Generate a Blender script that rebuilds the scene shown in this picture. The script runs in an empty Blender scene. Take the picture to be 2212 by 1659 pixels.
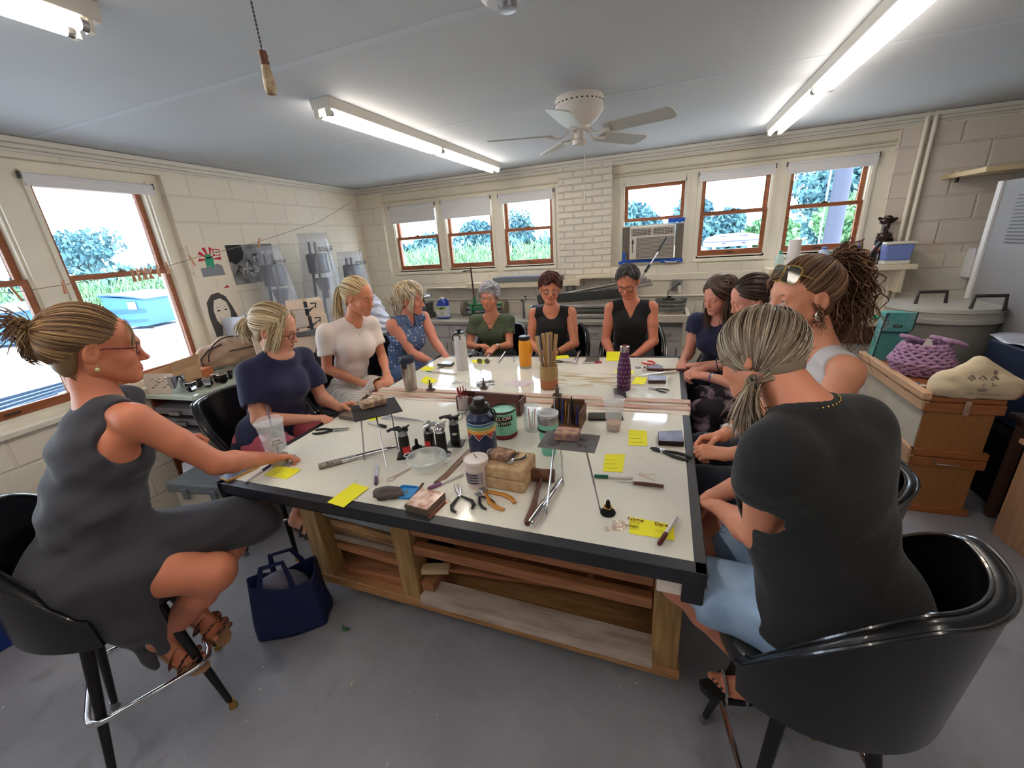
import bpy, bmesh, math, random
import numpy as np
from mathutils import Vector, Matrix
random.seed(11)
PI = math.pi
SC = bpy.context.scene
COL = SC.collection
# ---------------------------------------------------------------- camera
def cam_axes(yaw, pitch, roll):
 cy, sy = math.cos(yaw), math.sin(yaw)
 f = Vector((sy*math.cos(pitch), cy*math.cos(pitch), -math.sin(pitch)))
 r0 = Vector((cy, -sy, 0)); d0 = f.cross(r0)
 r = math.cos(roll)*r0+math.sin(roll)*d0
 d = -math.sin(roll)*r0+math.cos(roll)*d0
 return r, d, f
CH = 1.85
_r, _d, _f = cam_axes(math.radians(-21.33), math.radians(19.38), math.radians(4.044))
cd = bpy.data.cameras.new('camera'); cam = bpy.data.objects.new('camera', cd); COL.objects.link(cam)
cd.sensor_width = 36; cd.lens = 880/2212*36; cd.clip_start = .02; cd.clip_end = 300
m = Matrix((( _r.x, -_d.x, -_f.x, 0), (_r.y, -_d.y, -_f.y, 0), (_r.z, -_d.z, -_f.z, CH), (0, 0, 0, 1)))
cam.matrix_world = m
SC.camera = cam
# ---------------------------------------------------------------- world, lights, exposure
SC.view_settings.view_transform = 'Standard'; SC.view_settings.look = 'None'
SC.view_settings.gamma = 1; SC.view_settings.use_curve_mapping = False
SC.view_settings.exposure = 1.75
w = bpy.data.worlds.new('sky'); SC.world = w; w.use_nodes = True
wn = w.node_tree.nodes; bg = wn['Background']
bg.inputs[0].default_value = (.70, .85, 1.0, 1); bg.inputs[1].default_value = 3.0
TUBE_POWER = 6.5
sd = bpy.data.lights.new('sun', 'SUN'); sd.energy = 1.0; sd.angle = math.radians(20); sd.color = (1, .97, .9)
so = bpy.data.objects.new('sun', sd); COL.objects.link(so); so.rotation_euler = (math.radians(35), 0, math.radians(60))
so.location = (0, 0, 12)
# ---------------------------------------------------------------- colours and materials
def C(r, g, b):
 def l(v):
  v /= 255.
  return v/12.92 if v <= .04045 else ((v+.055)/1.055)**2.4
 return (l(r), l(g), l(b), 1)
MATS = {}
def nn(nt, t, **kw):
 n = nt.nodes.new(t)
 for k, v in kw.items(): setattr(n, k, v)
 return n
def M(name, rgb=(200, 200, 200), rough=.5, metal=0, rgb2=None, scale=6, stretch=(1, 1, 1), var=0, bump=0, bscale=60, bstretch=(1, 1, 1),
 trans=0, alpha=1, emit=None, estr=0, vcol=False, spec=.5, sheen=0, coat=0, ior=1.45, contrast=None, sss=0):
 if name in MATS: return MATS[name]
 mt = bpy.data.materials.new(name); mt.use_nodes = True; MATS[name] = mt
 nt = mt.node_tree; b = nt.nodes['Principled BSDF']; L = nt.links.new
 c = C(*rgb)
 b.inputs['Base Color'].default_value = c; b.inputs['Roughness'].default_value = rough
 b.inputs['Metallic'].default_value = metal; b.inputs['Specular IOR Level'].default_value = spec
 b.inputs['Transmission Weight'].default_value = trans; b.inputs['IOR'].default_value = ior
 b.inputs['Alpha'].default_value = alpha; b.inputs['Coat Weight'].default_value = coat
 if sheen: b.inputs['Sheen Weight'].default_value = sheen
 if sss:
  b.inputs['Subsurface Weight'].default_value = sss; b.inputs['Subsurface Radius'].default_value = (.02, .008, .004)
  b.inputs['Subsurface Scale'].default_value = .5
 if emit: b.inputs['Emission Color'].default_value = C(*emit); b.inputs['Emission Strength'].default_value = estr
 tc = nn(nt, 'ShaderNodeTexCoord')
 def noise(sc, st, det=4):
  mp = nn(nt, 'ShaderNodeMapping'); mp.inputs['Scale'].default_value = st; L(tc.outputs['Object'], mp.inputs[0])
  no = nn(nt, 'ShaderNodeTexNoise'); no.inputs['Scale'].default_value = sc; no.inputs['Detail'].default_value = det
  L(mp.outputs[0], no.inputs['Vector']); return no
 src = None
 if vcol:
  at = nn(nt, 'ShaderNodeVertexColor', layer_name='Col'); src = at.outputs['Color']
 if rgb2 or var:
  no = noise(scale, stretch)
  rp = nn(nt, 'ShaderNodeMapRange'); lo, hi = contrast or (.35, .65)
  rp.inputs[1].default_value = lo; rp.inputs[2].default_value = hi; L(no.outputs['Fac'], rp.inputs[0])
  mx = nn(nt, 'ShaderNodeMix', data_type='RGBA')
  if rgb2: mx.inputs[6].default_value = c; mx.inputs[7].default_value = C(*rgb2); L(rp.outputs[0], mx.inputs[0])
  else:
   mx.blend_type = 'MULTIPLY'; mx.inputs[0].default_value = 1
   if src: L(src, mx.inputs[6])
   else: mx.inputs[6].default_value = c
   r2 = nn(nt, 'ShaderNodeMapRange'); r2.inputs[3].default_value = 1-var; r2.inputs[4].default_value = 1+var
   L(rp.outputs[0], r2.inputs[0]); L(r2.outputs[0], mx.inputs[7])
  src = mx.outputs[2]
 if src: L(src, b.inputs['Base Color'])
 if bump:
  no = noise(bscale, bstretch); bp = nn(nt, 'ShaderNodeBump'); bp.inputs['Strength'].default_value = bump
  bp.inputs['Distance'].default_value = .01; L(no.outputs['Fac'], bp.inputs['Height']); L(bp.outputs[0], b.inputs['Normal'])
 return mt
def brickmat(name, rgb, bw, bh, mort, axes='xz', rough=.6, bump=.6, mrgb=None, dist=.01, off=(0, 0)):
 mt = M(name, rgb, rough=rough); nt = mt.node_tree; b = nt.nodes['Principled BSDF']; L = nt.links.new
 tc = nn(nt, 'ShaderNodeTexCoord'); sp = nn(nt, 'ShaderNodeSeparateXYZ'); cb = nn(nt, 'ShaderNodeCombineXYZ')
 L(tc.outputs['Object'], sp.inputs[0])
 ad = nn(nt, 'ShaderNodeMath', operation='ADD'); ad.inputs[1].default_value = off[0]; L(sp.outputs[0 if axes[0] == 'x' else 1], ad.inputs[0])
 a2 = nn(nt, 'ShaderNodeMath', operation='ADD'); a2.inputs[1].default_value = off[1]; L(sp.outputs[2], a2.inputs[0])
 nz = nn(nt, 'ShaderNodeTexNoise'); nz.inputs['Scale'].default_value = 4; L(tc.outputs['Object'], nz.inputs['Vector'])
 nm = nn(nt, 'ShaderNodeMath', operation='MULTIPLY_ADD'); nm.inputs[1].default_value = .012; L(nz.outputs['Fac'], nm.inputs[0]); L(a2.outputs[0], nm.inputs[2])
 L(ad.outputs[0], cb.inputs[0]); L(nm.outputs[0], cb.inputs[1])
 br = nn(nt, 'ShaderNodeTexBrick'); L(cb.outputs[0], br.inputs['Vector'])
 br.inputs['Scale'].default_value = 1; br.inputs['Brick Width'].default_value = bw; br.inputs['Row Height'].default_value = bh
 br.inputs['Mortar Size'].default_value = mort; br.inputs['Mortar Smooth'].default_value = .6
 br.inputs['Color1'].default_value = C(*rgb); br.inputs['Color2'].default_value = C(*[v-5 for v in rgb]); br.inputs['Mortar'].default_value = C(*(mrgb or [v-9 for v in rgb]))
 L(br.outputs['Color'], b.inputs['Base Color'])
 n2 = nn(nt, 'ShaderNodeTexNoise'); n2.inputs['Scale'].default_value = 90; L(tc.outputs['Object'], n2.inputs['Vector'])
 h = nn(nt, 'ShaderNodeMath', operation='MULTIPLY_ADD'); h.inputs[1].default_value = -1; L(br.outputs['Fac'], h.inputs[0])
 h2 = nn(nt, 'ShaderNodeMath', operation='MULTIPLY'); h2.inputs[1].default_value = .25; L(n2.outputs['Fac'], h2.inputs[0]); L(h2.outputs[0], h.inputs[2])
 bp = nn(nt, 'ShaderNodeBump'); bp.inputs['Strength'].default_value = bump; bp.inputs['Distance'].default_value = dist
 L(h.outputs[0], bp.inputs['Height']); L(bp.outputs[0], b.inputs['Normal'])
 return mt
def wood(name, a, b, scale=3, stretch=(1, 14, 14), rough=.5, bump=.05):
 return M(name, a, rgb2=b, scale=scale, stretch=stretch, rough=rough, bump=bump, bscale=scale*3, bstretch=stretch, contrast=(.3, .7))
# ---------------------------------------------------------------- mesh collecting
def frame(d, up=(0, 0, 1)):
 d = Vector(d).normalized(); u = Vector(up)
 if abs(d.dot(u)) > .98: u = Vector((1, 0, 0))
 x = u.cross(d).normalized(); y = d.cross(x)
 return x, y, d
class MB:
 def __init__(s): s.v = []; s.f = []; s.c = []; s.m = []; s.cur = (1, 1, 1, 1); s.mi = 0
 def add(s, vs, fs):
  o = len(s.v); s.v += [tuple(p) for p in vs]; s.f += [tuple(i+o for i in f) for f in fs]
  s.c += [s.cur]*len(vs); s.m += [s.mi]*len(fs); return s
 def box(s, c, d, rz=0, R=None):
  hx, hy, hz = d[0]/2, d[1]/2, d[2]/2
  vs = [Vector((x, y, z)) for z in (-hz, hz) for y in (-hy, hy) for x in (-hx, hx)]
  if R is None and rz: R = Matrix.Rotation(rz, 3, 'Z')
  if R is not None: vs = [R @ q for q in vs]
  c = Vector(c)
  return s.add([q+c for q in vs], [(0, 2, 3, 1), (4, 5, 7, 6), (0, 1, 5, 4), (2, 6, 7, 3), (0, 4, 6, 2), (1, 3, 7, 5)])
 def b2(s, x0, x1, y0, y1, z0, z1): return s.box(((x0+x1)/2, (y0+y1)/2, (z0+z1)/2), (abs(x1-x0), abs(y1-y0), abs(z1-z0)))
 def ring(s, pts, rad, n=8, closed=False, caps=True, flat=1, up=(0, 0, 1)):
  P = [Vector(p) for p in pts]; k = len(P)
  R = rad if isinstance(rad, (list, tuple, np.ndarray)) else [rad]*k
  vs = []; x0 = None
  for i in range(k):
   if closed: d = P[(i+1) % k]-P[i-1]
   else: d = P[min(i+1, k-1)]-P[max(i-1, 0)]
   if d.length < 1e-9: d = Vector((0, 0, 1))
   d.normalize()
   if x0 is None: x, y, _ = frame(d, up)
   else:
    x = x0-d*x0.dot(d)
    if x.length < 1e-6: x = frame(d, up)[0]
    x.normalize(); y = d.cross(x)
   x0 = x
   for j in range(n):
    a = 2*PI*j/n; vs.append(P[i]+(x*math.cos(a)+y*math.sin(a)*flat)*R[i])
  fs = []
  for i in range(k if closed else k-1):
   a, b = i*n, ((i+1) % k)*n
   for j in range(n): fs.append((a+j, a+(j+1) % n, b+(j+1) % n, b+j))
  if caps and not closed: fs += [tuple(range(n-1, -1, -1)), tuple((k-1)*n+j for j in range(n))]
  return s.add(vs, fs)
 def tube(s, a, b, r, r2=None, n=12): return s.ring([a, b], [r, r if r2 is None else r2], n)
 def lathe(s, prof, c=(0, 0, 0), n=24, R=None, sx=1, sy=1, a0=0, a1=2*PI):
  full = abs(a1-a0-2*PI) < 1e-6; k = n if full else n+1; vs = []; c = Vector(c)
  for r, z in prof:
   for j in range(k):
    a = a0+(a1-a0)*j/n; q = Vector((r*math.cos(a)*sx, r*math.sin(a)*sy, z))
    if R is not None: q = R @ q
    vs.append(q+c)
  fs = []
  for i in range(len(prof)-1):
   for j in range(n if full else k-1):
    j2 = (j+1) % k; fs.append((i*k+j, i*k+j2, (i+1)*k+j2, (i+1)*k+j))
  if full:
   if prof[0][0] > 1e-6: fs.append(tuple(range(k-1, -1, -1)))
   if prof[-1][0] > 1e-6: fs.append(tuple((len(prof)-1)*k+j for j in range(k)))
  return s.add(vs, fs)
 def prism(s, poly, h, c=(0, 0, 0), R=None):
  k = len(poly); c = Vector(c); vs = [Vector((x, y, z)) for z in (0, h) for x, y in poly]
  if R is not None: vs = [R @ q for q in vs]
  return s.add([q+c for q in vs], [tuple(range(k-1, -1, -1)), tuple(range(k, 2*k))]+[(i, (i+1) % k, k+(i+1) % k, k+i) for i in range(k)])
 def ell(s, c, r, n=16, R=None):
  pr = [(math.sin(PI*i/(n//2)), -math.cos(PI*i/(n//2))) for i in range(n//2+1)]
  vs = []; c = Vector(c)
  r = (r, r, r) if isinstance(r, (int, float)) else r
  for a, z in pr:
   for j in range(n):
    t = 2*PI*j/n; q = Vector((a*math.cos(t)*r[0], a*math.sin(t)*r[1], z*r[2]))
    if R is not None: q = R @ q
    vs.append(q+c)
  fs = [(i*n+j, i*n+(j+1) % n, (i+1)*n+(j+1) % n, (i+1)*n+j) for i in range(len(pr)-1) for j in range(n)]
  return s.add(vs, fs)
 def grid(s, fn, nu, nv):
  vs = [fn(i/nu, j/nv) for i in range(nu+1) for j in range(nv+1)]; k = nv+1
  return s.add(vs, [(i*k+j, (i+1)*k+j, (i+1)*k+j+1, i*k+j+1) for i in range(nu) for j in range(nv)])
 def build(s, name, mat, parent=None, smooth=False, bevel=0, seg=2, wire=0, solid=0, sub=0, world=False, auto=True):
  me = bpy.data.meshes.new(name)
  vs = s.v
  if world and parent is not None:
   pw = parent.location
   vs = [(a-pw.x, b-pw.y, c-pw.z) for a, b, c in vs]
  me.from_pydata(vs, [], s.f); me.validate(); me.update()
  for q in (mat if isinstance(mat, (list, tuple)) else [mat]): me.materials.append(q)
  if len(set(s.m)) > 1 and len(me.polygons) == len(s.m): me.polygons.foreach_set('material_index', s.m)
  if len(set(s.c)) > 1 and len(me.vertices) == len(s.c):
   at = me.color_attributes.new('Col', 'FLOAT_COLOR', 'POINT'); at.data.foreach_set('color', [x for c in s.c for x in c])
  o = bpy.data.objects.new(name, me); COL.objects.link(o)
  if parent is not None: o.parent = parent
  bm = bmesh.new(); bm.from_mesh(me); bmesh.ops.remove_doubles(bm, verts=bm.verts, dist=1e-5); bmesh.ops.recalc_face_normals(bm, faces=bm.faces)
  if smooth and auto:
   for f in bm.faces: f.smooth = True
   for e in bm.edges:
    if len(e.link_faces) == 2 and e.calc_face_angle(0) > math.radians(38): e.smooth = False
  bm.to_mesh(me); bm.free()
  if smooth and not auto: me.polygons.foreach_set('use_smooth', [True]*len(me.polygons))
  if solid:
   md = o.modifiers.new('s', 'SOLIDIFY'); md.thickness = solid; md.offset = 0
  if bevel:
   md = o.modifiers.new('b', 'BEVEL'); md.width = bevel; md.segments = seg; md.limit_method = 'ANGLE'; md.angle_limit = math.radians(40)
   md.harden_normals = False
  if sub:
   md = o.modifiers.new('u', 'SUBSURF'); md.levels = sub; md.render_levels = sub
  return o
def tag(o, label=None, cat=None, group=None, kind=None):
 if label: o['label'] = label
 if cat: o['category'] = cat
 if group: o['group'] = group
 if kind: o['kind'] = kind
 return o
def thing(name, label, cat, loc=(0, 0, 0), rz=0, group=None):
 o = bpy.data.objects.new(name, None); COL.objects.link(o); o.empty_display_size = .05
 o.location = loc; o.rotation_euler = (0, 0, rz); return tag(o, label, cat, group)
def struct(o): o['kind'] = 'structure'; return o
def copy_tree(o, parent=None):
 c = o.copy(); COL.objects.link(c)
 if parent is not None: c.parent = parent
 for ch in list(o.children): copy_tree(ch, c)
 return c
def text(body, size, mat, parent, loc, rot, name='lettering', ext=.0004, align='CENTER', shear=0, sx=1):
 cu = bpy.data.curves.new(name, 'FONT'); cu.body = body; cu.size = size; cu.extrude = ext; cu.align_x = align; cu.align_y = 'CENTER'; cu.shear = shear
 o = bpy.data.objects.new(name, cu); COL.objects.link(o); dg = bpy.context.evaluated_depsgraph_get()
 me = bpy.data.meshes.new_from_object(o.evaluated_get(dg)); bpy.data.objects.remove(o)
 o = bpy.data.objects.new(name, me); me.materials.clear(); me.materials.append(mat); COL.objects.link(o)
 o.parent = parent; o.location = loc; o.rotation_euler = rot; o.scale = (sx, 1, 1); return o
BLACK = M('black_plastic', (22, 22, 24), .4)
WHITE = M('white_paint', (226, 220, 205), .5, bump=.05, bscale=40)
CHROME = M('chrome', (215, 215, 222), .12, 1)
STEEL = M('steel', (165, 165, 170), .3, 1, var=.12, scale=30)
DKSTEEL = M('dark_steel', (60, 60, 66), .4, 1)
YEL = M('yellow_paper', (244, 238, 40), .7)
PAPER = M('white_paper', (226, 222, 226), .8)
INK = M('ink', (40, 34, 40), .7)
CARD = M('cardboard', (196, 158, 120), .8, var=.06, scale=4)
BRASS = M('gold', (215, 170, 90), .25, 1)
# ================================================================ the room
CEIL = 2.61; BY = 4.85
LO = Vector((-3.92, BY, 0)); LANG = math.atan2(.3, -3.32)       # left wall runs from the corner towards the camera
LROT = math.atan2(3.32, -.3)                                     # its local x axis points to the corner
wallc = (232, 224, 208)
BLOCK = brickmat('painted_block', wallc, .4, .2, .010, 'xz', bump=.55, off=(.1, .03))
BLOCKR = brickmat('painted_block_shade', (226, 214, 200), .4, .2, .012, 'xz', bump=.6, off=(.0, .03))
BRICK = brickmat('painted_brick', wallc, .21, .068, .009, 'xz', bump=.9, off=(.07, 0))
TRIM = M('cream_trim', (232, 225, 208), .5, bump=.08, bscale=18, var=.03, scale=5)
SASH = wood('sash_wood', (168, 104, 68), (138, 78, 48), rough=.45)
GLASS = M('window_glass', (255, 255, 255), 0, trans=1, ior=1.0, spec=0)
SHADE = M('blind_fabric', (226, 224, 226), .8)
def floor_mat():
 mt = M('painted_concrete', (112, 113, 118), rough=.38, spec=.5); nt = mt.node_tree; b = nt.nodes['Principled BSDF']; L = nt.links.new
 tc = nn(nt, 'ShaderNodeTexCoord')
 def noi(s, d=6, r=.6):
  n = nn(nt, 'ShaderNodeTexNoise'); n.inputs['Scale'].default_value = s; n.inputs['Detail'].default_value = d; n.inputs['Roughness'].default_value = r
  L(tc.outputs['Object'], n.inputs['Vector']); return n.outputs['Fac']
 def ramp(src, lo, hi, a, c):
  r = nn(nt, 'ShaderNodeMapRange'); r.inputs[1].default_value = lo; r.inputs[2].default_value = hi; r.inputs[3].default_value = a; r.inputs[4].default_value = c
  L(src, r.inputs[0]); return r.outputs[0]
 def mix(f, a, c):
  m = nn(nt, 'ShaderNodeMix', data_type='RGBA'); L(f, m.inputs[0])
  for k, v in ((6, a), (7, c)):
   if isinstance(v, tuple): m.inputs[k].default_value = v
   else: L(v, m.inputs[k])
  return m.outputs[2]
 c1 = mix(ramp(noi(1.3), .35, .65, 0, 1), C(138, 138, 146), C(164, 164, 172))
 c2 = mix(ramp(noi(5.0, 8), .60, .68, 0, .35), c1, C(112, 110, 112))
 c3 = mix(ramp(noi(11., 3), .735, .755, 0, .8), c2, C(196, 182, 166))
 c4 = mix(ramp(noi(24., 2), .745, .76, 0, .9), c3, C(225, 222, 215))
 L(c4, b.inputs['Base Color']); L(ramp(noi(3), .3, .7, .30, .5), b.inputs['Roughness'])
 bp = nn(nt, 'ShaderNodeBump'); bp.inputs['Strength'].default_value = .25; bp.inputs['Distance'].default_value = .01
 L(noi(14, 8, .65), bp.inputs['Height']); L(bp.outputs[0], b.inputs['Normal']); return mt
q = MB().b2(-6, 4.2, -3.4, 5.4, -.12, 0); struct(q.build('floor', floor_mat()))
CEILM = M('ceiling_paint', (192, 196, 202), .75, bump=.1, bscale=6, var=.025, scale=.8)
q = MB().b2(-6, 4.2, -3.4, 5.4, CEIL, CEIL+.12); struct(q.build('ceiling', CEILM))
q = MB(); q.b2(-3.8, 3.3, 1.62, 1.66, CEIL-.0015, CEIL); q.b2(-3.8, 3.3, 2.84, 2.87, CEIL-.0015, CEIL); q.b2(-3.8, 3.3, .4, .44, CEIL-.0015, CEIL)
struct(q.build('trim_1', M('ceiling_tape', (196, 202, 211), .8)))
YB = BY+.28
q = MB(); q.b2(-4.2, 3.5, BY, YB, 0, 1.49); q.b2(-4.2, 3.5, BY, YB, 2.515, CEIL)
q.b2(-4.2, -3.55, BY, YB, 1.49, 2.515)
struct(q.build('wall_back', BLOCK))
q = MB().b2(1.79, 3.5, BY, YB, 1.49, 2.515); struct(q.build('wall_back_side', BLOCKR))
q = MB().b2(-1.185, -.60, BY-.012, YB, 1.30, CEIL); struct(q.build('wall_brick_pier', BRICK))
def surround(n, x0, x1, z0, z1, ops, y0, y1, par=None, mat=TRIM):
 q = MB(); xs = [x0]+[v for o in ops for v in (o[0], o[1])]+[x1]
 for i in range(0, len(xs), 2): q.b2(xs[i], xs[i+1], y0, y1, z0, z1)
 for a, b, c, d in ops: q.b2(a, b, y0, y1, d, z1); q.b2(a, b, y0, y1, z0, c)
 for a, b, c, d in ops:      # casing
  for xx in (a-.028, b): q.b2(xx, xx+.028, y0-.012, y0, c-.02, d+.03)
 o = q.build(n, mat, par); return o
W1 = [(-3.44, -2.78, 1.55, 2.36), (-2.67, -2.03, 1.55, 2.36), (-1.89, -1.27, 1.55, 2.36)]
W2 = [(-.49, .135, 1.55, 2.33), (.27, .895, 1.55, 2.33), (1.03, 1.655, 1.55, 2.33)]
struct(surround('trim_2', -3.55, -1.185, 1.49, 2.515, W1, BY+.07, BY+.2))
struct(surround('trim_3', -.60, 1.79, 1.49, 2.515, W2, BY+.07, BY+.2))
q = MB()
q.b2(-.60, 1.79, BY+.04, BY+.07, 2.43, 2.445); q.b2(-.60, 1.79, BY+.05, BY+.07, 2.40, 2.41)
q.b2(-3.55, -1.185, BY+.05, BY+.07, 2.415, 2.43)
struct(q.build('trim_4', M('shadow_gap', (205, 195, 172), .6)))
NW = [0]
def window(x0, x1, z0, z1, rail, y, par=None, lock=True, low=True, deep=.05):
 NW[0] += 1
 w = bpy.data.objects.new('window_%d' % NW[0], None); COL.objects.link(w); w['kind'] = 'structure'
 if par is not None: w.parent = par
 t = .034
 q = MB()      # outer frame
 for a, b, c, d in ((x0, x0+.012, z0, z1), (x1-.012, x1, z0, z1), (x0, x1, z1-.02, z1), (x0, x1, z0-.012, z0+.012)): q.b2(a, b, y, y+.09, c, d)
 q.build('frame', TRIM, w)
 def sash(nm, c, d, yy, bot):
  f = MB(); a, b = x0+.013, x1-.013
  f.b2(a, a+t, yy, yy+.035, c, d); f.b2(b-t, b, yy, yy+.035, c, d); f.b2(a+t, b-t, yy, yy+.035, d-t, d); f.b2(a+t, b-t, yy, yy+.035, c, c+bot)
  o = f.build(nm, SASH, w, bevel=.003)
  g = MB(); g.b2(a+t, b-t, yy+.015, yy+.019, c+bot, d-t); g.build('glass', GLASS, o)
  return o
 sash('upper_sash', rail-.01, z1-.02, y+.05, .03)
 if low:
  lo = sash('lower_sash', z0+.012, rail+.022, y+.012, .055)
  k = MB(); k.b2((x0+x1)/2-.035, (x0+x1)/2+.035, y+.002, y+.012, z0+.03, z0+.045); k.build('lift_handle', M('bronze', (96, 84, 62), .4, .6), lo)
  k = MB(); k.box(((x0+x1)/2, y+.02, rail+.026), (.05, .02, .012)); k.ell(((x0+x1)/2, y+.02, rail+.034), (.014, .01, .008), 10); k.build('lock', M('bronze'), lo)
 s = MB().b2(x0-.03, x1+.03, y-.03, y+.02, z0-.045, z0-.012); s.build('sill', TRIM, w, bevel=.004)
 return w
for a in W1: window(a[0], a[1], a[2], a[3], 1.96, BY+.07)
for i, a in enumerate(W2):
 window(a[0], a[1], a[2], a[3], 1.965, BY+.07, low=(i > 0))
def blind(x0, x1, zt, zb, y, lab, par=None, grp='roller blinds'):
 t = thing('roller_blind', lab, 'blind', (x0, y, zt), 0, grp)
 if par is not None:
  t.location = par @ Vector((x0, y, zt)); t.rotation_euler = (0, 0, LROT)
 w = x1-x0
 MB().tube((0, 0, 0), (w, 0, 0), .017, n=14).build('roll', SHADE, t, smooth=True)
 if zt-zb > .02:
  b = MB(); b.grid(lambda u, v: Vector((w*u, -.012, -(zt-zb)*v)), 1, 2); b.build('fabric', SHADE, t, solid=.002)
  MB().b2(0, w, -.017, -.007, -(zt-zb)-.01, -(zt-zb)+.004).build('bottom_bar', SHADE, t)
 for xx in (-.006, w+.006): MB().box((xx, 0, 0), (.006, .03, .04)).build('bracket', M('bracket_grey', (90, 88, 95), .5), t)
 return t
blind(-3.46, -2.79, 2.35, 2.165, BY+.05, 'white roller blind lowered a fifth over the left corner window')
blind(-2.69, -2.03, 2.35, 2.165, BY+.05, 'white roller blind over the middle window of the left trio')
blind(-1.92, -1.26, 2.35, 2.27, BY+.05, 'short white roller blind beside the painted brick pier')
blind(.25, .90, 2.345, 2.285, BY+.05, 'white roller blind on the window with the boat hull outside')
blind(1.0, 1.68, 2.345, 2.27, BY+.05, 'white roller blind on the window nearest the right wall pipes')
LM = Matrix.Translation(LO) @ Matrix.Rotation(LROT, 4, 'Z')
def lwall(o, kind=True):
 o.matrix_world = LM
 if kind: o['kind'] = 'structure'
 return o
lwall(MB().b2(-2.50, .25, 0, .3, 0, CEIL).build('wall_left', BLOCK))
q = MB(); q.b2(-8.6, -2.50, 0, .3, 0, .98); q.b2(-8.6, -2.50, .0, .3, 2.50, CEIL)
lwall(q.build('wall_left_low', BLOCK))
W3 = [(-3.28, -2.60, 1.03, 2.42), (-4.13, -3.45, 1.03, 2.42), (-4.98, -4.30, 1.03, 2.42), (-5.83, -5.15, 1.03, 2.42)]  # far openings lie beyond the view, added for the light they give
lwall(surround('trim_5', -6.0, -2.50, .98, 2.50, sorted(W3), .05, .2))
lwall(MB().b2(-8.6, -6.0, 0, .3, .98, 2.5).build('wall_left_rear', BLOCK))
wl = bpy.data.objects.new('window_wall_left', None)
for a in W3:
 w_ = window(a[0], a[1], a[2], a[3], 1.80, .06, lock=False); w_.matrix_world = LM
LMs = LM
lab = ['white roller blind on the tall left window above the clothes pegs', 'white roller blind at the left edge, above the foreground woman in grey', None, None]
for a, l in zip(W3[:2], lab): blind(a[0]-.03, a[1]+.03, 2.415, 2.365, .03, l, LM)
lwall(MB().b2(-6.0, -2.5, -.035, .05, .955, .99).build('trim_6', TRIM, bevel=.005))
def crown(n, x0, x1, mw=None):
 q = MB(); q.b2(x0, x1, -.045, 0, CEIL-.035, CEIL-.002); q.b2(x0, x1, -.025, 0, CEIL-.06, CEIL-.035); q.b2(x0, x1, -.012, 0, CEIL-.08, CEIL-.06)
 o = q.build(n, M('crown_paint', (222, 218, 208), .5), bevel=.006); struct(o); o.matrix_world = mw; return o
crown('trim_7', -8.6, 0, LM); crown('trim_8', -3.92, 3.4, Matrix.Translation((0, BY, 0)))
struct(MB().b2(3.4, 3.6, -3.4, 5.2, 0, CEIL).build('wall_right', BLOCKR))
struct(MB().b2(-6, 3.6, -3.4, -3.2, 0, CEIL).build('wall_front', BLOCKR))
q = MB(); q.b2(-.6, 1.9, BY-.015, BY, 1.33, 1.40); q.b2(-3.9, 2.0, BY-.01, BY, 1.12, 1.135); struct(q.build('trim_9', TRIM, bevel=.004))
q = MB(); q.tube((-3.4, BY-.02, 1.165), (1.1, BY-.02, 1.165), .012); q.tube((1.93, BY-.03, 0), (1.93, BY-.03, CEIL), .016); q.tube((1.985, BY-.03, 0), (1.985, BY-.03, CEIL), .016)
struct(q.build('trim_10', TRIM, smooth=True))
TUBE = M('tube_glow', (255, 250, 240), .5, emit=(255, 245, 232), estr=TUBE_POWER)
HOUS = M('fitting_enamel', (214, 208, 198), .35)
def fitting(x, y0, lab, rz=0, grp='fluorescent ceiling lights'):
 t = thing('fluorescent_light', lab, 'light', (x, y0, CEIL), rz, grp); Ln = 2.44
 q = MB(); q.prism([(-.065, 0), (.065, 0), (.055, -.05), (-.055, -.05)], Ln, (0, 0, 0), Matrix(((1, 0, 0), (0, 0, 1), (0, 1, 0))))
 q.build('housing', HOUS, t, bevel=.003)
 for k in (0, 1):
  for sx in (-1, 1):
   g = MB(); a = .03+k*1.2; g.ring([(sx*.037, a, -.068), (sx*.037, a+1.16, -.068)], .0155, 12); o = g.build('tube', TUBE, t, smooth=True)
   for b_ in (a-.012, a+1.154): MB().ring([(sx*.037, b_, -.068), (sx*.037, b_+.018, -.068)], .0165, 12).build('end_cap', STEEL, o)
   for b_ in (a-.018, a+1.178): MB().box((sx*.037, b_, -.06), (.03, .012, .05)).build('lamp_holder', WHITE, t)
 return t
fitting(-1.74, 2.0, 'long fluorescent ceiling light in the middle of the room, left of the fan')
fitting(.77, 2.0, 'long fluorescent ceiling light at the upper right, right of the fan')
fitting(-1.72, -1.40, 'fluorescent ceiling light whose end shows in the top left corner')
fitting(.77, -1.40, 'unseen fluorescent ceiling light added behind the camera for more room light')  # out of view, added to light the room
t = thing('ceiling_fan', 'white flush-mount ceiling fan with five blades and a long pull cord', 'ceiling fan', (-.54, 2.78, CEIL))
FW = M('fan_white', (216, 208, 200), .4)
MB().lathe([(0, 0), (.135, 0), (.14, -.01), (.14, -.045), (.136, -.05), (.14, -.056), (.14, -.075), (.10, -.125), (.062, -.15), (.058, -.17), (0, -.172)], n=36).build('motor_housing', FW, t, smooth=True)
MB().lathe([(0, -.165), (.03, -.165), (.03, -.215), (.042, -.222), (.04, -.245), (.01, -.25), (0, -.25)], n=24).build('switch_housing', FW, t, smooth=True)
q = MB()
for i in range(30):
 a = i*2*PI/30; q.box((.1405*math.cos(a), .1405*math.sin(a), -.036), (.002, .012, .006), a)
q.build('vent_slots', BLACK, t)
BLD = M('fan_blade', (188, 190, 188), .45)
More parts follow.
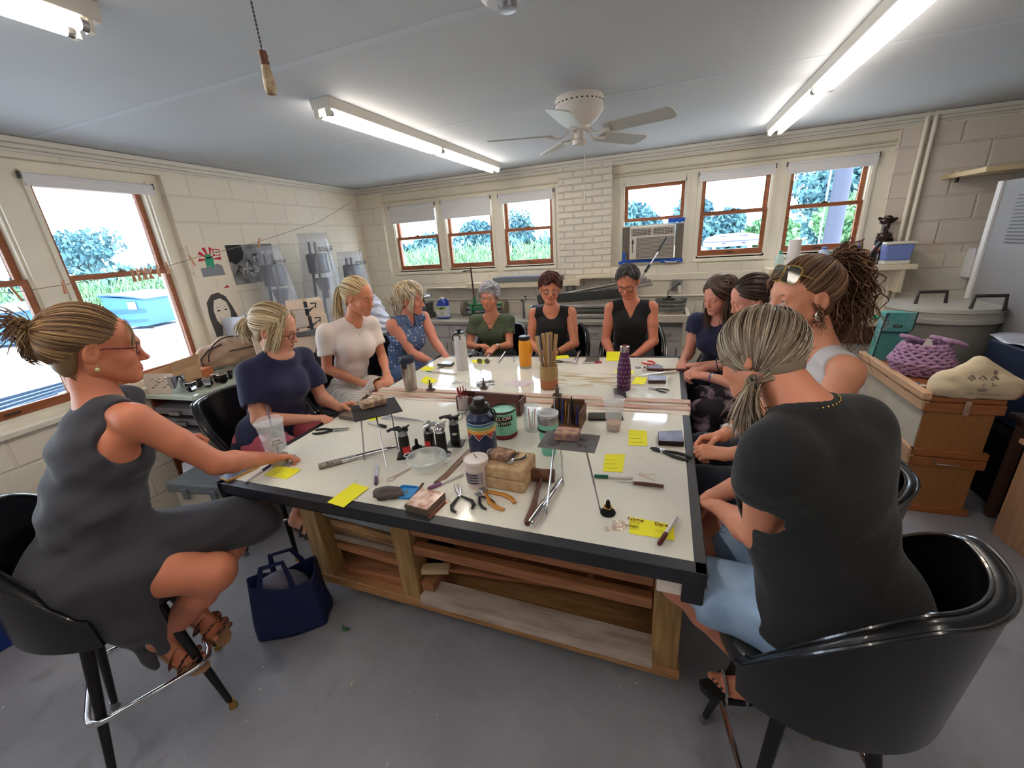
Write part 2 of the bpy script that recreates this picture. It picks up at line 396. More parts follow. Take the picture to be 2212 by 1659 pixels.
for i, deg in enumerate((54, -18, -90, -162, 126)):
 R = Matrix.Rotation(math.radians(deg), 3, 'Z') @ Matrix.Rotation(math.radians(-13), 3, 'X')
 pl = [(.16, -.05), (.2, -.06), (.52, -.068), (.545, -.06), (.56, -.03), (.56, .03), (.545, .06), (.52, .068), (.2, .06), (.16, .05)]
 bl = MB().prism(pl, .006, (0, 0, -.19), R).build('blade', BLD, t, bevel=.002)
 R2 = Matrix.Rotation(math.radians(deg), 3, 'Z')
 a = MB(); a.ring([R2 @ Vector(p) for p in ((.035, 0, -.165), (.07, 0, -.17), (.10, 0, -.198), (.135, 0, -.205), (.17, 0, -.198), (.2, 0, -.196))], [.010, .010, .009, .011, .02, .02], 8, flat=.5)
 a.build('blade_iron', FW, bl, smooth=True)
q = MB(); q.tube((0.035, -.02, -.24), (.035, -.02, -.53), .0022, n=6); o = q.build('pull_cord', M('cord_white', (225, 222, 215), .6), t)
MB().lathe([(0, .01), (.004, 0), (.009, -.02), (.006, -.035), (0, -.037)], (.035, -.02, -.53), 12).build('pull_knob', M('cord_white'), o, smooth=True)
t = thing('smoke_detector', 'round white smoke detector on the ceiling at the top edge', 'smoke detector', (-.55, 1.56, CEIL))
MB().lathe([(0, 0), (.07, 0), (.068, -.02), (.05, -.035), (0, -.036)], n=28).build('base', M('detector_white', (205, 205, 208), .4), t, smooth=True)
MB().lathe([(0, -.03), (.032, -.03), (.03, -.048), (0, -.05)], (.01, .02, 0), n=20).build('sensor_cap', STEEL, t, smooth=True)
t = thing('light_pull', 'black beaded light pull with a pale bone handle hanging near the camera', 'light pull', (-.715, .70, 2.135))
q = MB()
for i in range(66):
 z = .078+i*.0062
 q.ell((0, 0, z), (.0021, .0021, .0027), 6)
q.tube((0, 0, .07), (0, 0, .47), .0008, n=5); q.build('bead_chain', DKSTEEL, t, smooth=True)
MB().lathe([(0, 0), (.0085, .003), (.0105, .012), (.0098, .025), (.0072, .048), (0, .049)], n=18).build('handle', M('bone', (206, 188, 160), .45, rgb2=(150, 120, 88), scale=60), t, smooth=True)
MB().lathe([(0, .048), (.007, .048), (.0078, .054), (.006, .058), (.0078, .062), (.0065, .070), (0, .072)], n=16).build('ferrule', M('brown_ferrule', (110, 66, 44), .5), t, smooth=True)
# ================================================================ outside
GRND = M('gravel_lot', (225, 222, 216), .9, var=.05, scale=2)
struct(MB().b2(-70, 60, -30, 90, -.5, -.32).build('ground', GRND))
LEAFA = M('leaf_bright', (122, 164, 112), .6, rgb2=(84, 128, 96), scale=3)
LEAFB = M('leaf_hazy', (88, 128, 134), .6, rgb2=(58, 98, 112), scale=2)  # bluish tone puts the outdoor haze into the leaf colour
REED = M('reed', (142, 176, 126), .7, rgb2=(92, 138, 108), scale=4)
BARK = M('bark', (70, 62, 56), .9)
def leaves(q, c, r, n, s, rnd, up=.3):
 for _ in range(n):
  while True:
   p = Vector((rnd.uniform(-1, 1), rnd.uniform(-1, 1), rnd.uniform(-1, 1)))
   if .35 < p.length < 1: break
  p = Vector(c)+Vector((p.x*r[0], p.y*r[1], p.z*r[2]))
  d = Vector((rnd.gauss(0, 1), rnd.gauss(0, 1), rnd.gauss(0, 1)+up)).normalized(); x, y, _ = frame(d, (rnd.random(), rnd.random(), .2))
  k = s*rnd.uniform(.6, 1.3)
  q.add([p-x*k*.5, p+y*k*.28, p+x*k*.5, p-y*k*.28], [(0, 1, 2, 3)])
def tree(x, y, h, r, lab, mat=LEAFB, n=2600, s=.2, seed=1, blobs=7, z0=.4):
 rnd = random.Random(seed); t = thing('tree', lab, 'tree', (x, y, -.32), 0, 'trees outside')
 q = MB(); q.ring([(0, 0, 0), (.1, 0, h*.3), (0, .1, h*.6)], [h*.028, h*.02, h*.01], 8)
 cs = []
 for b in range(blobs):
  a = rnd.uniform(0, 2*PI); rr = rnd.uniform(.1, .62)*r; cs.append((rr*math.cos(a), rr*math.sin(a), h*rnd.uniform(z0, .86)))
  q.ring([(0, .05, h*.35), cs[-1]], [h*.012, h*.004], 6)
 q.build('trunk', BARK, t, smooth=True)
 q = MB()
 for c in cs: leaves(q, c, (r*.5, r*.5, h*.17), n//blobs, s, rnd)
 q.build('foliage', mat, t)
 return t
def hedge(a, b, h, lab, name='reed_bed', n=5000, mat=REED, seed=3, depth=1.6, z0=-.3):
 rnd = random.Random(seed); q = MB(); a = Vector(a); b = Vector(b); d = (b-a); nr = Vector((-d.y, d.x)).normalized()
 for i in range(n):
  p = a+d*rnd.random()+nr*rnd.uniform(0, depth); hh = h*rnd.uniform(.55, 1.05)*(1+.12*math.sin(p.x*1.7+p.y*2.3)); z = z0+rnd.uniform(0, .75)*h
  L = rnd.uniform(.25, .6); ln = Vector((rnd.gauss(0, .35), rnd.gauss(0, .35), 1)).normalized()
  if z+L > z0+hh: z = z0+hh-L
  wd = Vector((rnd.gauss(0, 1), rnd.gauss(0, 1), 0)).normalized()*rnd.uniform(.010, .028)
  p0 = Vector((p.x, p.y, z)); p1 = p0+ln*L*.6; p2 = p0+ln*L+Vector((rnd.gauss(0, .1), rnd.gauss(0, .1), 0))
  q.add([p0-wd*.6, p0+wd*.6, p1+wd, p1-wd, p2], [(0, 1, 2, 3), (3, 2, 4)])
 q.mi = 1; rnd2 = random.Random(seed+5)
 for i in range(n//3):
  p = a+d*rnd2.random()+nr*(depth+rnd2.uniform(0, .6)); leaves(q, (p.x, p.y, z0+rnd2.uniform(.1, h*.85)), (.3, .3, .3), 1, .55, rnd2)
 o = q.build(name, [mat, LEAFB]); return tag(o, lab, 'reeds', kind='stuff')
hedge((-22, -4), (-22, 18), 2.35, 'tall green reeds beyond the gravel lot on the left', n=14000)
hedge((-22, 20), (-3.2, 20.4), 2.5, 'tall green reeds behind the three left back windows', n=15000, seed=8)
tree(-27, 12.4, 4.3, 2.0, 'tree rising over the reeds in the tall left window', seed=2, n=2200, s=.26, z0=.6)
tree(-26, 5.5, 5.2, 3.2, 'broad tree at the left edge outside', seed=21, n=3000, s=.26)
tree(-15.5, 25, 3.2, 2.2, 'low trees right of the leftmost back window', seed=4, n=3200, s=.26)
tree(-11.6, 25.5, 3.75, 2.0, 'rounded tree in the middle back window', seed=6, n=4200, s=.26)
tree(-8.9, 26, 3.9, 1.1, 'small lone tree crown in the window left of the brick pier', seed=7, n=1800, z0=.66)
tree(-1.5, 22, 4.1, 2.0, 'round blue-green tree above the air conditioner', seed=9, n=6000, z0=.2, s=.26)
tree(.9, 21, 3.5, 1.3, 'tree at the right of the air conditioner window', seed=10, n=3000, s=.25)
tree(1.9, 18, 3.1, 1.1, 'tree at the left of the window with the boat hull', seed=12, n=3600, z0=.15, s=.24)
tree(3.5, 18.5, 2.5, 1.6, 'bushy tree behind the boat hull', LEAFA, seed=13, n=5000, z0=.15, s=.22)
tree(4.5, 14.6, 4.4, 2.1, 'tall tree behind the utility pole', seed=14, n=9000, s=.20, z0=.2, blobs=12)
tree(3.9, 12.4, 2.75, 1.3, 'bright green bush in front of the tall tree', LEAFA, seed=15, n=6000, z0=.15, s=.17)
tree(5.6, 12.6, 2.7, 1.0, 'bright green bush at the right edge of the last window', LEAFA, seed=17, n=4000, z0=.15, s=.17)
t = thing('utility_pole', 'grey wooden utility pole outside the rightmost back window', 'pole', (2.95, 10, -.32))
MB().tube((0, 0, 0), (0, 0, 5), .15, .13, 16).build('shaft', M('pole_wood', (64, 68, 84), .8, bump=.4, bscale=6, bstretch=(8, 8, .5)), t, smooth=True)
MB().tube((-.2, 0, 0), (-.2, 0, 5), .02).build('conduit', M('pole_conduit', (110, 118, 134), .6), t, smooth=True)
t = thing('boat', 'white upturned boat hull on a rack outside the window', 'boat', (1.10, 9, 1.53))
q = MB()
q.lathe([(0, .17), (.25, .165), (.44, .12), (.50, .05), (.50, 0), (.46, -.05), (0, -.055)], n=32, sy=.5)
q.build('hull', M('boat_white', (150, 152, 158), .3), t, smooth=True)
MB().lathe([(.47, .05), (.508, .046), (.508, .034), (.47, .03)], n=32, sy=.5).build('stripe', M('boat_blue', (40, 50, 90), .4), t, smooth=True)
q = MB()
for x in (-.16, 0, .16): q.box((x, -.235, .005), (.07, .02, .018))
q.b2(-.22, .22, -.2, -.19, .12, .135); q.build('vents', M('boat_blue'), t)
q = MB()
for x in (-.3, .3):
 for y in (-.12, .12): q.tube((x, y, -1.74), (x, y, -.05), .025)
q.build('rack', STEEL, t)
DB = M('dumpster_blue', (58, 100, 158), .5); DBL = M('dumpster_lid', (46, 80, 136), .45)
def dumpster(x, y, rz, lab, s=1):
 t = thing('dumpster', lab, 'dumpster', (x, y, -.32), rz, 'dumpsters outside')
 R = Matrix(((1, 0, 0), (0, 0, -1), (0, 1, 0)))
 MB().prism([(-.75, .12), (.62, .12), (.88, 1.05), (-.88, 1.25)], 1.8, (0, .9, 0), R).build('bin', DB, t, bevel=.02)
 q = MB()
 for yy in (-.93, .9): q.b2(-.85, .8, yy, yy+.04, .62, .74); q.b2(-.8, .75, yy, yy+.04, .3, .36)
 q.build('ribs', DBL, t)
 q = MB(); q.grid(lambda u, v: Vector((-.92+1.86*u, -.95+1.9*v, 1.28-.21*u+.05*math.sin(PI*u))), 4, 2); q.build('lid', DBL, t, solid=.05)
 MB().b2(.2, .5, -.965, -.94, .75, 1.0).build('sticker', M('sticker_white', (235, 225, 220), .6), t)
 q = MB()
 for xx in (-.6, .55):
  for yy in (-.7, .7): q.tube((xx, yy-.03, .06), (xx, yy+.03, .06), .06)
 q.build('wheels', BLACK, t); return t
dumpster(-20.2, 7.0, .35, 'blue dumpster with a white notice in the left edge window', 1); dumpster(-18.4, 9.9, .25, 'blue ribbed dumpster behind the foreground woman in grey')
t = thing('drying_stand', 'pale blue metal frames lying outside the low left window', 'metal stand', (-4.75, 1.0, .80))
q = MB()
for k in range(5): q.box((-.1*k, .1*k, .02*k), (.04, 1.3, .03), R=Matrix.Rotation(.25-.1*k, 3, 'Z') @ Matrix.Rotation(.05, 3, 'X'))
q.build('rails', M('pale_blue_metal', (84, 108, 140), .5), t)
q = MB()
for sx in (-.4, .2):
 for sy in (-.5, .6): q.box((sx, sy, -.56), (.05, .05, 1.12))
q.build('trestle', M('pale_blue_metal'), t)
# ================================================================ work table
TZ = .92
FL, FR, BR, BL = Vector((-1.83, .995)), Vector((.155, 1.018)), Vector((.146, 3.27)), Vector((-1.877, 3.07))
def tp(u, v):   # a point of the table top, u across, v to the back
 return FL*(1-u)*(1-v)+FR*u*(1-v)+BR*u*v+BL*(1-u)*v
PINE = wood('pine', (200, 152, 102), (166, 116, 72), scale=4, stretch=(1.2, 12, 12))
PINEV = wood('pine_upright', (198, 158, 104), (150, 112, 66), scale=4, stretch=(9, 9, .9))
REDPINE = wood('red_pine', (192, 134, 94), (156, 98, 64), scale=4, stretch=(1.2, 14, 14))
OLDWOOD = wood('old_wood', (176, 158, 142), (128, 104, 88), scale=3, stretch=(1.5, 9, 9), rough=.8, bump=.3)
EDGE = M('black_edge_tape', (36, 38, 44), .38, var=.15, scale=12)
UNDER = M('table_underlay', (222, 214, 188), .6, rgb2=(206, 196, 168), scale=2.2, contrast=(.4, .7))
TGL = M('table_glass', (236, 240, 226), .03, alpha=1, coat=0)
def quad_slab(q, a, b, c, d, z0, z1):
 q.add([(p.x, p.y, z) for z in (z0, z1) for p in (a, b, c, d)], [(3, 2, 1, 0), (4, 5, 6, 7), (0, 1, 5, 4), (1, 2, 6, 5), (2, 3, 7, 6), (3, 0, 4, 7)])
def slab(u0, u1, v0, v1, z0, z1, q=None):
 q = q or MB(); quad_slab(q, tp(u0, v0), tp(u1, v0), tp(u1, v1), tp(u0, v1), z0, z1); return q
def glass_top_mat():
 mt = M('glass_over_paper', (222, 220, 200), .06, spec=.5, coat=0); nt = mt.node_tree; b = nt.nodes['Principled BSDF']; L = nt.links.new
 tc = nn(nt, 'ShaderNodeTexCoord')
 def noi(s, st=(1, 1, 1), d=5):
  mp = nn(nt, 'ShaderNodeMapping'); mp.inputs['Scale'].default_value = st; L(tc.outputs['Object'], mp.inputs[0])
  n = nn(nt, 'ShaderNodeTexNoise'); n.inputs['Scale'].default_value = s; n.inputs['Detail'].default_value = d; L(mp.outputs[0], n.inputs['Vector']); return n.outputs['Fac']
 def ramp(src, lo, hi, a, c):
  r = nn(nt, 'ShaderNodeMapRange'); r.inputs[1].default_value = lo; r.inputs[2].default_value = hi; r.inputs[3].default_value = a; r.inputs[4].default_value = c
  L(src, r.inputs[0]); return r.outputs[0]
 def mix(f, a, c):
  m = nn(nt, 'ShaderNodeMix', data_type='RGBA'); L(f, m.inputs[0])
  for k, v in ((6, a), (7, c)):
   if isinstance(v, tuple): m.inputs[k].default_value = v
   else: L(v, m.inputs[k])
  return m.outputs[2]
 c1 = mix(ramp(noi(1.5), .4, .7, 0, 1), C(236, 232, 218), C(222, 222, 212))
 c2 = mix(ramp(noi(9, (1, 2.5, 1), 8), .66, .75, 0, .45), c1, C(172, 152, 122))
 sp = nn(nt, 'ShaderNodeSeparateXYZ'); L(tc.outputs['Object'], sp.inputs[0])
 def band(o, c, w):
  a = nn(nt, 'ShaderNodeMath', operation='SUBTRACT'); a.inputs[1].default_value = c; L(o, a.inputs[0])
  z = nn(nt, 'ShaderNodeMath', operation='ABSOLUTE'); L(a.outputs[0], z.inputs[0]); return ramp(z.outputs[0], w*.6, w, 1, 0)
 mm = nn(nt, 'ShaderNodeMath', operation='MULTIPLY'); L(band(sp.outputs[0], -.42, .36), mm.inputs[0]); L(band(sp.outputs[1], 2.62, .17), mm.inputs[1])
 m2 = nn(nt, 'ShaderNodeMath', operation='MULTIPLY'); L(mm.outputs[0], m2.inputs[0]); L(ramp(noi(10, (.6, 3, 1), 8), .46, .56, 0, .7), m2.inputs[1])
 c3 = mix(m2.outputs[0], c2, C(178, 150, 92))
 L(c3, b.inputs['Base Color']); L(ramp(noi(20), .4, .7, .04, .16), b.inputs['Roughness'])
 return mt
GTOP = glass_top_mat()
tb = thing('work_table', 'large glass-topped work table with black edges on a slatted pine base', 'table', (0, 0, 0))
e = .035/2.0
q = slab(e, 1-e, e*1.2, .50, TZ-.003, TZ+.003); q.build('glass_front', GTOP, tb)
q = slab(e, 1-e, .60, 1-e, TZ-.003, TZ+.003); q.build('glass_back', GTOP, tb)
q = slab(.002, .998, .002, .998, TZ-.03, TZ-.003); q.build('top_board', M('table_board', (200, 190, 165), .6), tb)
q = MB()
slab(0, 1, 0, e*1.2, TZ-.045, TZ+.004, q); slab(0, e, 0, .5, TZ-.045, TZ+.004, q); slab(1-e, 1, 0, .5, TZ-.045, TZ+.004, q)
slab(0, e, .6, 1, TZ-.045, TZ+.004, q); slab(1-e, 1, .6, 1, TZ-.045, TZ+.004, q); slab(0, 1, 1-e, 1, TZ-.045, TZ+.004, q)
q.build('edge_banding', EDGE, tb, bevel=.003)
WP = M('worn_pink_paint', (196, 152, 134), .7, rgb2=(222, 204, 190), scale=5, stretch=(.6, 9, 9), bump=.2, bscale=30, bstretch=(.6, 9, 9), contrast=(.42, .6))
WW = M('worn_white_paint', (226, 214, 202), .7, rgb2=(164, 120, 98), scale=4, stretch=(.5, 9, 9), bump=.2, bscale=30, contrast=(.52, .68))
slab(.0, 1.0, .50, .53, TZ-.03, TZ-.002).build('divider_strip', WW, tb, bevel=.002)
slab(-.004, 1.004, .53, .552, TZ-.035, TZ+.006).build('divider_strip', WP, tb, bevel=.002)
slab(-.002, 1.0, .554, .572, TZ-.035, TZ-.006).build('divider_strip', WW, tb, bevel=.002)
slab(-.004, 1.006, .574, .60, TZ-.035, TZ+.004).build('divider_strip', WP, tb, bevel=.002)
slab(.62, .99, .5505, .5535, TZ-.01, TZ+.006).build('metal_rail', STEEL, tb)
for (a, b, nm) in ((-1.78, -1.62, 'corner_block'), (.02, .145, 'corner_block')):
 MB().b2(a, b, 1.03, 1.10, TZ-.105, TZ-.047).build(nm, WW if a > -1 else PINE, tb, bevel=.004)
MB().b2(.09, .15, 1.02, 1.04, TZ-.115, TZ-.047).build('corner_bracket', EDGE, tb)
MB().b2(-1.832, -1.80, 1.0, 1.035, TZ-.1, TZ-.045).build('corner_bracket', EDGE, tb)
Y0 = 1.31; X0, X1 = -1.78, .135; ZB, ZT = .10, TZ-.045
def rail(nm, x0, x1, y0, y1, z0, z1, mt=PINE, bev=.004): return MB().b2(x0, x1, y0, y1, z0, z1).build(nm, mt, tb, bevel=bev)
rail('base_board', X0, X1, Y0, 3.0, ZB, ZB+.04)
rail('bottom_rail', X0, X1, Y0-.01, Y0, ZB-.005, ZB+.05)
for xx in (X0, -1.20, .02):
 rail('post', xx, xx+.105, Y0-.005, Y0+.1, ZB+.04, ZT, PINEV)
for xx in (X0, -1.20, .02):
 rail('post', xx, xx+.105, 2.85, 2.95, ZB+.04, ZT, PINEV)
rail('top_rail', X0+.105, -1.20, Y0+.01, Y0+.05, ZT-.075, ZT, REDPINE); rail('top_rail', -1.095, .02, Y0+.01, Y0+.05, ZT-.075, ZT, REDPINE)
MB().b2(X0+.02, -1.15, 2.8, 2.82, ZB, ZT).build('back_panel', M('cavity_shade', (30, 27, 26), .8), tb)  # near-black panels put the shade inside the base into their colour
MB().b2(-1.12, X1, 2.8, 2.82, ZB, ZT).build('back_panel', M('cavity_shade'), tb)
MB().b2(-1.15, -1.12, Y0+.1, 2.8, ZB+.04, ZT).build('partition', M('cavity_shade'), tb)
MB().b2(X1-.02, X1, Y0+.1, 2.85, ZB+.04, ZT).build('side_panel', M('cavity_shade'), tb)
MB().b2(X0, X0+.02, Y0+.1, 2.85, ZB+.04, ZT).build('side_panel', M('cavity_shade'), tb)
for k, z in enumerate((.665, .55, .435)):
 rail('slat', -1.09, .015, Y0+.0, Y0+.045, z, z+.05, REDPINE)
 q = MB()
 q.b2(-1.09, .015, 2.1, 2.13, z, z+.02)
 for xx in (-1.09, -.60, -.25, -.0): q.b2(xx, xx+.02, Y0+.045, 2.1, z+.005, z+.03)
 q.build('drying_rack', REDPINE, tb)
for x, y in ((-1.55, 1.42), (-.05, 1.42), (-1.55, 2.8), (-.05, 2.8)):
 c = MB(); c.tube((x-.015, y, .035), (x+.015, y, .035), .035, n=16)
 o = c.build('caster', BLACK, tb, smooth=True)
 MB().b2(x-.022, x+.022, y-.02, y+.02, .05, ZB-.004).build('fork', STEEL, o)
def board(nm, lab, c, d, rz, mt, tilt=0, grp=None, cat='board'):
 o = MB().box((0, 0, 0), d).build(nm, mt, bevel=.003); o.location = c; o.rotation_euler = (0, tilt, rz); return tag(o, lab, cat, grp)
OLDW2 = wood('whitewashed_board', (212, 196, 184), (170, 148, 130), scale=3, stretch=(1.5, 9, 9), rough=.8, bump=.2)
board('wooden_board', 'long whitewashed plank sticking out at the bottom of the table base', (-.52, 1.325, .195), (1.1, .12, .05), -.02, OLDW2, -.02)
board('wooden_board', 'thin reddish board lying under the slats behind the whitewashed plank', (-.5, 1.56, .27), (1.0, .2, .02), .1, REDPINE, 0)
board('wooden_board', 'grey weathered board leaning under the lowest slat', (-.42, 1.75, .34), (1.0, .16, .02), -.06, OLDWOOD, 0)
board('wood_offcut', 'pale splintered wood offcut by the middle post', (-1.02, 1.37, .31), (.14, .05, .03), .3, wood('pale_offcut', (224, 200, 160), (196, 168, 126)))
board('wood_offcut', 'short block of brown wood beside the middle post', (-1.05, 1.38, .20), (.07, .12, .11), 0, REDPINE)
GA = M('grey_board', (150, 152, 154), .6, var=.1)
for i, (c, d, rz, mt, lab, tl) in enumerate([
 ((-1.42, 1.50, .165), (.36, .30, .05), .05, REDPINE, 'lowest reddish wooden frame in the left bay', 0),
 ((-1.40, 1.46, .235), (.44, .05, .028), -.1, GA, 'grey metal bar slanting across the left bay', .10),
 ((-1.42, 1.52, .315), (.42, .34, .04), 0, REDPINE, 'second wooden board from the bottom in the left bay', .05),
 ((-1.42, 1.52, .385), (.42, .34, .035), .03, OLDWOOD, 'middle dark wooden board in the left bay', .04),
 ((-1.43, 1.53, .455), (.42, .36, .07), -.02, wood('knotty', (196, 150, 100), (90, 62, 46), scale=5), 'thick knotty pine board in the left bay', .05),
 ((-1.42, 1.50, .555), (.43, .36, .035), .04, GA, 'grey painted board near the top of the left bay', .08),
 ((-1.42, 1.55, .625), (.42, .34, .03), .08, OLDWOOD, 'topmost grey screen frame in the left bay', .07)]):
 board('wooden_board', lab, c, d, rz, mt, tl, 'boards stacked in the left bay')
board('plastic_sheet', 'white plastic sheet lying on the top slat', (-.86, 1.5, .735), (.42, .24, .006), .1, M('sheet_white', (205, 200, 200), .4), 0, cat='sheet')
# ================================================================ bar stools
VINYL = M('black_vinyl', (14, 14, 17), .28, coat=.35, bump=.03, bscale=200)
PIPE = M('black_piping', (26, 26, 30), .2, coat=.5)
LEGM = M('leg_black', (16, 16, 18), .35)
def stool(x, y, face, lab, sh=.74, legrot=None, back=.34, grp='black bucket bar stools', A=105):
 t = thing('bar_stool', lab, 'bar stool', (x, y, 0), face, grp)
 def seat(u, v):
  a = 2*PI*u; r = .235*(1-.04*math.cos(4*a)); z = sh-.1+.1*math.sin(PI*.5*min(1, v*1.0))
  return Vector((r*math.cos(a)*1.04*(1-.05*(1-v)), r*math.sin(a)*(1-.05*(1-v)), z))
 q = MB(); n = 40
 prof = [(0, sh-.10), (.20, sh-.10), (.228, sh-.085), (.236, sh-.05), (.232, sh-.018), (.215, sh-.002), (.17, sh+.004), (0, sh-.004)]
 q.lathe(prof, (.015, 0, 0), n, sx=1.03); q.build('seat', VINYL, t, smooth=True)
 A = math.radians(A); th = .035
 def htop(s): return sh+.02+back*(1-max(0, min(1, (abs(s)-.35)/.62))**1.6)
 NU, NV = 44, 8
 q = MB(); vs = []; 
 def P(s, v, side):
  a = PI+s*A; zt = htop(s); z0 = sh-.115; z = z0+(zt-z0)*v
  r = .228+.028*v*(.6+.4*math.cos(s*PI/2))+(th if side else 0)*(1 if v > .1 else .4)
  if v == 0: r -= .03
  return Vector((.015+r*math.cos(a)*1.05, r*math.sin(a)*1.02, z))
 for side in (0, 1):
  q.grid(lambda u, v, side=side: P(-1+2*u, v, side), NU, NV)
 q.grid(lambda u, v: P(-1+2*u, 1, 0).lerp(P(-1+2*u, 1, 1), v)+Vector((0, 0, .008*math.sin(PI*v))), NU, 3)
 q.grid(lambda u, v: P(-1+2*u, 0, 0).lerp(P(-1+2*u, 0, 1), v), NU, 1)
 for s in (-1, 1): q.grid(lambda u, v, s=s: P(s, v, 0).lerp(P(s, v, 1), u), 1, NV)
 b = q.build('backrest', VINYL, t, smooth=True)
 for side in (0, 1):
  q = MB(); q.ring([P(-1+2*i/NU, 1, side)+Vector((0, 0, .002)) for i in range(NU+1)], .0055, 8); q.build('piping', PIPE, b, smooth=True)
 q = MB(); q.lathe([(.19, sh-.112), (.19, sh-.135), (.05, sh-.14)], (0, 0, 0), 24); q.tube((0, 0, sh-.2), (0, 0, sh-.1), .03); q.build('swivel_plate', LEGM, t, smooth=True)
 lr = (legrot if legrot is not None else face)-face; feet = []
 for k in range(4):
  a = lr+PI/4+k*PI/2; top = Vector((.145*math.cos(a), .145*math.sin(a), sh-.13)); bot = Vector((.275*math.cos(a), .275*math.sin(a), .0))
  g = MB(); g.ring([top, bot+(top-bot)*.06], [.021, .0125], 14); o = g.build('leg', LEGM, t, smooth=True)
  g = MB(); g.lathe([(0, 0), (.017, 0), (.018, .006), (.0125, .018), (.013, .04), (0, .04)], bot, 14); g.build('foot_glide', BRASS if not k % 3 else STEEL, o, smooth=True)
  feet.append(top.lerp(bot, (sh-.13-.29)/(sh-.13)))
 pts = []
 for k in range(4):
  c = feet[k]*1.0; c.z = .29; d = Vector((c.x, c.y, 0)).normalized(); n_ = Vector((-d.y, d.x, 0)); c2 = c+d*.03
  for s in (-1, -.35, .35, 1): pts.append(c2+n_*s*.045-d*(.022*s*s+.0))
 q = MB(); q.ring(pts, .011, 10, closed=True); q.build('foot_ring', CHROME, t, smooth=True)
 return t
stool(-1.95, .60, math.radians(50), 'black vinyl bucket bar stool under the woman in the dark grey dress', .74, math.radians(63), A=92)
stool(.455, 1.08, math.radians(146), 'black vinyl bucket bar stool in the right foreground with a glossy piped rim', .745, math.radians(10), back=.33)
stool(-2.36, 1.62, math.radians(10), 'black bar stool under the blonde woman in the navy tee', .72, math.radians(10), back=.33)
stool(-2.44, 2.36, math.radians(-5), 'black bar stool under the woman in the white tee', .72, math.radians(-5))
stool(-2.38, 3.02, math.radians(-10), 'black bar stool under the woman in the dotted blouse', .70, math.radians(-10))
stool(-1.52, 3.66, math.radians(-90), 'black bar stool under the woman in the green tee', .68, math.radians(-90))
stool(-.93, 3.68, math.radians(-90), 'black bar stool under the woman in the round-neck black tank', .68, math.radians(-90))
stool(-.26, 3.66, math.radians(-90), 'black bar stool under the woman in the black V-neck top', .70, math.radians(-90))
stool(.50, 3.30, math.radians(-120), 'black bar stool under the long-haired woman in navy at the back right', .66, math.radians(-120))
stool(.66, 2.66, math.radians(175), 'black bar stool under the woman in dark tie-dyed trousers', .68, math.radians(170), back=.12)
stool(.70, 1.92, math.radians(190), 'black bar stool under the curly-haired woman in the white tank', .70, math.radians(190), back=.12)
# ================================================================ figures: implicit surfaces meshed on a grid
def v3(*a): return np.array(a if len(a) > 1 else a[0], float)
def nrm(a): a = np.asarray(a, float); return a/(np.linalg.norm(a)+1e-12)
def lerp(a, b, t): return v3(a)*(1-t)+v3(b)*t
class SDF:
 def __init__(s): s.ops = []; s.post = []
 def cone(s, a, b, ra, rb, k=.02, side=None, sc=1., mode='u'):
  a, b = v3(a), v3(b); ab = b-a; L2 = ab@ab+1e-12
  sd = nrm(side) if side is not None else None; sc_ = 1/sc-1
  def f(p):
   q = p-a; t = np.clip((q@ab)/L2, 0, 1); e = q-t[..., None]*ab
   if sd is not None: e = e+(e@sd)[..., None]*sd*sc_
   return np.sqrt((e*e).sum(-1))-(ra+(rb-ra)*t)
  m = max(ra, rb)*max(1, sc); s.ops.append((f, np.minimum(a, b)-m, np.maximum(a, b)+m, k, mode)); return s
 def ell(s, c, r, R=None, k=.02, mode='u'):
  c = v3(c); r = v3(r) if not isinstance(r, (int, float)) else v3(r, r, r); Rm = np.asarray(R, float) if R is not None else None
  def f(p):
   q = p-c
   if Rm is not None: q = q@Rm
   k0 = np.sqrt(((q/r)**2).sum(-1)); k1 = np.sqrt(((q/r**2)**2).sum(-1))+1e-9
   return np.where(k0 < 1e-6, -r.min(), k0*(k0-1)/k1)
  m = r.max(); s.ops.append((f, c-m, c+m, k, mode)); return s
 def fn(s, f, mode='i', k=.004): s.ops.append((f, None, None, k, mode)); return s
 def mesh(s, h, lo=None, hi=None, pad=None, noise=None):
  bb = [(o[1], o[2]) for o in s.ops if o[4] == 'u' and o[1] is not None]
  l = np.min([b[0] for b in bb], 0)-3*h; u = np.max([b[1] for b in bb], 0)+3*h
  if lo is not None: l = np.maximum(l, lo)
  if hi is not None: u = np.minimum(u, hi)
  n = np.ceil((u-l)/h).astype(int)+1
  ax = [l[i]+h*np.arange(n[i]) for i in range(3)]
  F = np.full(n, 1.0, np.float32)
  for f, a, b, k, mode in s.ops:
   if a is None: sl = tuple(slice(0, n[i]) for i in range(3))
   else:
    m = k+4*h+.01; i0 = np.clip(np.floor((a-m-l)/h).astype(int), 0, n); i1 = np.clip(np.ceil((b+m-l)/h).astype(int)+1, 0, n)
    if np.any(i1-i0 < 1): continue
    sl = tuple(slice(i0[i], i1[i]) for i in range(3))
   P = np.stack(np.meshgrid(ax[0][sl[0]], ax[1][sl[1]], ax[2][sl[2]], indexing='ij'), -1)
   d = f(P); g = F[sl]
   if mode == 'u': hh = np.maximum(k-np.abs(g-d), 0)/max(k, 1e-6); F[sl] = np.minimum(g, d)-hh*hh*k*.25
   else:
    if mode == 's': d = -d
    hh = np.maximum(k-np.abs(g-d), 0)/max(k, 1e-6); F[sl] = np.maximum(g, d)+hh*hh*k*.25
  if noise is not None:
   P = np.stack(np.meshgrid(*ax, indexing='ij'), -1); F += noise(P)
  if lo is not None or hi is not None: pass
  return nets(F, l, h)
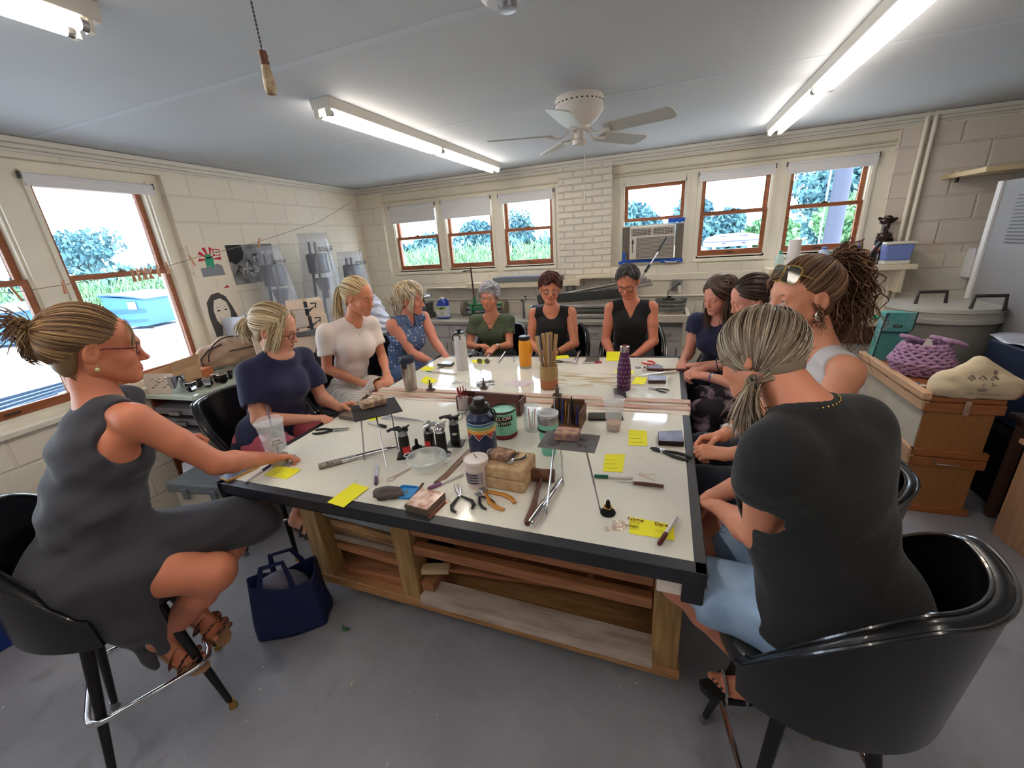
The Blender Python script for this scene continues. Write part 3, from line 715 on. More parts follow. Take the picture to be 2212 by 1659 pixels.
def nets(F, o, h):
 S = F < 0; c = np.zeros(tuple(x-1 for x in F.shape), int)
 offs = [(i, j, k) for i in (0, 1) for j in (0, 1) for k in (0, 1)]
 sh = c.shape
 for i, j, k in offs: c += S[i:i+sh[0], j:j+sh[1], k:k+sh[2]]
 act = (c > 0) & (c < 8); I = np.argwhere(act); idx = np.full(sh, -1); idx[act] = np.arange(len(I))
 pos = np.zeros((len(I), 3)); cnt = np.zeros(len(I))
 for a in offs:
  for d in range(3):
   if a[d]: continue
   b = list(a); b[d] = 1; b = tuple(b)
   fa = F[I[:, 0]+a[0], I[:, 1]+a[1], I[:, 2]+a[2]]; fb = F[I[:, 0]+b[0], I[:, 1]+b[1], I[:, 2]+b[2]]
   m = (fa < 0) != (fb < 0); t = np.where(m, fa/(fa-fb+1e-12*(fa == fb)), 0)
   e = np.tile(np.array(a, float), (len(I), 1)); e[:, d] = t; pos += e*m[:, None]; cnt += m
 V = o+h*(I+pos/np.maximum(cnt, 1)[:, None]); Q = []
 for d in range(3):
  a, b = (d+1) % 3, (d+2) % 3
  s0 = [slice(None)]*3; s1 = [slice(None)]*3; s0[d] = slice(0, -1); s1[d] = slice(1, None)
  A, B = S[tuple(s0)], S[tuple(s1)]; E = np.argwhere(A != B); fl = A[tuple(E.T)]
  ok = (E[:, a] > 0) & (E[:, b] > 0) & (E[:, a] < sh[a]) & (E[:, b] < sh[b]); E = E[ok]; fl = fl[ok]
  def at(da, db):
   e = E.copy(); e[:, a] += da; e[:, b] += db; return idx[tuple(e.T)]
  q = np.stack([at(-1, -1), at(0, -1), at(0, 0), at(-1, 0)], 1); q[~fl] = q[~fl][:, ::-1]; Q.append(q)
 Q = np.concatenate(Q); Q = Q[(Q >= 0).all(1)]
 return V, Q
def npmesh(name, parts, mats, parent, origin, smooth=True, mod=None):
 V = np.concatenate([p[0] for p in parts])-v3(*origin); off = 0; Q = []; cols = []
 for p in parts:
  Q.append(p[1]+off); off += len(p[0]); cols.append(p[2] if len(p) > 2 and p[2] is not None else np.ones((len(p[0]), 4)))
 Q = np.concatenate(Q); me = bpy.data.meshes.new(name)
 me.vertices.add(len(V)); me.vertices.foreach_set('co', V.ravel().astype(np.float32))
 me.loops.add(len(Q)*4); me.loops.foreach_set('vertex_index', Q.ravel().astype(np.int32))
 me.polygons.add(len(Q)); me.polygons.foreach_set('loop_start', np.arange(0, len(Q)*4, 4, dtype=np.int32)); me.polygons.foreach_set('loop_total', np.full(len(Q), 4, np.int32))
 me.update(calc_edges=True); me.validate()
 me.polygons.foreach_set('use_smooth', np.ones(len(me.polygons), bool))
 if any(len(p) > 2 for p in parts):
  at = me.color_attributes.new('Col', 'FLOAT_COLOR', 'POINT'); at.data.foreach_set('color', np.concatenate(cols).ravel().astype(np.float32))
 for m_ in (mats if isinstance(mats, (list, tuple)) else [mats]): me.materials.append(m_)
 o = bpy.data.objects.new(name, me); COL.objects.link(o); o.parent = parent
 return o
SKIN = M('skin', (255, 255, 255), .48, vcol=True, sss=.12, bump=.04, bscale=260)
HAIR = M('hair', (255, 255, 255), .42, vcol=True, spec=.45)
def headR(yaw, pitch=0, roll=0):
 return np.array(Matrix.Rotation(math.radians(yaw-90), 3, 'Z') @ Matrix.Rotation(math.radians(pitch), 3, 'X') @ Matrix.Rotation(math.radians(roll), 3, 'Y'))
def lin(c): return np.array(C(*c)[:3])
def sstep(x, a, b): t = np.clip((x-a)/(b-a), 0, 1); return t*t*(3-2*t)
def seg_d(p, a, b):
 a, b = v3(a), v3(b); ab = b-a; t = np.clip(((p-a)@ab)/(ab@ab), 0, 1); return np.linalg.norm(p-a-t[..., None]*ab, axis=-1)
def make_head(R, c, neck, nr, sk, o):
 """head in its own frame: x to the right, y forward, z up"""
 s = SDF(); w = o.get('width', 1); jaw = o.get('jaw', 1); nl = o.get('nose', 1); sm = o.get('smile', 0); op = o.get('open', 1)
 hs2 = float(R[:, 0]@R[:, 0]); nk = (v3(neck)-c)@R/hs2; nr = nr/hs2**.5
 s.ell((0, -.018, .030), (.0745*w, .093, .086))
 s.ell((0, .028, .036), (.062*w, .060, .060), k=.03)
 s.ell((0, .034, -.030), (.057*w, .053, .062), k=.03)
 for e in (-1, 1):
  s.cone((e*.047*w, -.005, -.052), (e*.012, .066, -.088), .021*jaw, .018, k=.035)
  s.ell((e*.036*w, .060, -.030), (.022, .021, .022), k=.025)
 s.ell((0, .072, -.092), (.020, .016, .016), k=.022)
 s.ell((0, .070, -.060), (.028, .022, .027), k=.02)
 s.cone((-.036, .073, .021), (0, .084, .018), .011, .012, k=.016); s.cone((.036, .073, .021), (0, .084, .018), .011, .012, k=.016)
 s.cone((0, -.03, -.05), nk, nr*.94, nr, k=.016)
 for e in (-1, 1): s.ell((e*.031, .0985, .001), (.017, .013, .0115), k=.012, mode='s')
 s.cone((0, .086, .010), (0, .103*1, -.029), .0075, .0100, k=.012)
 s.ell((0, .1045+.004*(nl-1), -.034), (.0108*nl, .0125*nl, .0095*nl), k=.008)
 for e in (-1, 1):
  s.ell((e*.0115, .0965, -.0375), (.0072, .009, .0068), k=.005)
  s.ell((e*.031, .0765, .001), .0142, k=.004)
  oz = (.0050 if op > .5 else .0016)*max(op, .4)
  s.ell((e*.031, .0915, -.0002 if op > .5 else -.0052), (.0120, .012, oz), k=.0015, mode='s')
 zc = -.0655+.005*sm
 for e in (-1, 1):
  s.cone((e*.022, .0815-.002*sm, zc+.001), (e*.005, .0935, -.0615), .0030, .0050, k=.004)
  s.cone((e*.021, .0805-.002*sm, zc-.001), (0, .0920, -.0700), .0030, .0058, k=.004)
  s.cone((e*.0245, .0835, zc), (0, .1000, -.0655), .0012, .0016, k=.003, mode='s')
 for e in (-1, 1):   # ears
  Re = np.array(Matrix.Rotation(math.radians(-12), 3, 'X') @ Matrix.Rotation(e*.32, 3, 'Z'))
  s.ell((e*.0790*w, -.010, -.003), (.0095, .0205, .0335), Re, k=.006)
  s.ell((e*.0885*w, -.007, .001), (.0075, .0125, .022), Re, k=.003, mode='s')
  s.ell((e*.0795*w, -.004, -.004), (.004, .004, .009), k=.004)
 V, Q = s.mesh(o.get('h', .0027), lo=v3(-.12, -.14, -.155), hi=v3(.12, .14, .14))
 b = lin(sk); col = np.tile(b, (len(V), 1))
 def blend(mask, cc): nonlocal col; col = col*(1-mask[:, None])+cc*mask[:, None]
 front = (V[:, 1] > .04)
 ck = np.maximum(np.exp(-(((V-v3(.04, .075, -.028))/.022)**2).sum(1)), np.exp(-(((V-v3(-.04, .075, -.028))/.022)**2).sum(1)))
 blend(.35*ck, b*v3(1.12, .72, .68)); blend(.35*np.exp(-(((V-v3(0, .108, -.034))/.014)**2).sum(1)), b*v3(1.1, .72, .68))
 ld = np.minimum.reduce([seg_d(V, (e*.021, .083, zc), (0, .097, -.0655)) for e in (-1, 1)])
 lip = (1-sstep(ld, .0055, .0078))*front; blend(lip*.85, lin(o.get('lips', (176, 92, 88))))
 ml = (1-sstep(ld, .0010, .0022))*front; blend(ml*.7, lin((110, 50, 48)))
 if op <= .5:
  for e in (-1, 1): blend((1-sstep(seg_d(V, (e*.021, .085, -.0045), (e*.041, .083, -.0045)), .0012, .0024))*.75, lin((70, 45, 38)))
 else:
  for e in (-1, 1):
   lid = seg_d(V, (e*.021, .087, .0035), (e*.031, .090, .0058)); l2 = seg_d(V, (e*.031, .090, .0058), (e*.0425, .084, .003))
   blend((1-sstep(np.minimum(lid, l2), .0010, .0022))*.8, lin((60, 38, 32)))
 for e in (-1, 1):
  bd = np.minimum(seg_d(V, (e*.014, .091, .0185), (e*.032, .086, .0235)), seg_d(V, (e*.032, .086, .0235), (e*.046, .073, .0195)))
  blend((1-sstep(bd, .0025, .0050))*.8, lin(o.get('brow', (90, 64, 48))))
 V = V@R.T+c
 return V, Q, np.concatenate([col, np.ones((len(V), 1))], 1)
def eyes(t, R, c, o):
 gz = nrm(v3(*o.get('gaze', (0, 1, 0)))); ir = lin(o.get('iris', (96, 74, 52)))
 for e in (-1, 1):
  q = MB(); q.ell((0, 0, 0), .0124, 24)
  P = np.array([v for v in q.v]); d = np.arccos(np.clip(P/.0124@gz, -1, 1))
  cc = np.where((d < .16)[:, None], lin((10, 8, 8)), np.where((d < .42)[:, None], ir, lin((206, 196, 190))))
  W = P@R.T+(R@v3(e*.031, .0765, .001)+c); q.v = [tuple(x) for x in W]; q.c = [tuple(x)+(1,) for x in cc]
  q.build('eye', M('eyeball', (255, 255, 255), .35, vcol=True), t, smooth=True, world=True, auto=False)
def hand_prims(s, wr, d, n, right, curl=(.5, .55, .6, .65), spread=.0, thumb='rest', sc=.95, tips=None):
 wr = v3(wr); d = nrm(d); n = nrm(v3(*n)-d*(v3(*n)@d)); t = np.cross(d, n)*(1 if right else -1)
 off = (.027, .009, -.009, -.026); mc = (.088, .091, .086, .078)
 ph = ((.043, .025, .021), (.047, .029, .022), (.043, .027, .022), (.034, .020, .019)); out = []
 for i in range(4):
  m = wr+(d*mc[i]+t*off[i])*sc
  b = wr+t*off[i]*.45*sc+d*.008
  s.cone(b, m, .0155*sc, .0112*sc, k=.012, side=n, sc=.92)
  dd = nrm(d+t*(off[i]*spread*14)); p = m; ang = 0; cu = curl[i]; r = (.0098, .0088, .0079, .0068)
  if i == 3: r = tuple(x*.88 for x in r)
  for j in range(3):
   ang += cu*(.85, 1.15, .75)[j]; v = dd*math.cos(ang)+n*math.sin(ang); q = p+v*ph[i][j]*sc
   s.cone(p, q, r[j]*sc, r[j+1]*sc, k=.004); s.ell(p, r[j]*1.04*sc, k=.002) if j else None; p = q
  out.append(p)
 tm = {'rest': ((.62, .70, .30), (.85, .38, .35), (.90, .15, .40)), 'pinch': ((.60, .55, .58), (.80, .05, .60), (.93, -.25, .28)),
  'out': ((.55, .80, .15), (.75, .62, .15), (.80, .55, .1)), 'in': ((.62, .45, .62), (.75, -.30, .58), (.62, -.65, .42))}[thumb]
 p = wr+(d*.018+t*.016+n*.006)*sc; r = (.0150, .0112, .0102, .0082)
 for j, (a, b, c) in enumerate(tm):
  v = nrm(d*a+t*b+n*c); q = p+v*(.046, .034, .027)[j]*sc; s.cone(p, q, r[j]*sc, r[j+1]*sc, k=.008 if j == 0 else .004); p = q
 s.cone(wr+(d*.02+t*.012)*sc, wr+(d*.07+t*.024)*sc, .014*sc, .010*sc, k=.014)
 out.append(p); return out
FOLD = [(v3(3.1, 7.7, 21.), v3(9, -4, 7.), .9), (v3(-8., 5.2, 30.), v3(4, 9, -6.), .6), (v3(14, -11, 12.), v3(-7, 5, 10.), .5)]
def folds(amp, fr=1.0, seed=0):
 def f(P):
  o = 0
  for i, (a, b, w) in enumerate(FOLD):
   o = o+w*np.sin(P@(a*fr*1.6)+2.2*np.sin(P@(b*fr)+seed+i)+seed*1.7)
  return (amp*o).astype(np.float32)
 return f
def body(J, B):
 """returns helpers describing the posed torso"""
 g = type('G', (), {})(); g.J = J; w = B.get('w', 1.)
 g.side = nrm(J['shL']-J['shR']); g.up = nrm(J['neck']-J['pel']); g.fwd = nrm(np.cross(g.side, g.up)); g.side = nrm(np.cross(g.up, g.fwd))
 hs = nrm(v3(g.side[0], g.side[1], 0)) if 'hipside' not in J else nrm(v3(*J['hipside']))
 g.hipL = J['pel']+hs*.088*w**.5-v3(0, 0, .02); g.hipR = J['pel']-hs*.088*w**.5-v3(0, 0, .02); g.hs = hs; g.hf = nrm(np.cross(hs, v3(0, 0, 1)))
 ch = J.get('chest'); g.chest = ch if ch is not None else lerp(J['pel'], J['neck'], .68); g.waist = lerp(J['pel'], g.chest, .5)+g.fwd*B.get('belly', .0)
 return g
def torso(s, g, B, off=0., cloth=False):
 w = B.get('w', 1.); J = g.J; bu = B.get('bust', 1.); sd = g.side; sl = B.get('slim', 1.)
 s.cone(g.hipR, g.hipL, .108*w+off, .108*w+off, k=.05)
 s.ell(J['pel']-g.hf*.045+v3(0, 0, .0), v3(.12, .12, .10)*w+off, k=.05)
 s.cone(J['pel']+g.up*.02, g.waist, .098*w+off, .088*w*sl+off, k=.06, side=g.hs, sc=1.35)
 s.cone(g.waist, g.chest, .088*w*sl+off, .098*w**.6+off, k=.06, side=sd, sc=1.30)
 s.cone(g.chest, J['neck']-g.up*.055, .095*w**.5+off, .060+off, k=.05, side=sd, sc=1.45)
 for e, q in ((-1, J['shR']), (1, J['shL'])):
  s.cone(J['neck']-g.up*.028+sd*e*.02, q, .040+off*.8, .046*B.get('arm', 1)**.5+off, k=.03)
  s.cone(g.chest+sd*e*.07, q-g.up*.04, .06+off, .036+off, k=.04)
  s.ell(g.chest+g.fwd*(.056+.012*bu)+sd*e*.066-g.up*.025, v3(.064, .058, .064)*bu**.7+off, k=.06)
def arm(s, a, e, wr, f=1., off=0., t0=0, t1=1):
 a, e, wr = v3(a), v3(e), v3(wr); m = lerp(e, wr, .28)
 s.cone(a, lerp(a, e, .5), .047*f+off, .043*f+off, k=.02); s.cone(lerp(a, e, .5), e, .043*f+off, .036*f+off, k=.015)
 s.cone(e, m, .0365*f+off, .0385*f+off, k=.018); s.cone(m, wr, .0385*f+off, .0245*(.5+.5*f)+off, k=.012)
def leg(s, h, kn, an, f=1., off=0.):
 h, kn, an = v3(h), v3(kn), v3(an); m = lerp(kn, an, .3)
 s.cone(h, kn, .086*f+off, .056*f+off, k=.03); s.ell(kn, .057*f+off, k=.02)
 s.cone(kn, m, .052*f+off, .052*f+off, k=.03); s.cone(m, an, .052*f+off, .033*(.5+.5*f)+off, k=.02)
def foot(s, an, toe, up=(0, 0, 1), right=True):
 """an: ankle, toe: tip of the big toe region"""
 an, toe = v3(an), v3(toe); up = nrm(up); d = nrm((toe-an)-up*((toe-an)@up)); t = np.cross(up, d)*(1 if right else -1)  # towards the big toe side
 base = an-up*.055; heel = base-d*.035+up*.012
 s.ell(heel, .030, k=.02); s.cone(an, heel+up*.01, .034, .028, k=.03); s.cone(an, base+d*.10+up*.006, .034, .022, k=.03)
 s.cone(heel, base+d*.11-up*.006, .026, .019, k=.02, side=t, sc=1.4)
 for i in range(5):
  o = t*(.030-.0155*i); L = (.052, .048, .043, .036, .029)[i]; r = (.0125, .009, .0085, .008, .0075)[i]
  b = base+d*(.122-.006*i)+o-up*.008; s.cone(b-d*.03, b, r*1.25, r*1.05, k=.012); s.cone(b, b+d*L*.6+up*.003, r, r, k=.004); s.ell(b+d*L*.6+up*.001, r*1.05, k=.003)
 return base, d, t, up
# ---- hair
def strands(name, lst, cols, parent, origin, seed=1, r=.003, n=5, flat=.55, sub=None):
 rnd = np.random.RandomState(seed); Vs = []; Qs = []; Cs = []; off = 0
 ang = np.arange(n)*2*PI/n; cl = [lin(c) for c in cols]
 for st in lst:
  P, rr, cc = (st if isinstance(st, tuple) else (st, r, None)); P = np.asarray(P, float); k = len(P)
  T = np.gradient(P, axis=0); T /= np.linalg.norm(T, axis=1)[:, None]+1e-9
  u = np.cross(T, rnd.normal(size=3)*.3+v3(0, 0, 1)); u /= np.linalg.norm(u, axis=1)[:, None]+1e-9; w_ = np.cross(T, u)
  x = np.linspace(0, 1, k); R_ = rr*rnd.uniform(.7, 1.25)*np.clip(np.minimum((x+.25)*2.4, (1.02-x)*3.0), .05, 1)
  ring = P[:, None, :]+(u[:, None, :]*np.cos(ang)[None, :, None]*flat+w_[:, None, :]*np.sin(ang)[None, :, None])*R_[:, None, None]
  Vs.append(ring.reshape(-1, 3)); a = np.arange(k-1)[:, None]*n+np.arange(n)[None, :]; b = np.arange(k-1)[:, None]*n+(np.arange(n)[None, :]+1) % n
  Qs.append(np.stack([a, b, b+n, a+n], -1).reshape(-1, 4)+off); off += k*n
  c = cl[rnd.choice(len(cl))] if cc is None else cl[cc]; c = c*rnd.uniform(.8, 1.2); Cs.append(np.tile(np.append(c, 1), (k*n, 1)))
 return np.concatenate(Vs), np.concatenate(Qs), np.concatenate(Cs)
EC = v3(0, -.016, .032)
def onhead(u, ex=.006, w=1.):
 """direction(s) -> point on the scalp, pushed out by ex"""
 u = u/np.linalg.norm(u, axis=-1, keepdims=True); r = v3(.0775*w, .097, .0895)+ex
 k = 1/np.sqrt(((u/r)**2).sum(-1, keepdims=True)); return EC+u*k
HLZ = np.array([-.13, -.10, -.06, -.03, -.005, .012, .022, .036, .05, .065, .085, .105, .15]); HLY = np.array([-.058, -.055, -.048, -.042, -.038, -.030, .012, .038, .052, .060, .058, .062, .2])
def cap(o, ex=.006, hl=0., zmin=-.10):
 """solid hair mass over the skull, cut at the hairline"""
 w = o.get('width', 1); s = SDF(); s.ell(EC, (.0775*w+ex, .097+ex, .0895+ex)); s.ell((0, -.045, -.040), (.052*w+ex, .048+ex, .050), k=.04)
 s.fn(lambda P: (P[..., 1]-np.interp(P[..., 2], HLZ, HLY)-hl), 'i', .006); s.fn(lambda P: zmin-P[..., 2], 'i', .006); return s
def slerp_path(a, b, k, ex0=.005, ex1=.008, bulge=0, w=1., wave=0, rnd=None):
 a, b = nrm(a), nrm(b); t = np.linspace(0, 1, k)[:, None]; om = math.acos(np.clip(a@b, -.999, .999))
 U = (np.sin((1-t)*om)*a+np.sin(t*om)*b)/math.sin(om)
 ex = ex0+(ex1-ex0)*t+bulge*np.sin(PI*t)
 r = v3(.0775*w, .097, .0895)+ex; kk = 1/np.sqrt(((U/r)**2).sum(-1, keepdims=True)); P = EC+U*kk
 if wave and rnd is not None:
  ph = rnd.uniform(0, 6.3); P = P+np.cross(U, nrm(b-a))*wave*np.sin(t*12+ph)
 return P
def tail(p0, pts, k, rnd, spread=.012, spread_end=.02, curl=0, turns=3):
 P = np.array([p0]+[v3(*q) for q in pts]); x = np.linspace(0, len(P)-1, k); out = np.stack([np.interp(x, np.arange(len(P)), P[:, i]) for i in range(3)], 1)
 for _ in range(3): out[1:-1] = (out[:-2]+2*out[1:-1]+out[2:])/4
 o1 = rnd.normal(size=3); t = np.linspace(0, 1, k)[:, None]; out = out+o1*(spread*t**.5+(spread_end-spread)*t*t)*np.clip(t*6, 0, 1)
 if curl:
  ph = rnd.uniform(0, 6.3); a = t*2*PI*turns*rnd.uniform(.7, 1.3)+ph; e1, e2 = nrm(np.cross(o1, v3(0, 0, 1))), v3(o1/np.linalg.norm(o1))
  out = out+(e1*np.cos(a)+e2*np.sin(a))*curl*np.clip(t*3, 0, 1)*rnd.uniform(.5, 1.3)
 return out
def hairline_pts(n, rnd, lo=-.09, hi=.098):
 """directions along the hairline and the skull just behind it"""
 out = []
 for _ in range(n):
  z = rnd.uniform(lo, hi); y = np.interp(z, HLZ, HLY)-rnd.uniform(0, .03); e = rnd.choice([-1, 1])
  q = v3(0, y, z)-EC; rr = 1-(q[1]/.097)**2-(q[2]/.0895)**2; x = e*.0775*math.sqrt(max(rr, 0.0)); out.append(v3(x, q[1], q[2]))
 return out
def add_hair(t, R, c, kind, cols, o):
 rnd = np.random.RandomState(o.get('seed', 3)); w = o.get('width', 1); parts = []; L = []
 N = o.get('n', 420); fr = o.get('strand', .0032)
 if kind == 'pony':
  T = v3(*o.get('tie', (0, -.10, .02))); Td = T-EC
  V, Q = cap(o, ex=.004).mesh(.005); parts.append((V, Q, np.tile(np.append(np.mean([lin(c_) for c_ in cols], 0)*.8, 1), (len(V), 1))))
  side = o.get('parts')
  for a in hairline_pts(N, rnd):
   L.append(np.vstack([slerp_path(a, Td, 14, .003, .010, o.get('bulge', .004)*rnd.uniform(.2, 1.3), w), T+rnd.normal(size=3)*.006]))
  for _ in range(N//3):
   a = nrm(rnd.normal(size=3)+v3(0, -.1, .5)); q = onhead(a, 0, w)
   if q[1] < np.interp(q[2], HLZ, HLY)-.02: L.append(np.vstack([slerp_path(a, Td, 12, .006, .010, o.get('bulge', .004), w), T+rnd.normal(size=3)*.006]))
  for _ in range(N//4):
   a = v3(rnd.uniform(-.048, .048), -.066, -.090+rnd.uniform(0, .035)); a[1] += abs(a[0])*.35; L.append(tail(a, [a+v3(0, -.030+abs(a[0])*.3, .02), a*.4+T*.6+v3(0, -.012, 0), T], 9, rnd, .001, .002))
  for _ in range(o.get('ntail', 160)):
   L.append(tail(T+rnd.normal(size=3)*.008, o['tail'], o.get('tailk', 16), rnd, o.get('spread', .012), o.get('spread_end', .02), o.get('curl', 0), o.get('turns', 3)))
 elif kind in ('short', 'long'):
  cr = v3(*o.get('crown', (0.02, -.03, .1)))
  V, Q = cap(o, ex=.005+o.get('vol', .0)*.5, zmin=o.get('zmin', -.09)).mesh(.005); parts.append((V, Q, np.tile(np.append(np.mean([lin(c_) for c_ in cols], 0)*.8, 1), (len(V), 1))))
  vol = o.get('vol', .008)
  for i in range(N):
   a = rnd.uniform(0, 2*PI); el = rnd.uniform(o.get('elo', -.9), .75)
   e = v3(math.cos(a)*math.cos(el), math.sin(a)*math.cos(el), math.sin(el)); q = onhead(e, 0, w)
   if kind == 'short':
    fz = o.get('fringe', .045)
    if q[1] > np.interp(q[2], HLZ, HLY)+.004:
     if q[2] < fz or abs(q[0]) > .06: continue
    st = nrm(cr-EC+rnd.normal(size=3)*.025); kk = 12
    P = slerp_path(st, e, kk, .004, .006+vol*rnd.uniform(.3, 1.2), vol*rnd.uniform(.4, 1.2), w, o.get('wave', 0), rnd)
    d = nrm(P[-1]-P[-2])*.6+v3(0, 0, -.7); P = np.vstack([P, P[-1]+d*.006, P[-1]+d*.012*rnd.uniform(.5, 1.6)])
    L.append(P)
   else:
    x0 = o.get('part', .02); yy = rnd.uniform(-.09, .075); s0 = 1 if rnd.rand() > .5 else -1
    st = nrm(v3(x0, yy, .085)-EC); e = v3(s0*rnd.uniform(.70, 1.0), rnd.uniform(-1.0, .42), rnd.uniform(-.45, -.1)); 
    P = slerp_path(st, e, 12, .005, .012, vol*rnd.uniform(.3, 1.1), w)
    ln = o.get('len', .25)*rnd.uniform(.75, 1.1); G = R.T@v3(0, 0, -1); p = P[-1]; d = nrm(P[-1]-P[-2]); seg = ln/10; Lq = []
    sw = v3(*o.get('sweep', (0, 0, 0)))
    for j in range(10):
     d = nrm(d*.55+G*.45+sw*.1+rnd.normal(size=3)*.06); p = p+d*seg; Lq.append(p)
    L.append(np.vstack([P, np.array(Lq)]))
 for ex in o.get('extra', []):
  for _ in range(ex.get('n', 30)): L.append(tail(v3(*ex['a'])+rnd.normal(size=3)*ex.get('j', .008), ex['pts'], 12, rnd, ex.get('s', .005), ex.get('se', .012), ex.get('curl', 0)))
 def inw(x): return x@R.T+c
 L = [inw(P) for P in L]
 parts = [(inw(V), Q, cc) for V, Q, cc in parts]; parts.append(strands('hair', L, cols, t, t.location, o.get('seed', 3), fr))
 return npmesh('hair', parts, HAIR, t, t.location)
def glasses(t, R, c, col=(40, 20, 26), dy=0, dz=0, shape='rect', wlens=.025, hlens=.019, tint=None, temple=None, tilt=0, name='glasses'):
 q = MB(); Tm = np.array(Matrix.Rotation(math.radians(tilt), 3, 'X')); base = v3(0, .097+dy, -.002+dz)
 def W(p):
  p = Tm@(v3(*p)) + base; return tuple(R@p+c)
 def rim(e, k=28):
  out = []
  for i in range(k):
   a = 2*PI*i/k; ca, sa = math.cos(a), math.sin(a); ex = .55 if shape == 'rect' else (1. if shape == 'round' else .75)
   x = abs(ca)**ex*math.copysign(1, ca)*wlens; z = abs(sa)**ex*math.copysign(1, sa)*hlens
   out.append((e*(.032)+x, -abs(e*.032+x)*.16-.0*z, z))
  return out
 for e in (-1, 1):
  q.ring([W(p) for p in rim(e)], .0020, 6, closed=True)
  s_ = e*(.032+wlens); q.ring([W((s_, -.010, .006)), W((e*.070, -.030, .006)), W((e*.079, -.085, .004)), W((e*.078, -.112, -.012))], [.0022, .0022, .0018, .0015], 6)
 q.ring([W((-.032+wlens, -.002, .003)), W((0, .001, .006)), W((.032-wlens, -.002, .003))], .0018, 6)
 o = q.build(name, M('frame_%d_%d_%d' % col, col, .3), t, smooth=True, world=True)
 for e in (-1, 1):
  l = MB(); pts = [W(p) for p in rim(e)]; l.add(pts, [tuple(range(len(pts)))])
  l.build('lens', M('tinted_lens', (40, 46, 38), .05, alpha=.88) if tint else M('clear_lens', (255, 255, 255), .15, alpha=.05, spec=.2), o, world=False)
  ln = bpy.context.collection.objects[-1] if False else o.children[-1]
  ln.data.transform(Matrix.Translation(-t.location))
 return o
# ================================================================ the eleven people
def figure(lab, J, B, hd, sk, hands=(), legs=True, feet=(), h=.0075):
 J = {k: (v3(*v) if isinstance(v, tuple) else v) for k, v in J.items()}
 t = thing('person', lab, 'person', (float(J['pel'][0]), float(J['pel'][1]), 0), 0)
 t['group'] = 'women round the work table'
 g = body(J, B); R = headR(hd['yaw'], hd.get('pitch', 0), hd.get('roll', 0))*hd.get('s', 1.03); c = v3(*hd['c']); g.R = R; g.c = c; g.B = B
 s = SDF(); torso(s, g, B); f = B.get('arm', 1.); nr = .052*B.get('neck', 1)
 hb = R@v3(0, -.03, -.055)+c; nb = J['neck']-g.up*.03
 s.cone(nb, hb, nr*1.12, nr, k=.04)
 for S in 'LR':
  arm(s, J['sh'+S], J['el'+S], J['wr'+S], f)
  if legs: leg(s, g.hipL if S == 'L' else g.hipR, J['kn'+S], J['an'+S], B.get('leg', 1.))
 parts = []
 V, Q = s.mesh(h); parts.append((V, Q, np.tile(np.append(lin(sk), 1), (len(V), 1))))
 parts.append(make_head(R, c, nb, nr, sk, hd))
 g.tips = {}
 for S, hs in hands:
  q = SDF(); wr = J['wr'+S]; fo = nrm(J['el'+S]-wr)
  g.tips[S] = hand_prims(q, wr, right=(S == 'R'), **hs); q.cone(wr, wr+fo*.05, .0245*(.5+.5*f), .029*(.5+.5*f), k=.02)
  V, Q = q.mesh(.0028); cc = np.tile(np.append(lin(sk), 1), (len(V), 1)); tp_ = np.min([np.linalg.norm(V-p, axis=1) for p in g.tips[S]], 0)
  m_ = (1-sstep(tp_, .006, .018))[:, None]*.35; cc[:, :3] = cc[:, :3]*(1-m_)+cc[:, :3]*v3(1.12, .72, .70)*m_; parts.append((V, Q, cc))
 for S, ft in feet:
  q = SDF(); an = J['an'+S]; g.foot = getattr(g, 'foot', {}); g.foot[S] = foot(q, an, ft['toe'], ft.get('up', (0, 0, 1)), S == 'R')
  q.cone(an, an+nrm(J['kn'+S]-an)*.05, .033, .036, k=.02); V, Q = q.mesh(.0032); parts.append((V, Q, np.tile(np.append(lin(sk), 1), (len(V), 1))))
 npmesh('body', parts, SKIN, t, t.location); eyes(t, R, c, hd)
 return t, g
def tf(g): return np.stack([g.side, g.fwd, g.up], 1)
def top(t, g, mat, name='shirt', off=.011, sleeve=.5, neck=('round',), hem=-.10, amp=.0028, loose=.0, arm_cut=(.055, .085, .105), h=.0062, extra=None, seed=0, sl=.012, fr=1.):
 J, B = g.J, g.B; s = SDF(); torso(s, g, B, off+loose); M_ = tf(g); nk = J['neck']
 if sleeve:
  for S in 'LR':
   a, e = J['sh'+S], J['el'+S]; f = B.get('arm', 1); m = lerp(a, e, sleeve); d = nrm(e-a)
   s.cone(a, m, .047*f+off+.002, .045*f+off+sl, k=.03)
 if extra: extra(s, g)
 if sleeve:
  for S in 'LR':
   a, e = J['sh'+S], J['el'+S]; m = lerp(a, e, sleeve); d = nrm(e-a); f = B.get('arm', 1)
   s.cone(m-d*.035, m+d*.06, .045*f+off*.2+.001, .046*f+off+sl-.003, k=.003, mode='s')
 else:
  for e, S in ((1, 'L'), (-1, 'R')): s.ell(J['sh'+S]+g.side*e*.022+g.up*.0, v3(*arm_cut)*v3(1, 1.15, 1.15), M_, k=.006, mode='s')
 if neck[0] == 'round': s.ell(nk+g.fwd*.030+g.up*.028, neck[1] if len(neck) > 1 else (.078, .088, .062), M_, k=.006, mode='s')
 if neck[0] == 'v':
  s.ell(nk+g.fwd*.01+g.up*.03, (.072, .075, .055), M_, k=.006, mode='s'); zv, sp = neck[1], neck[2]
  def vf(P):
   q = (P-nk)@M_; d = (np.abs(q[..., 0])-(q[..., 2]-zv)*sp)*.85; d = np.maximum(d, -(q[..., 1]-.0)); return d
  s.fn(vf, 's', .006)
 hm = J['pel']+v3(0, 0, hem)
 s.fn(lambda P: hm[2]-P[..., 2], 'i', .004)
 V, Q = s.mesh(h, noise=folds(amp, fr, seed)); return npmesh(name, [(V, Q)], mat, t, t.location)
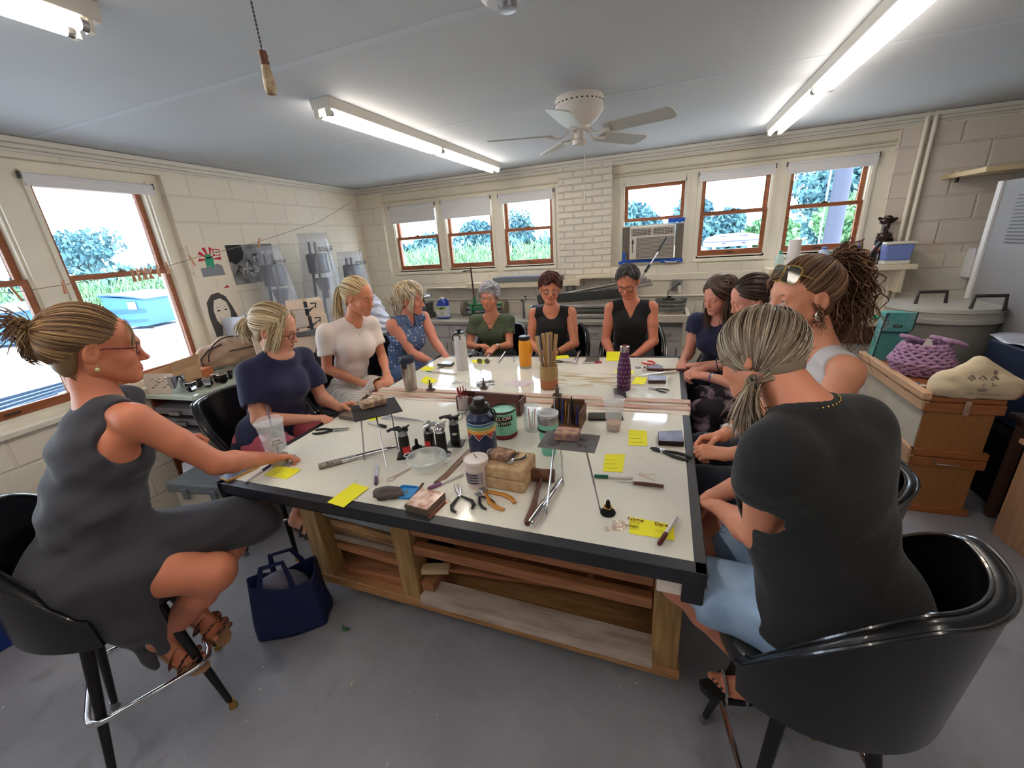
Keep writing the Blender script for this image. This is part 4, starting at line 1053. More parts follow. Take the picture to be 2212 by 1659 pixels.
def bottoms(t, g, mat, name='shorts', thigh=1., shin=0, off=.012, amp=.002, waistz=.05, flare=.0, only=None, h=.0075, seed=0, extra=None):
 J, B = g.J, g.B; w = B.get('w', 1.); f = B.get('leg', 1.); s = SDF()
 s.cone(g.hipR, g.hipL, .108*w+off, .108*w+off, k=.05); s.ell(J['pel']-g.hf*.045, v3(.12, .12, .10)*w+off, k=.05)
 s.cone(J['pel'], J['pel']+g.up*waistz, .098*w+off, .096*w+off, k=.05, side=g.hs, sc=1.35)
 for S in 'LR':
  hp = g.hipL if S == 'L' else g.hipR; kn, an = J['kn'+S], J['an'+S]; m = lerp(hp, kn, thigh)
  s.cone(hp, m, .088*f+off, (.088+(.056-.088)*thigh)*f+off+flare, k=.04)
  if shin: s.ell(kn, .058*f+off, k=.02); s.cone(kn, lerp(kn, an, .3), .054*f+off, .053*f+off, k=.03); s.cone(lerp(kn, an, .3), lerp(kn, an, shin), .053*f+off, .04+off, k=.02)
 if extra: extra(s, g)
 if not shin:
  for S in 'LR':
   hp = g.hipL if S == 'L' else g.hipR; kn = J['kn'+S]; m = lerp(hp, kn, thigh); d = nrm(kn-hp)
   s.cone(m-d*.04, m+d*.06, (.088+(.056-.088)*thigh)*f+.003, (.088+(.056-.088)*thigh)*f+off+flare-.004, k=.003, mode='s')
 V, Q = s.mesh(h, noise=folds(amp, 1.3, seed)); return npmesh(name, [(V, Q)], mat, t, t.location)
def on_head(g, p): return g.R@v3(*p)+g.c
def headthing(t, g, q, name, mat, parent=None, smooth=True):
 q.v = [tuple(g.R@v3(*v)+g.c) for v in q.v]; return q.build(name, mat, t, smooth=smooth, world=True)
def cloth(name, rgb, **k): return M(name, rgb, rough=.85, sheen=.15, bump=.5, bscale=13, bstretch=(1, 1, 1.8), **k)
def chainpath(t, pts, r, mat, name, beads=0):
 q = MB(); P = np.array(pts, float); x = np.linspace(0, len(P)-1, 40); S = np.stack([np.interp(x, np.arange(len(P)), P[:, i]) for i in range(3)], 1)
 for _ in range(6): S[1:-1] = (S[:-2]+2*S[1:-1]+S[2:])/4
 if beads:
  for p in S: q.ell(tuple(p), beads, 6)
 else: q.ring([tuple(p) for p in S], r, 6)
 return q.build(name, mat, t, smooth=True, world=True)
def neckloop(g, drop=.04, r=.062, fwd=.02, up=.0, drop_back=.0):
 out = []
 for i in range(25):
  a = 2*PI*i/24; u = math.cos(a)
  out.append(g.J['neck']+g.side*math.sin(a)*r*1.1+g.fwd*(u*r*1.1+fwd)+g.up*(up-drop*max(0, u)**2-drop_back*max(0, -u)))
 return out
def bracelet(g, S, t, mat, name, r=.030, wd=.004, at=.03, flat=1.):
 wr = g.J['wr'+S]; d = nrm(g.J['el'+S]-wr); c = wr+d*at; x, y, _ = frame(Vector(d)); x, y = v3(*x), v3(*y)
 q = MB(); q.ring([tuple(c+(x*math.cos(2*PI*i/20)+y*math.sin(2*PI*i/20))*r) for i in range(20)], wd, 8, closed=True, up=tuple(d)); return q.build(name, mat, t, smooth=True, world=True), c, d
NAVY = cloth('navy_cotton', (30, 32, 66)); WTEE = cloth('white_cotton', (232, 216, 208)); GTEE = cloth('olive_cotton', (78, 90, 66)); BLK = cloth('black_cotton', (20, 20, 23))
GREYD = cloth('charcoal_jersey', (62, 62, 70)); WTANK = cloth('pale_grey_tank', (206, 202, 204)); BLKT = cloth('black_jersey', (17, 18, 21)); DENIM = M('denim', (128, 152, 184), .8, rgb2=(156, 180, 206), scale=9, bump=.2, bscale=300)
DJEAN = cloth('dark_denim', (34, 40, 56)); PINK = cloth('pink_cotton', (190, 84, 100)); STRP = M('striped_linen', (196, 186, 172), .85)
def dots_mat():
 mt = M('dotted_chambray', (84, 104, 142), .8); nt = mt.node_tree; b = nt.nodes['Principled BSDF']; L = nt.links.new
 tc = nn(nt, 'ShaderNodeTexCoord'); v = nn(nt, 'ShaderNodeTexVoronoi'); v.inputs['Scale'].default_value = 30; v.inputs['Randomness'].default_value = .35
 L(tc.outputs['Object'], v.inputs['Vector']); r = nn(nt, 'ShaderNodeMapRange'); r.inputs[1].default_value = .20; r.inputs[2].default_value = .26; r.inputs[3].default_value = 1; r.inputs[4].default_value = 0
 L(v.outputs['Distance'], r.inputs[0]); m = nn(nt, 'ShaderNodeMix', data_type='RGBA'); L(r.outputs[0], m.inputs[0]); m.inputs[6].default_value = C(84, 104, 142); m.inputs[7].default_value = C(225, 228, 235)
 L(m.outputs[2], b.inputs['Base Color']); return mt
def stripe_mat():
 nt = STRP.node_tree; b = nt.nodes['Principled BSDF']; L = nt.links.new; tc = nn(nt, 'ShaderNodeTexCoord'); w = nn(nt, 'ShaderNodeTexWave'); w.inputs['Scale'].default_value = 14
 w.inputs['Distortion'].default_value = 1.5; mp = nn(nt, 'ShaderNodeMapping'); mp.inputs['Rotation'].default_value = (0, .5, 1.2); L(tc.outputs['Object'], mp.inputs[0]); L(mp.outputs[0], w.inputs['Vector'])
 m = nn(nt, 'ShaderNodeMix', data_type='RGBA'); L(w.outputs['Fac'], m.inputs[0]); m.inputs[6].default_value = C(172, 160, 148); m.inputs[7].default_value = C(206, 198, 188); L(m.outputs[2], b.inputs['Base Color'])
stripe_mat()
TAN = (206, 140, 108); FAIR = (220, 160, 132)
J = dict(pel=(-1.92, .58, .86), neck=(-1.868, .762, 1.425), shR=(-1.71, .755, 1.352), shL=(-2.01, .89, 1.355), elR=(-1.60, .895, 1.112), elL=(-2.20, .94, 1.10), wrR=(-1.664, 1.150, .985), wrL=(-2.215, 1.12, 1.02),
  knR=(-1.61, .765, .695), knL=(-1.70, .985, .765), anR=(-1.87, .64, .395), anL=(-1.90, .78, .40), hipside=(-.82, .5, 0))
B1 = dict(w=1.16, arm=1.16, bust=1.0, neck=1.10, leg=1.22, slim=1.18)
t, g = figure('woman in a dark grey sleeveless dress with her hair in a bun', J, B1,
   dict(s=1.15, c=(-1.862, .800, 1.590), yaw=64, pitch=-9, h=.0023, lips=(170, 88, 82), brow=(104, 72, 54), open=1, gaze=(0, 1, -.35), nose=1.12), (214, 134, 102),
   hands=[('R', dict(d=(.42, .80, -.30), n=(.1, -.35, -1), curl=(.45, .6, .7, .8), thumb='pinch')), ('L', dict(d=(.75, .62, .18), n=(.35, -.3, -.9), curl=(.9, 1.1, 1.2, 1.25), thumb='pinch'))],
   feet=[('R', dict(toe=(-1.70, .655, .29), up=(.30, .0, .95))), ('L', dict(toe=(-1.755, .785, .31), up=(.3, 0, .95)))])
def drape(s, g):
 k = g.J; s.cone(lerp(g.hipR, k['knR'], .0), lerp(g.hipR, k['knR'], .25), .135, .125, k=.06); s.cone(g.hipL, k['knL'], .12, .085, k=.06); s.ell(k['knL']+v3(.03, .02, -.03), (.11, .10, .075), k=.06)
 s.cone(lerp(g.hipR, k['knR'], .25)+v3(-.03, .08, .05), k['knL']-v3(-.01, .03, -.01), .11, .088, k=.08)
 s.cone(g.hipR+v3(.02, -.03, -.05), g.hipR+v3(.12, -.02, -.22), .085, .03, k=.05); s.cone(g.hipR+v3(.10, .04, -.10), g.hipR+v3(.16, .03, -.33), .06, .022, k=.05); s.cone(g.hipR+v3(.1, -.03, -.2), g.hipR+v3(.13, .0, -.40), .03, .012, k=.04)
top(t, g, GREYD, 'dress', off=.012, sleeve=0, neck=('round', (.074, .10, .085)), hem=-.52, amp=.004, arm_cut=(.055, .10, .135), extra=drape, fr=1.2)
q = [J_ for J_ in (g.J['shR']+g.side*.065+g.up*.052, g.J['shR']+g.side*.05+g.up*.052-g.fwd*.03, g.J['shR']+g.side*.045-g.fwd*.085-g.up*.03, g.J['shR']+g.side*.03-g.fwd*.115-g.up*.13)]
q2 = MB(); P_ = np.array(q); x = np.linspace(0, 3, 24); S_ = np.stack([np.interp(x, range(4), P_[:, i]) for i in range(3)], 1)
for _ in range(5): S_[1:-1] = (S_[:-2]+2*S_[1:-1]+S_[2:])/4
q2.ring([tuple(p) for p in S_], .0085, 8, flat=.3, up=tuple(g.side)); q2.build('bra_strap', BLK, t, smooth=True, world=True)
add_hair(t, g.R, g.c, 'pony', [(112, 84, 60), (140, 108, 76), (178, 144, 102), (98, 72, 54), (154, 122, 86)], dict(tie=(0, -.118, .055), bulge=.012, n=1000, strand=.0021, ntail=90, tail=[(.0, -.132, .075), (.01, -.148, .065), (.0, -.152, .04)], tailk=10, spread=.02, spread_end=.03,
  extra=[dict(a=(.01, -.13, .05), pts=[(.02, -.135, .02), (.0, -.138, -.01), (-.01, -.11, -.02)], n=160, j=.016, s=.010, se=.010), dict(a=(.02, .07, .085), pts=[(.05, .088, .05), (.062, .080, .005)], n=14, j=.004, s=.002, se=.004), dict(a=(0, -.13, .07), pts=[(.01, -.155, .10), (.0, -.175, .09)], n=30, j=.01, s=.012, se=.02)]))
glasses(t, g.R, g.c, (96, 28, 44), shape='oval', wlens=.026, hlens=.019, tilt=-4)
for e in (-1, 1): headthing(t, g, MB().tube((e*.079, -.004, -.030), (e*.081, -.004, -.045), .0007, n=5).ell((e*.082, -.004, -.051), .0058, 12), 'earring', M('pale_green_bead', (198, 206, 150), .3))
FLW = M('flower_strap', (176, 112, 84), .6, rgb2=(70, 44, 40), scale=55, contrast=(.45, .55)); CORK = M('cork', (176, 138, 104), .85, var=.1, scale=80)
def sandal(t, ft, straps, sole, S='R', thick=.018):
 b, d, tt, up = ft; R3 = np.stack([tt, d, up], 1)
 q = MB(); out = [(.034, .14), (.036, .17), (.026, .195), (.0, .196), (-.026, .175), (-.04, .14), (-.038, .07), (-.030, .0), (-.028, -.045), (-.015, -.068), (.012, -.068), (.028, -.045), (.030, .0), (.028, .07)]
 q.prism([(x, y) for x, y in out], thick, tuple(b-up*(.026+thick)), Matrix(R3.tolist())); o = q.build('sandal', sole, t, world=True, bevel=.004)
 for y0, y1, hgt, wd, mt in straps:
  q = MB(); pts = []
  for i in range(15):
   a = PI*i/14; pts.append(tuple(b+tt*math.cos(a)*.044+d*(y0+(y1-y0)*i/14)+up*(-.028+math.sin(a)**.7*(hgt+.028))))
  q.ring(pts, wd, 8, flat=.22, up=tuple(up)); s_ = q.build('strap', mt, o, smooth=True, world=False); s_.data.transform(Matrix.Translation(-t.location))
 return o
for S in 'RL': sandal(t, g.foot[S], [(.11, .12, .022, .016, FLW), (.06, .075, .034, .017, FLW), (.155, .15, .010, .010, FLW)], CORK)
q = MB(); wr = g.J['wrR']; hd_ = nrm(v3(.42, .80, -.30))
for k in (0, 1): q.ring([tuple(wr+hd_*(.098+.01*k)+v3(math.cos(a)*.0, 0, 0)+(v3(.8, -.42, 0)*math.cos(a)*.0105+v3(0, 0, 1)*math.sin(a)*.0105)+v3(.8, -.42, 0)*(.0)) for a in [2*PI*i/16 for i in range(16)]], .0012, 6, closed=True)
q.build('finger_ring', CHROME, t, smooth=True, world=True)
J = dict(pel=(-2.27, 1.63, .82), neck=(-2.10, 1.69, 1.325), shR=(-2.17, 1.53, 1.25), shL=(-2.13, 1.86, 1.245), elR=(-2.13, 1.475, .985), elL=(-2.042, 1.86, .975), wrR=(-1.905, 1.60, .955), wrL=(-1.835, 1.775, .962), knR=(-1.84, 1.50, .77), knL=(-1.83, 1.78, .77), anR=(-1.985, 1.43, .39), anL=(-1.95, 1.75, .38), hipside=(0, 1, 0))
B2 = dict(w=1.16, arm=1.06, bust=1.15, neck=1.0, belly=.02)
t, g = figure('blonde woman with glasses in a navy tee and pink shorts', J, B2, dict(s=1.12, c=(-2.115, 1.715, 1.458), yaw=24, pitch=-22, roll=4, open=0, lips=(170, 90, 84), h=.003), (212, 150, 122),
   hands=[('R', dict(d=(.85, .5, -.05), n=(-.05, -.1, -1), curl=(.5, .7, .8, .9), thumb='rest')), ('L', dict(d=(.8, .55, .05), n=(.2, -.75, -.5), curl=(.9, 1.1, 1.2, 1.2), thumb='in'))], feet=[('R', dict(toe=(-1.83, 1.40, .33)))])
top(t, g, NAVY, off=.013, sleeve=.62, neck=('round', (.105, .085, .060)), hem=-.10, amp=.0045, sl=.014, seed=2)
bottoms(t, g, PINK, thigh=.8)
add_hair(t, g.R, g.c, 'pony', [(196, 172, 136), (222, 202, 166), (166, 138, 104), (208, 190, 158)], dict(tie=(0, -.115, .015), tail=[(0, -.15, -.01), (0, -.155, -.05), (0, -.135, -.09)], n=480, bulge=.010, ntail=170, spread=.014, spread_end=.02, seed=8,
  extra=[dict(a=(.045, .045, .085), pts=[(.072, .055, .04), (.078, .052, -.02), (.072, .040, -.10)], n=90, j=.014, s=.008, se=.014), dict(a=(.06, .01, .05), pts=[(.083, .01, -.02), (.080, .01, -.10)], n=50, j=.012, s=.007, se=.012), dict(a=(-.04, .05, .085), pts=[(-.07, .06, .04), (-.08, .03, -.03)], n=30, j=.01, s=.006, se=.01)]))
glasses(t, g.R, g.c, (70, 24, 44), shape='oval', wlens=.025, hlens=.017, dy=.004)
sandal(t, g.foot['R'], [(.13, .135, .018, .014, M('grey_strap', (92, 92, 96), .6)), (.07, .08, .03, .014, M('grey_strap'))], M('brown_sole', (96, 72, 60), .8))
J = dict(pel=(-2.33, 2.41, .81), neck=(-2.185, 2.44, 1.375), shR=(-2.32, 2.275, 1.31), shL=(-2.17, 2.60, 1.31), elR=(-2.35, 2.245, 1.035), elL=(-2.11, 2.595, 1.03), wrR=(-2.09, 2.315, .905), wrL=(-1.95, 2.41, .962), knR=(-1.95, 2.17, .78), knL=(-1.885, 2.30, .895), anR=(-2.0, 2.15, .38), anL=(-1.88, 2.12, .60), hipside=(.25, .97, 0))
B3 = dict(w=.92, slim=.95, bust=1.05, arm=.95)
t, g = figure('smiling woman with a blonde ponytail in a white tee, hands on her crossed knee', J, B3, dict(s=1.10, c=(-2.115, 2.452, 1.535), yaw=2, pitch=-16, open=0, smile=1, lips=(186, 104, 98), brow=(120, 88, 62), h=.003, width=.95), (206, 134, 102),
   hands=[('R', dict(d=(.75, .62, .15), n=(.25, .3, -.9), curl=(.6, .7, .8, .8), thumb='rest')), ('L', dict(d=(.65, -.62, -.35), n=(-.35, .1, -.9), curl=(.25, .3, .3, .35), thumb='rest'))])
top(t, g, WTEE, off=.010, sleeve=.52, neck=('round', (.066, .078, .052)), hem=-.02, amp=.003, sl=.014, seed=4)
bottoms(t, g, STRP, thigh=.82, off=.016, amp=.005, flare=.01, waistz=.07)
add_hair(t, g.R, g.c, 'pony', [(176, 146, 104), (214, 186, 140), (140, 110, 78), (228, 206, 164)], dict(tie=(0, -.118, .035), tail=[(0, -.15, .02), (0, -.165, -.05), (0, -.155, -.13), (0, -.145, -.20)], n=460, bulge=.006, ntail=200, spread=.013, spread_end=.022, seed=5))
chainpath(t, [p for p in neckloop(g, drop=.085, r=.060, up=.0, fwd=.022)], .0012, CHROME, 'necklace')
MB().ell(tuple(g.J['neck']+g.fwd*.100-g.up*.090), (.005, .005, .006), 10).build('pendant', CHROME, t, smooth=True, world=True)
J = dict(pel=(-2.26, 3.03, .80), neck=(-2.145, 3.06, 1.265), shR=(-2.20, 2.90, 1.235), shL=(-2.08, 3.22, 1.24), elR=(-2.06, 2.94, .97), elL=(-1.95, 3.15, 1.02), wrR=(-1.87, 2.97, .88), wrL=(-1.80, 3.05, .93), knR=(-1.87, 2.90, .75), knL=(-1.85, 3.14, .75), anR=(-1.9, 2.9, .35), anL=(-1.88, 3.12, .35), hipside=(.2, .98, 0))
B4 = dict(w=1.02, bust=1.15, arm=1.05)
t, g = figure('woman with short layered blonde hair in a sleeveless blue dotted blouse', J, B4, dict(s=1.08, c=(-2.095, 3.070, 1.418), yaw=22, pitch=-8, open=0, lips=(190, 104, 98), brow=(160, 120, 90), h=.003), (214, 140, 116),
   hands=[('R', dict(d=(.8, .2, -.4), n=(0, .1, -1), curl=(.5, .6, .6, .6))), ('L', dict(d=(.75, -.2, -.5), n=(0, 0, -1), curl=(.4, .5, .5, .5)))])
DOT = dots_mat()
top(t, g, DOT, 'blouse', off=.013, sleeve=0, neck=('v', -.07, .55), hem=-.12, amp=.004, arm_cut=(.05, .07, .09), seed=6)
q = MB()
for e in (-1, 1):
 n_ = g.J['neck']; q.add([tuple(n_+g.side*e*.058-g.fwd*.03+g.up*.045), tuple(n_+g.side*e*.072+g.fwd*.03+g.up*.01), tuple(n_+g.side*e*.045+g.fwd*.098-g.up*.05), tuple(n_+g.side*e*.02+g.fwd*.098-g.up*.03), tuple(n_+g.side*e*.045+g.fwd*.03+g.up*.045)], [(0, 1, 2, 3, 4)])
q.build('collar', DOT, t, world=True, solid=.005)
bottoms(t, g, cloth('blue_denim_shorts', (96, 120, 168)), thigh=.8)
add_hair(t, g.R, g.c, 'short', [(196, 170, 132), (222, 202, 168), (164, 136, 104), (210, 206, 200)], dict(n=620, vol=.020, crown=(.0, -.05, .11), strand=.0042, wave=.004, zmin=-.11, seed=12, fringe=.05, width=1.02,
  extra=[dict(a=(.05, .03, .09), pts=[(.085, .04, .03), (.088, .025, -.04), (.078, .02, -.085)], n=70, j=.014, s=.008, se=.012), dict(a=(0, -.1, 0), pts=[(.02, -.12, -.06), (.02, -.10, -.12)], n=120, j=.04, s=.01, se=.015), dict(a=(.0, .06, .1), pts=[(.03, .105, .075), (.055, .095, .035)], n=60, j=.016, s=.006, se=.01)]))
J = dict(pel=(-1.54, 3.62, .77), neck=(-1.545, 3.56, 1.195), shR=(-1.715, 3.535, 1.145), shL=(-1.385, 3.565, 1.145), elR=(-1.755, 3.43, .935), elL=(-1.345, 3.45, .93), wrR=(-1.625, 3.33, .945), wrL=(-1.415, 3.27, .958), knR=(-1.62, 3.2, .70), knL=(-1.42, 3.2, .70), anR=(-1.62, 3.25, .33), anL=(-1.42, 3.25, .33), hipside=(1, .08, 0))
B5 = dict(w=.90, bust=1.0, arm=.9, slim=.95)
t, g = figure('grey-haired woman in an olive green tee with a beaded necklace, behind the table', J, B5, dict(c=(-1.538, 3.515, 1.372), yaw=-82, pitch=-4, roll=-3, open=1, gaze=(-.55, 1, .05), smile=1.0, lips=(176, 96, 88), brow=(110, 96, 88), h=.003), (212, 140, 110),
   hands=[('R', dict(d=(.86, -.30, .20), n=(.1, -.1, -1), curl=(.5, .45, .5, .6), thumb='pinch')), ('L', dict(d=(-.35, -.80, -.35), n=(-.2, .2, -1), curl=(.6, .8, .9, 1.0), thumb='in'))])
top(t, g, GTEE, off=.010, sleeve=.48, neck=('v', -.125, .62), hem=-.05, amp=.0028, sl=.012, seed=3)
bottoms(t, g, cloth('dark_trousers', (40, 42, 50)), thigh=1, shin=.9)
add_hair(t, g.R, g.c, 'short', [(150, 150, 156), (196, 196, 202), (122, 122, 130), (214, 212, 214)], dict(n=520, vol=.010, crown=(-.045, .045, .10), strand=.0036, zmin=-.07, seed=31, fringe=.055,
  extra=[dict(a=(-.045, .055, .10), pts=[(.0, .085, .095), (.05, .075, .065), (.082, .02, .02)], n=70, j=.008, s=.005, se=.008)]))
BD = M('bead_brown', (140, 70, 52), .4, rgb2=(196, 160, 130), scale=60)
chainpath(t, neckloop(g, drop=.05, r=.068, up=-.005, fwd=.03), .003, BD, 'necklace', beads=.0052); chainpath(t, neckloop(g, drop=.115, r=.082, up=-.01, fwd=.03), .003, BD, 'necklace', beads=.0052)
MB().ell(tuple(g.J['neck']+g.fwd*.115-g.up*.105), (.009, .005, .011), 10).build('pendant', M('dark_red_bead', (90, 26, 24), .3), t, smooth=True, world=True)
b_, c_, d_ = bracelet(g, 'L', t, BLACK, 'watch_strap', r=.026, wd=.004)
q = MB(); n_ = v3(.25, -.55, .8); R_ = Matrix([list(frame(Vector(n_))[i]) for i in range(3)]).transposed(); q.lathe([(0, 0), (.015, 0), (.015, .006), (0, .007)], tuple(c_+nrm(n_)*.024), 20, R=R_); q.build('watch', M('watch_face', (225, 224, 220), .25), t, world=True)
J = dict(pel=(-.95, 3.63, .80), neck=(-.955, 3.565, 1.262), shR=(-1.115, 3.54, 1.212), shL=(-.785, 3.56, 1.212), elR=(-1.14, 3.46, .955), elL=(-.735, 3.47, .955), wrR=(-.99, 3.28, .915), wrL=(-.865, 3.27, .915), knR=(-1.03, 3.2, .72), knL=(-.84, 3.2, .72), anR=(-1.03, 3.25, .34), anL=(-.84, 3.25, .34), hipside=(1, .05, 0))
B6 = dict(w=.94, bust=1.1, arm=1.0)
t, g = figure('auburn-haired smiling woman with glasses in a round-neck black tank top', J, B6, dict(c=(-.955, 3.515, 1.425), yaw=-72, pitch=-6, roll=-5, open=1, gaze=(-.3, 1, -.2), smile=1.4, lips=(176, 70, 72), brow=(70, 40, 36), h=.003), (206, 132, 100),
   hands=[('R', dict(d=(.75, -.25, -.35), n=(-.2, .3, -.9), curl=(.6, .7, .7, .7))), ('L', dict(d=(-.6, -.45, -.4), n=(.2, .3, -.9), curl=(.6, .7, .8, .8)))])
top(t, g, BLK, 'tank_top', off=.010, sleeve=0, neck=('round', (.078, .13, .125)), hem=-.1, amp=.0022, arm_cut=(.045, .07, .085), seed=9)
bottoms(t, g, BLKT, 'trousers', thigh=1, shin=.9)
add_hair(t, g.R, g.c, 'short', [(70, 36, 34), (104, 54, 46), (52, 28, 28), (122, 66, 54)], dict(n=640, vol=.016, crown=(.0, -.03, .115), strand=.0038, zmin=-.075, seed=14, fringe=.06, wave=.003,
  extra=[dict(a=(-.02, .06, .11), pts=[(.02, .10, .085), (.05, .085, .055)], n=50, j=.014, s=.006, se=.01), dict(a=(.0, .06, .11), pts=[(-.04, .09, .08), (-.07, .06, .05)], n=40, j=.014, s=.006, se=.01)]))
glasses(t, g.R, g.c, (38, 28, 32), shape='rect', wlens=.025, hlens=.017)
for e in (-1, 1): headthing(t, g, MB().tube((e*.080, -.004, -.030), (e*.081, -.004, -.040), .0007, n=5).ell((e*.082, -.004, -.046), (.004, .003, .007), 10), 'earring', BLACK)
bracelet(g, 'L', t, BLACK, 'watch_strap', r=.027, wd=.005)
J = dict(pel=(-.27, 3.64, .84), neck=(-.275, 3.575, 1.305), shR=(-.435, 3.545, 1.252), shL=(-.108, 3.56, 1.252), elR=(-.468, 3.48, .985), elL=(-.078, 3.48, .985), wrR=(-.385, 3.29, .90), wrL=(-.215, 3.28, .905), knR=(-.36, 3.2, .74), knL=(-.17, 3.2, .74), anR=(-.36, 3.25, .34), anL=(-.17, 3.25, .34), hipside=(1, .03, 0))
B7 = dict(w=.94, bust=1.0, arm=1.02)
t, g = figure('short-haired woman in big dark glasses and a black V-neck top, looking down', J, B7, dict(c=(-.300, 3.50, 1.468), yaw=-98, pitch=-24, roll=3, open=0, lips=(164, 88, 84), brow=(60, 50, 48), h=.003), (204, 126, 98),
   hands=[('R', dict(d=(.55, -.35, -.55), n=(-.2, .4, -.8), curl=(.5, .6, .6, .6))), ('L', dict(d=(-.6, -.35, -.5), n=(.2, .4, -.8), curl=(.5, .6, .6, .6)))])
top(t, g, BLKT, 'top', off=.012, sleeve=0, neck=('v', -.115, .52), hem=-.12, amp=.0035, arm_cut=(.045, .07, .085), seed=1)
bottoms(t, g, BLKT, 'trousers', thigh=1, shin=.9)
add_hair(t, g.R, g.c, 'short', [(58, 54, 54), (92, 88, 88), (36, 34, 36), (120, 116, 114)], dict(n=640, vol=.009, crown=(.0, -.05, .112), strand=.0032, zmin=-.06, seed=15, fringe=.068))
glasses(t, g.R, g.c, (30, 18, 22), shape='rect', wlens=.028, hlens=.022, dy=.004, dz=-.006)
for e in (-1, 1): headthing(t, g, MB().ell((e*.081, -.004, -.034), .0045, 10), 'earring', CHROME)
J = dict(pel=(.46, 3.30, .80), neck=(.355, 3.17, 1.245), shR=(.225, 3.26, 1.20), shL=(.50, 3.07, 1.20), elR=(.185, 3.24, .965), elL=(.47, 2.98, .96), wrR=(.135, 3.02, .955), wrL=(.23, 2.93, .955), knR=(.20, 3.04, .76), knL=(.33, 2.86, .76), anR=(.22, 3.05, .35), anL=(.35, 2.9, .35), hipside=(.8, -.6, 0))
B8 = dict(w=1.0, bust=1.05, arm=1.02)
t, g = figure('woman with long dark brown hair in a short-sleeved navy top', J, B8, dict(c=(.335, 3.075, 1.412), yaw=-140, pitch=-20, roll=-6, open=0, lips=(168, 84, 84), brow=(70, 50, 44), h=.003), (216, 150, 128),
   hands=[('R', dict(d=(-.1, -.9, -.15), n=(.1, 0, -1), curl=(.4, .5, .6, .6))), ('L', dict(d=(-.85, .3, -.1), n=(0, 0, -1), curl=(.5, .6, .6, .6)))])
top(t, g, NAVY, off=.011, sleeve=.30, neck=('round', (.075, .085, .06)), hem=-.12, amp=.0025, sl=.010, seed=7)
MB().ell(tuple(g.chest+g.fwd*.128+g.side*.05+g.up*.02), (.008, .006, .012), 8).build('emblem', M('red_emblem', (190, 50, 60), .6), t, smooth=True, world=True)
bottoms(t, g, DJEAN, 'trousers', thigh=1, shin=.9)
add_hair(t, g.R, g.c, 'long', [(62, 46, 40), (90, 68, 56), (46, 34, 32), (112, 88, 72)], dict(n=420, vol=.010, len=.26, part=.0, seed=16, zmin=-.1))
glasses(t, g.R, g.c, (60, 40, 34), shape='rect', dy=-.045, dz=.092, tilt=40, wlens=.026, hlens=.018, tint=True, name='sunglasses')
J = dict(pel=(.70, 2.72, .80), neck=(.545, 2.745, 1.265), shR=(.60, 2.90, 1.21), shL=(.53, 2.58, 1.21), elR=(.47, 2.94, .97), elL=(.46, 2.46, .985), wrR=(.27, 2.84, .965), wrL=(.262, 2.615, .985), knR=(.27, 2.82, .77), knL=(.25, 2.55, .78), anR=(.3, 2.8, .35), anL=(.3, 2.52, .35), hipside=(.05, -1, 0))
t, g = figure('dark-haired woman in profile with thin sunglasses on her head and a violet-strapped watch', J, dict(w=1.0, bust=1.05), dict(c=(.468, 2.765, 1.432), yaw=184, pitch=-24, open=0, lips=(160, 84, 80), brow=(56, 40, 38), h=.0028), (220, 152, 130),
   hands=[('R', dict(d=(-.9, .0, -.1), n=(0, 0, -1), curl=(.5, .6, .6, .6))), ('L', dict(d=(-.90, .20, .05), n=(.1, .35, -.9), curl=(.55, .75, .85, .9), thumb='pinch'))])
top(t, g, cloth('plum_top', (52, 44, 60)), off=.011, sleeve=.3, hem=-.12, seed=8)
bottoms(t, g, M('tie_dye', (40, 34, 44), .8, rgb2=(206, 178, 196), scale=11, contrast=(.5, .66)), 'trousers', thigh=1, shin=.9, off=.014)
add_hair(t, g.R, g.c, 'pony', [(52, 36, 32), (72, 50, 42), (36, 26, 26), (86, 62, 50)], dict(tie=(0, -.11, -.03), tail=[(0, -.13, -.07), (0, -.12, -.14), (0, -.11, -.22)], n=560, bulge=.010, ntail=200, spread=.022, spread_end=.03, seed=18))
glasses(t, g.R, g.c, (120, 110, 104), shape='oval', dy=-.055, dz=.085, tilt=32, wlens=.026, hlens=.018, tint=True, name='sunglasses')
b_, c_, d_ = bracelet(g, 'L', t, M('violet_strap', (140, 104, 150), .6), 'watch_strap', r=.0275, wd=.0065)
n_ = v3(.15, -.75, .65); R_ = Matrix([list(frame(Vector(n_))[i]) for i in range(3)]).transposed(); q = MB(); q.lathe([(0, 0), (.0155, 0), (.0155, .007), (.013, .008)], tuple(c_+nrm(n_)*.024), 20, R=R_); o = q.build('watch', CHROME, t, world=True); MB().lathe([(0, .0085), (.0125, .0082), (0, .0080)], tuple(c_+nrm(n_)*.024), 20, R=R_).build('watch_face', M('watch_face'), t, world=True)
q = MB(); q.ring([tuple(g.J['wrL']+v3(-.095, .012, .006)+v3(.02, .35, .0)*0+v3(0, math.cos(a), math.sin(a))*.0108) for a in [2*PI*i/16 for i in range(16)]], .0018, 6, closed=True); q.build('finger_ring', BRASS, t, smooth=True, world=True)
J = dict(pel=(.72, 1.86, .84), neck=(.575, 1.885, 1.385), shR=(.60, 2.06, 1.325), shL=(.625, 1.715, 1.325), elR=(.46, 2.02, 1.04), elL=(.50, 1.62, 1.05), wrR=(.262, 1.80, .985), wrL=(.265, 1.69, .955), knR=(.22, 2.06, .78), knL=(.20, 1.74, .77), anR=(.3, 2.0, .35), anL=(.3, 1.75, .35), hipside=(-.05, -1, 0))
B10 = dict(w=1.08, arm=1.12, bust=1.25, neck=1.1, leg=1.1)
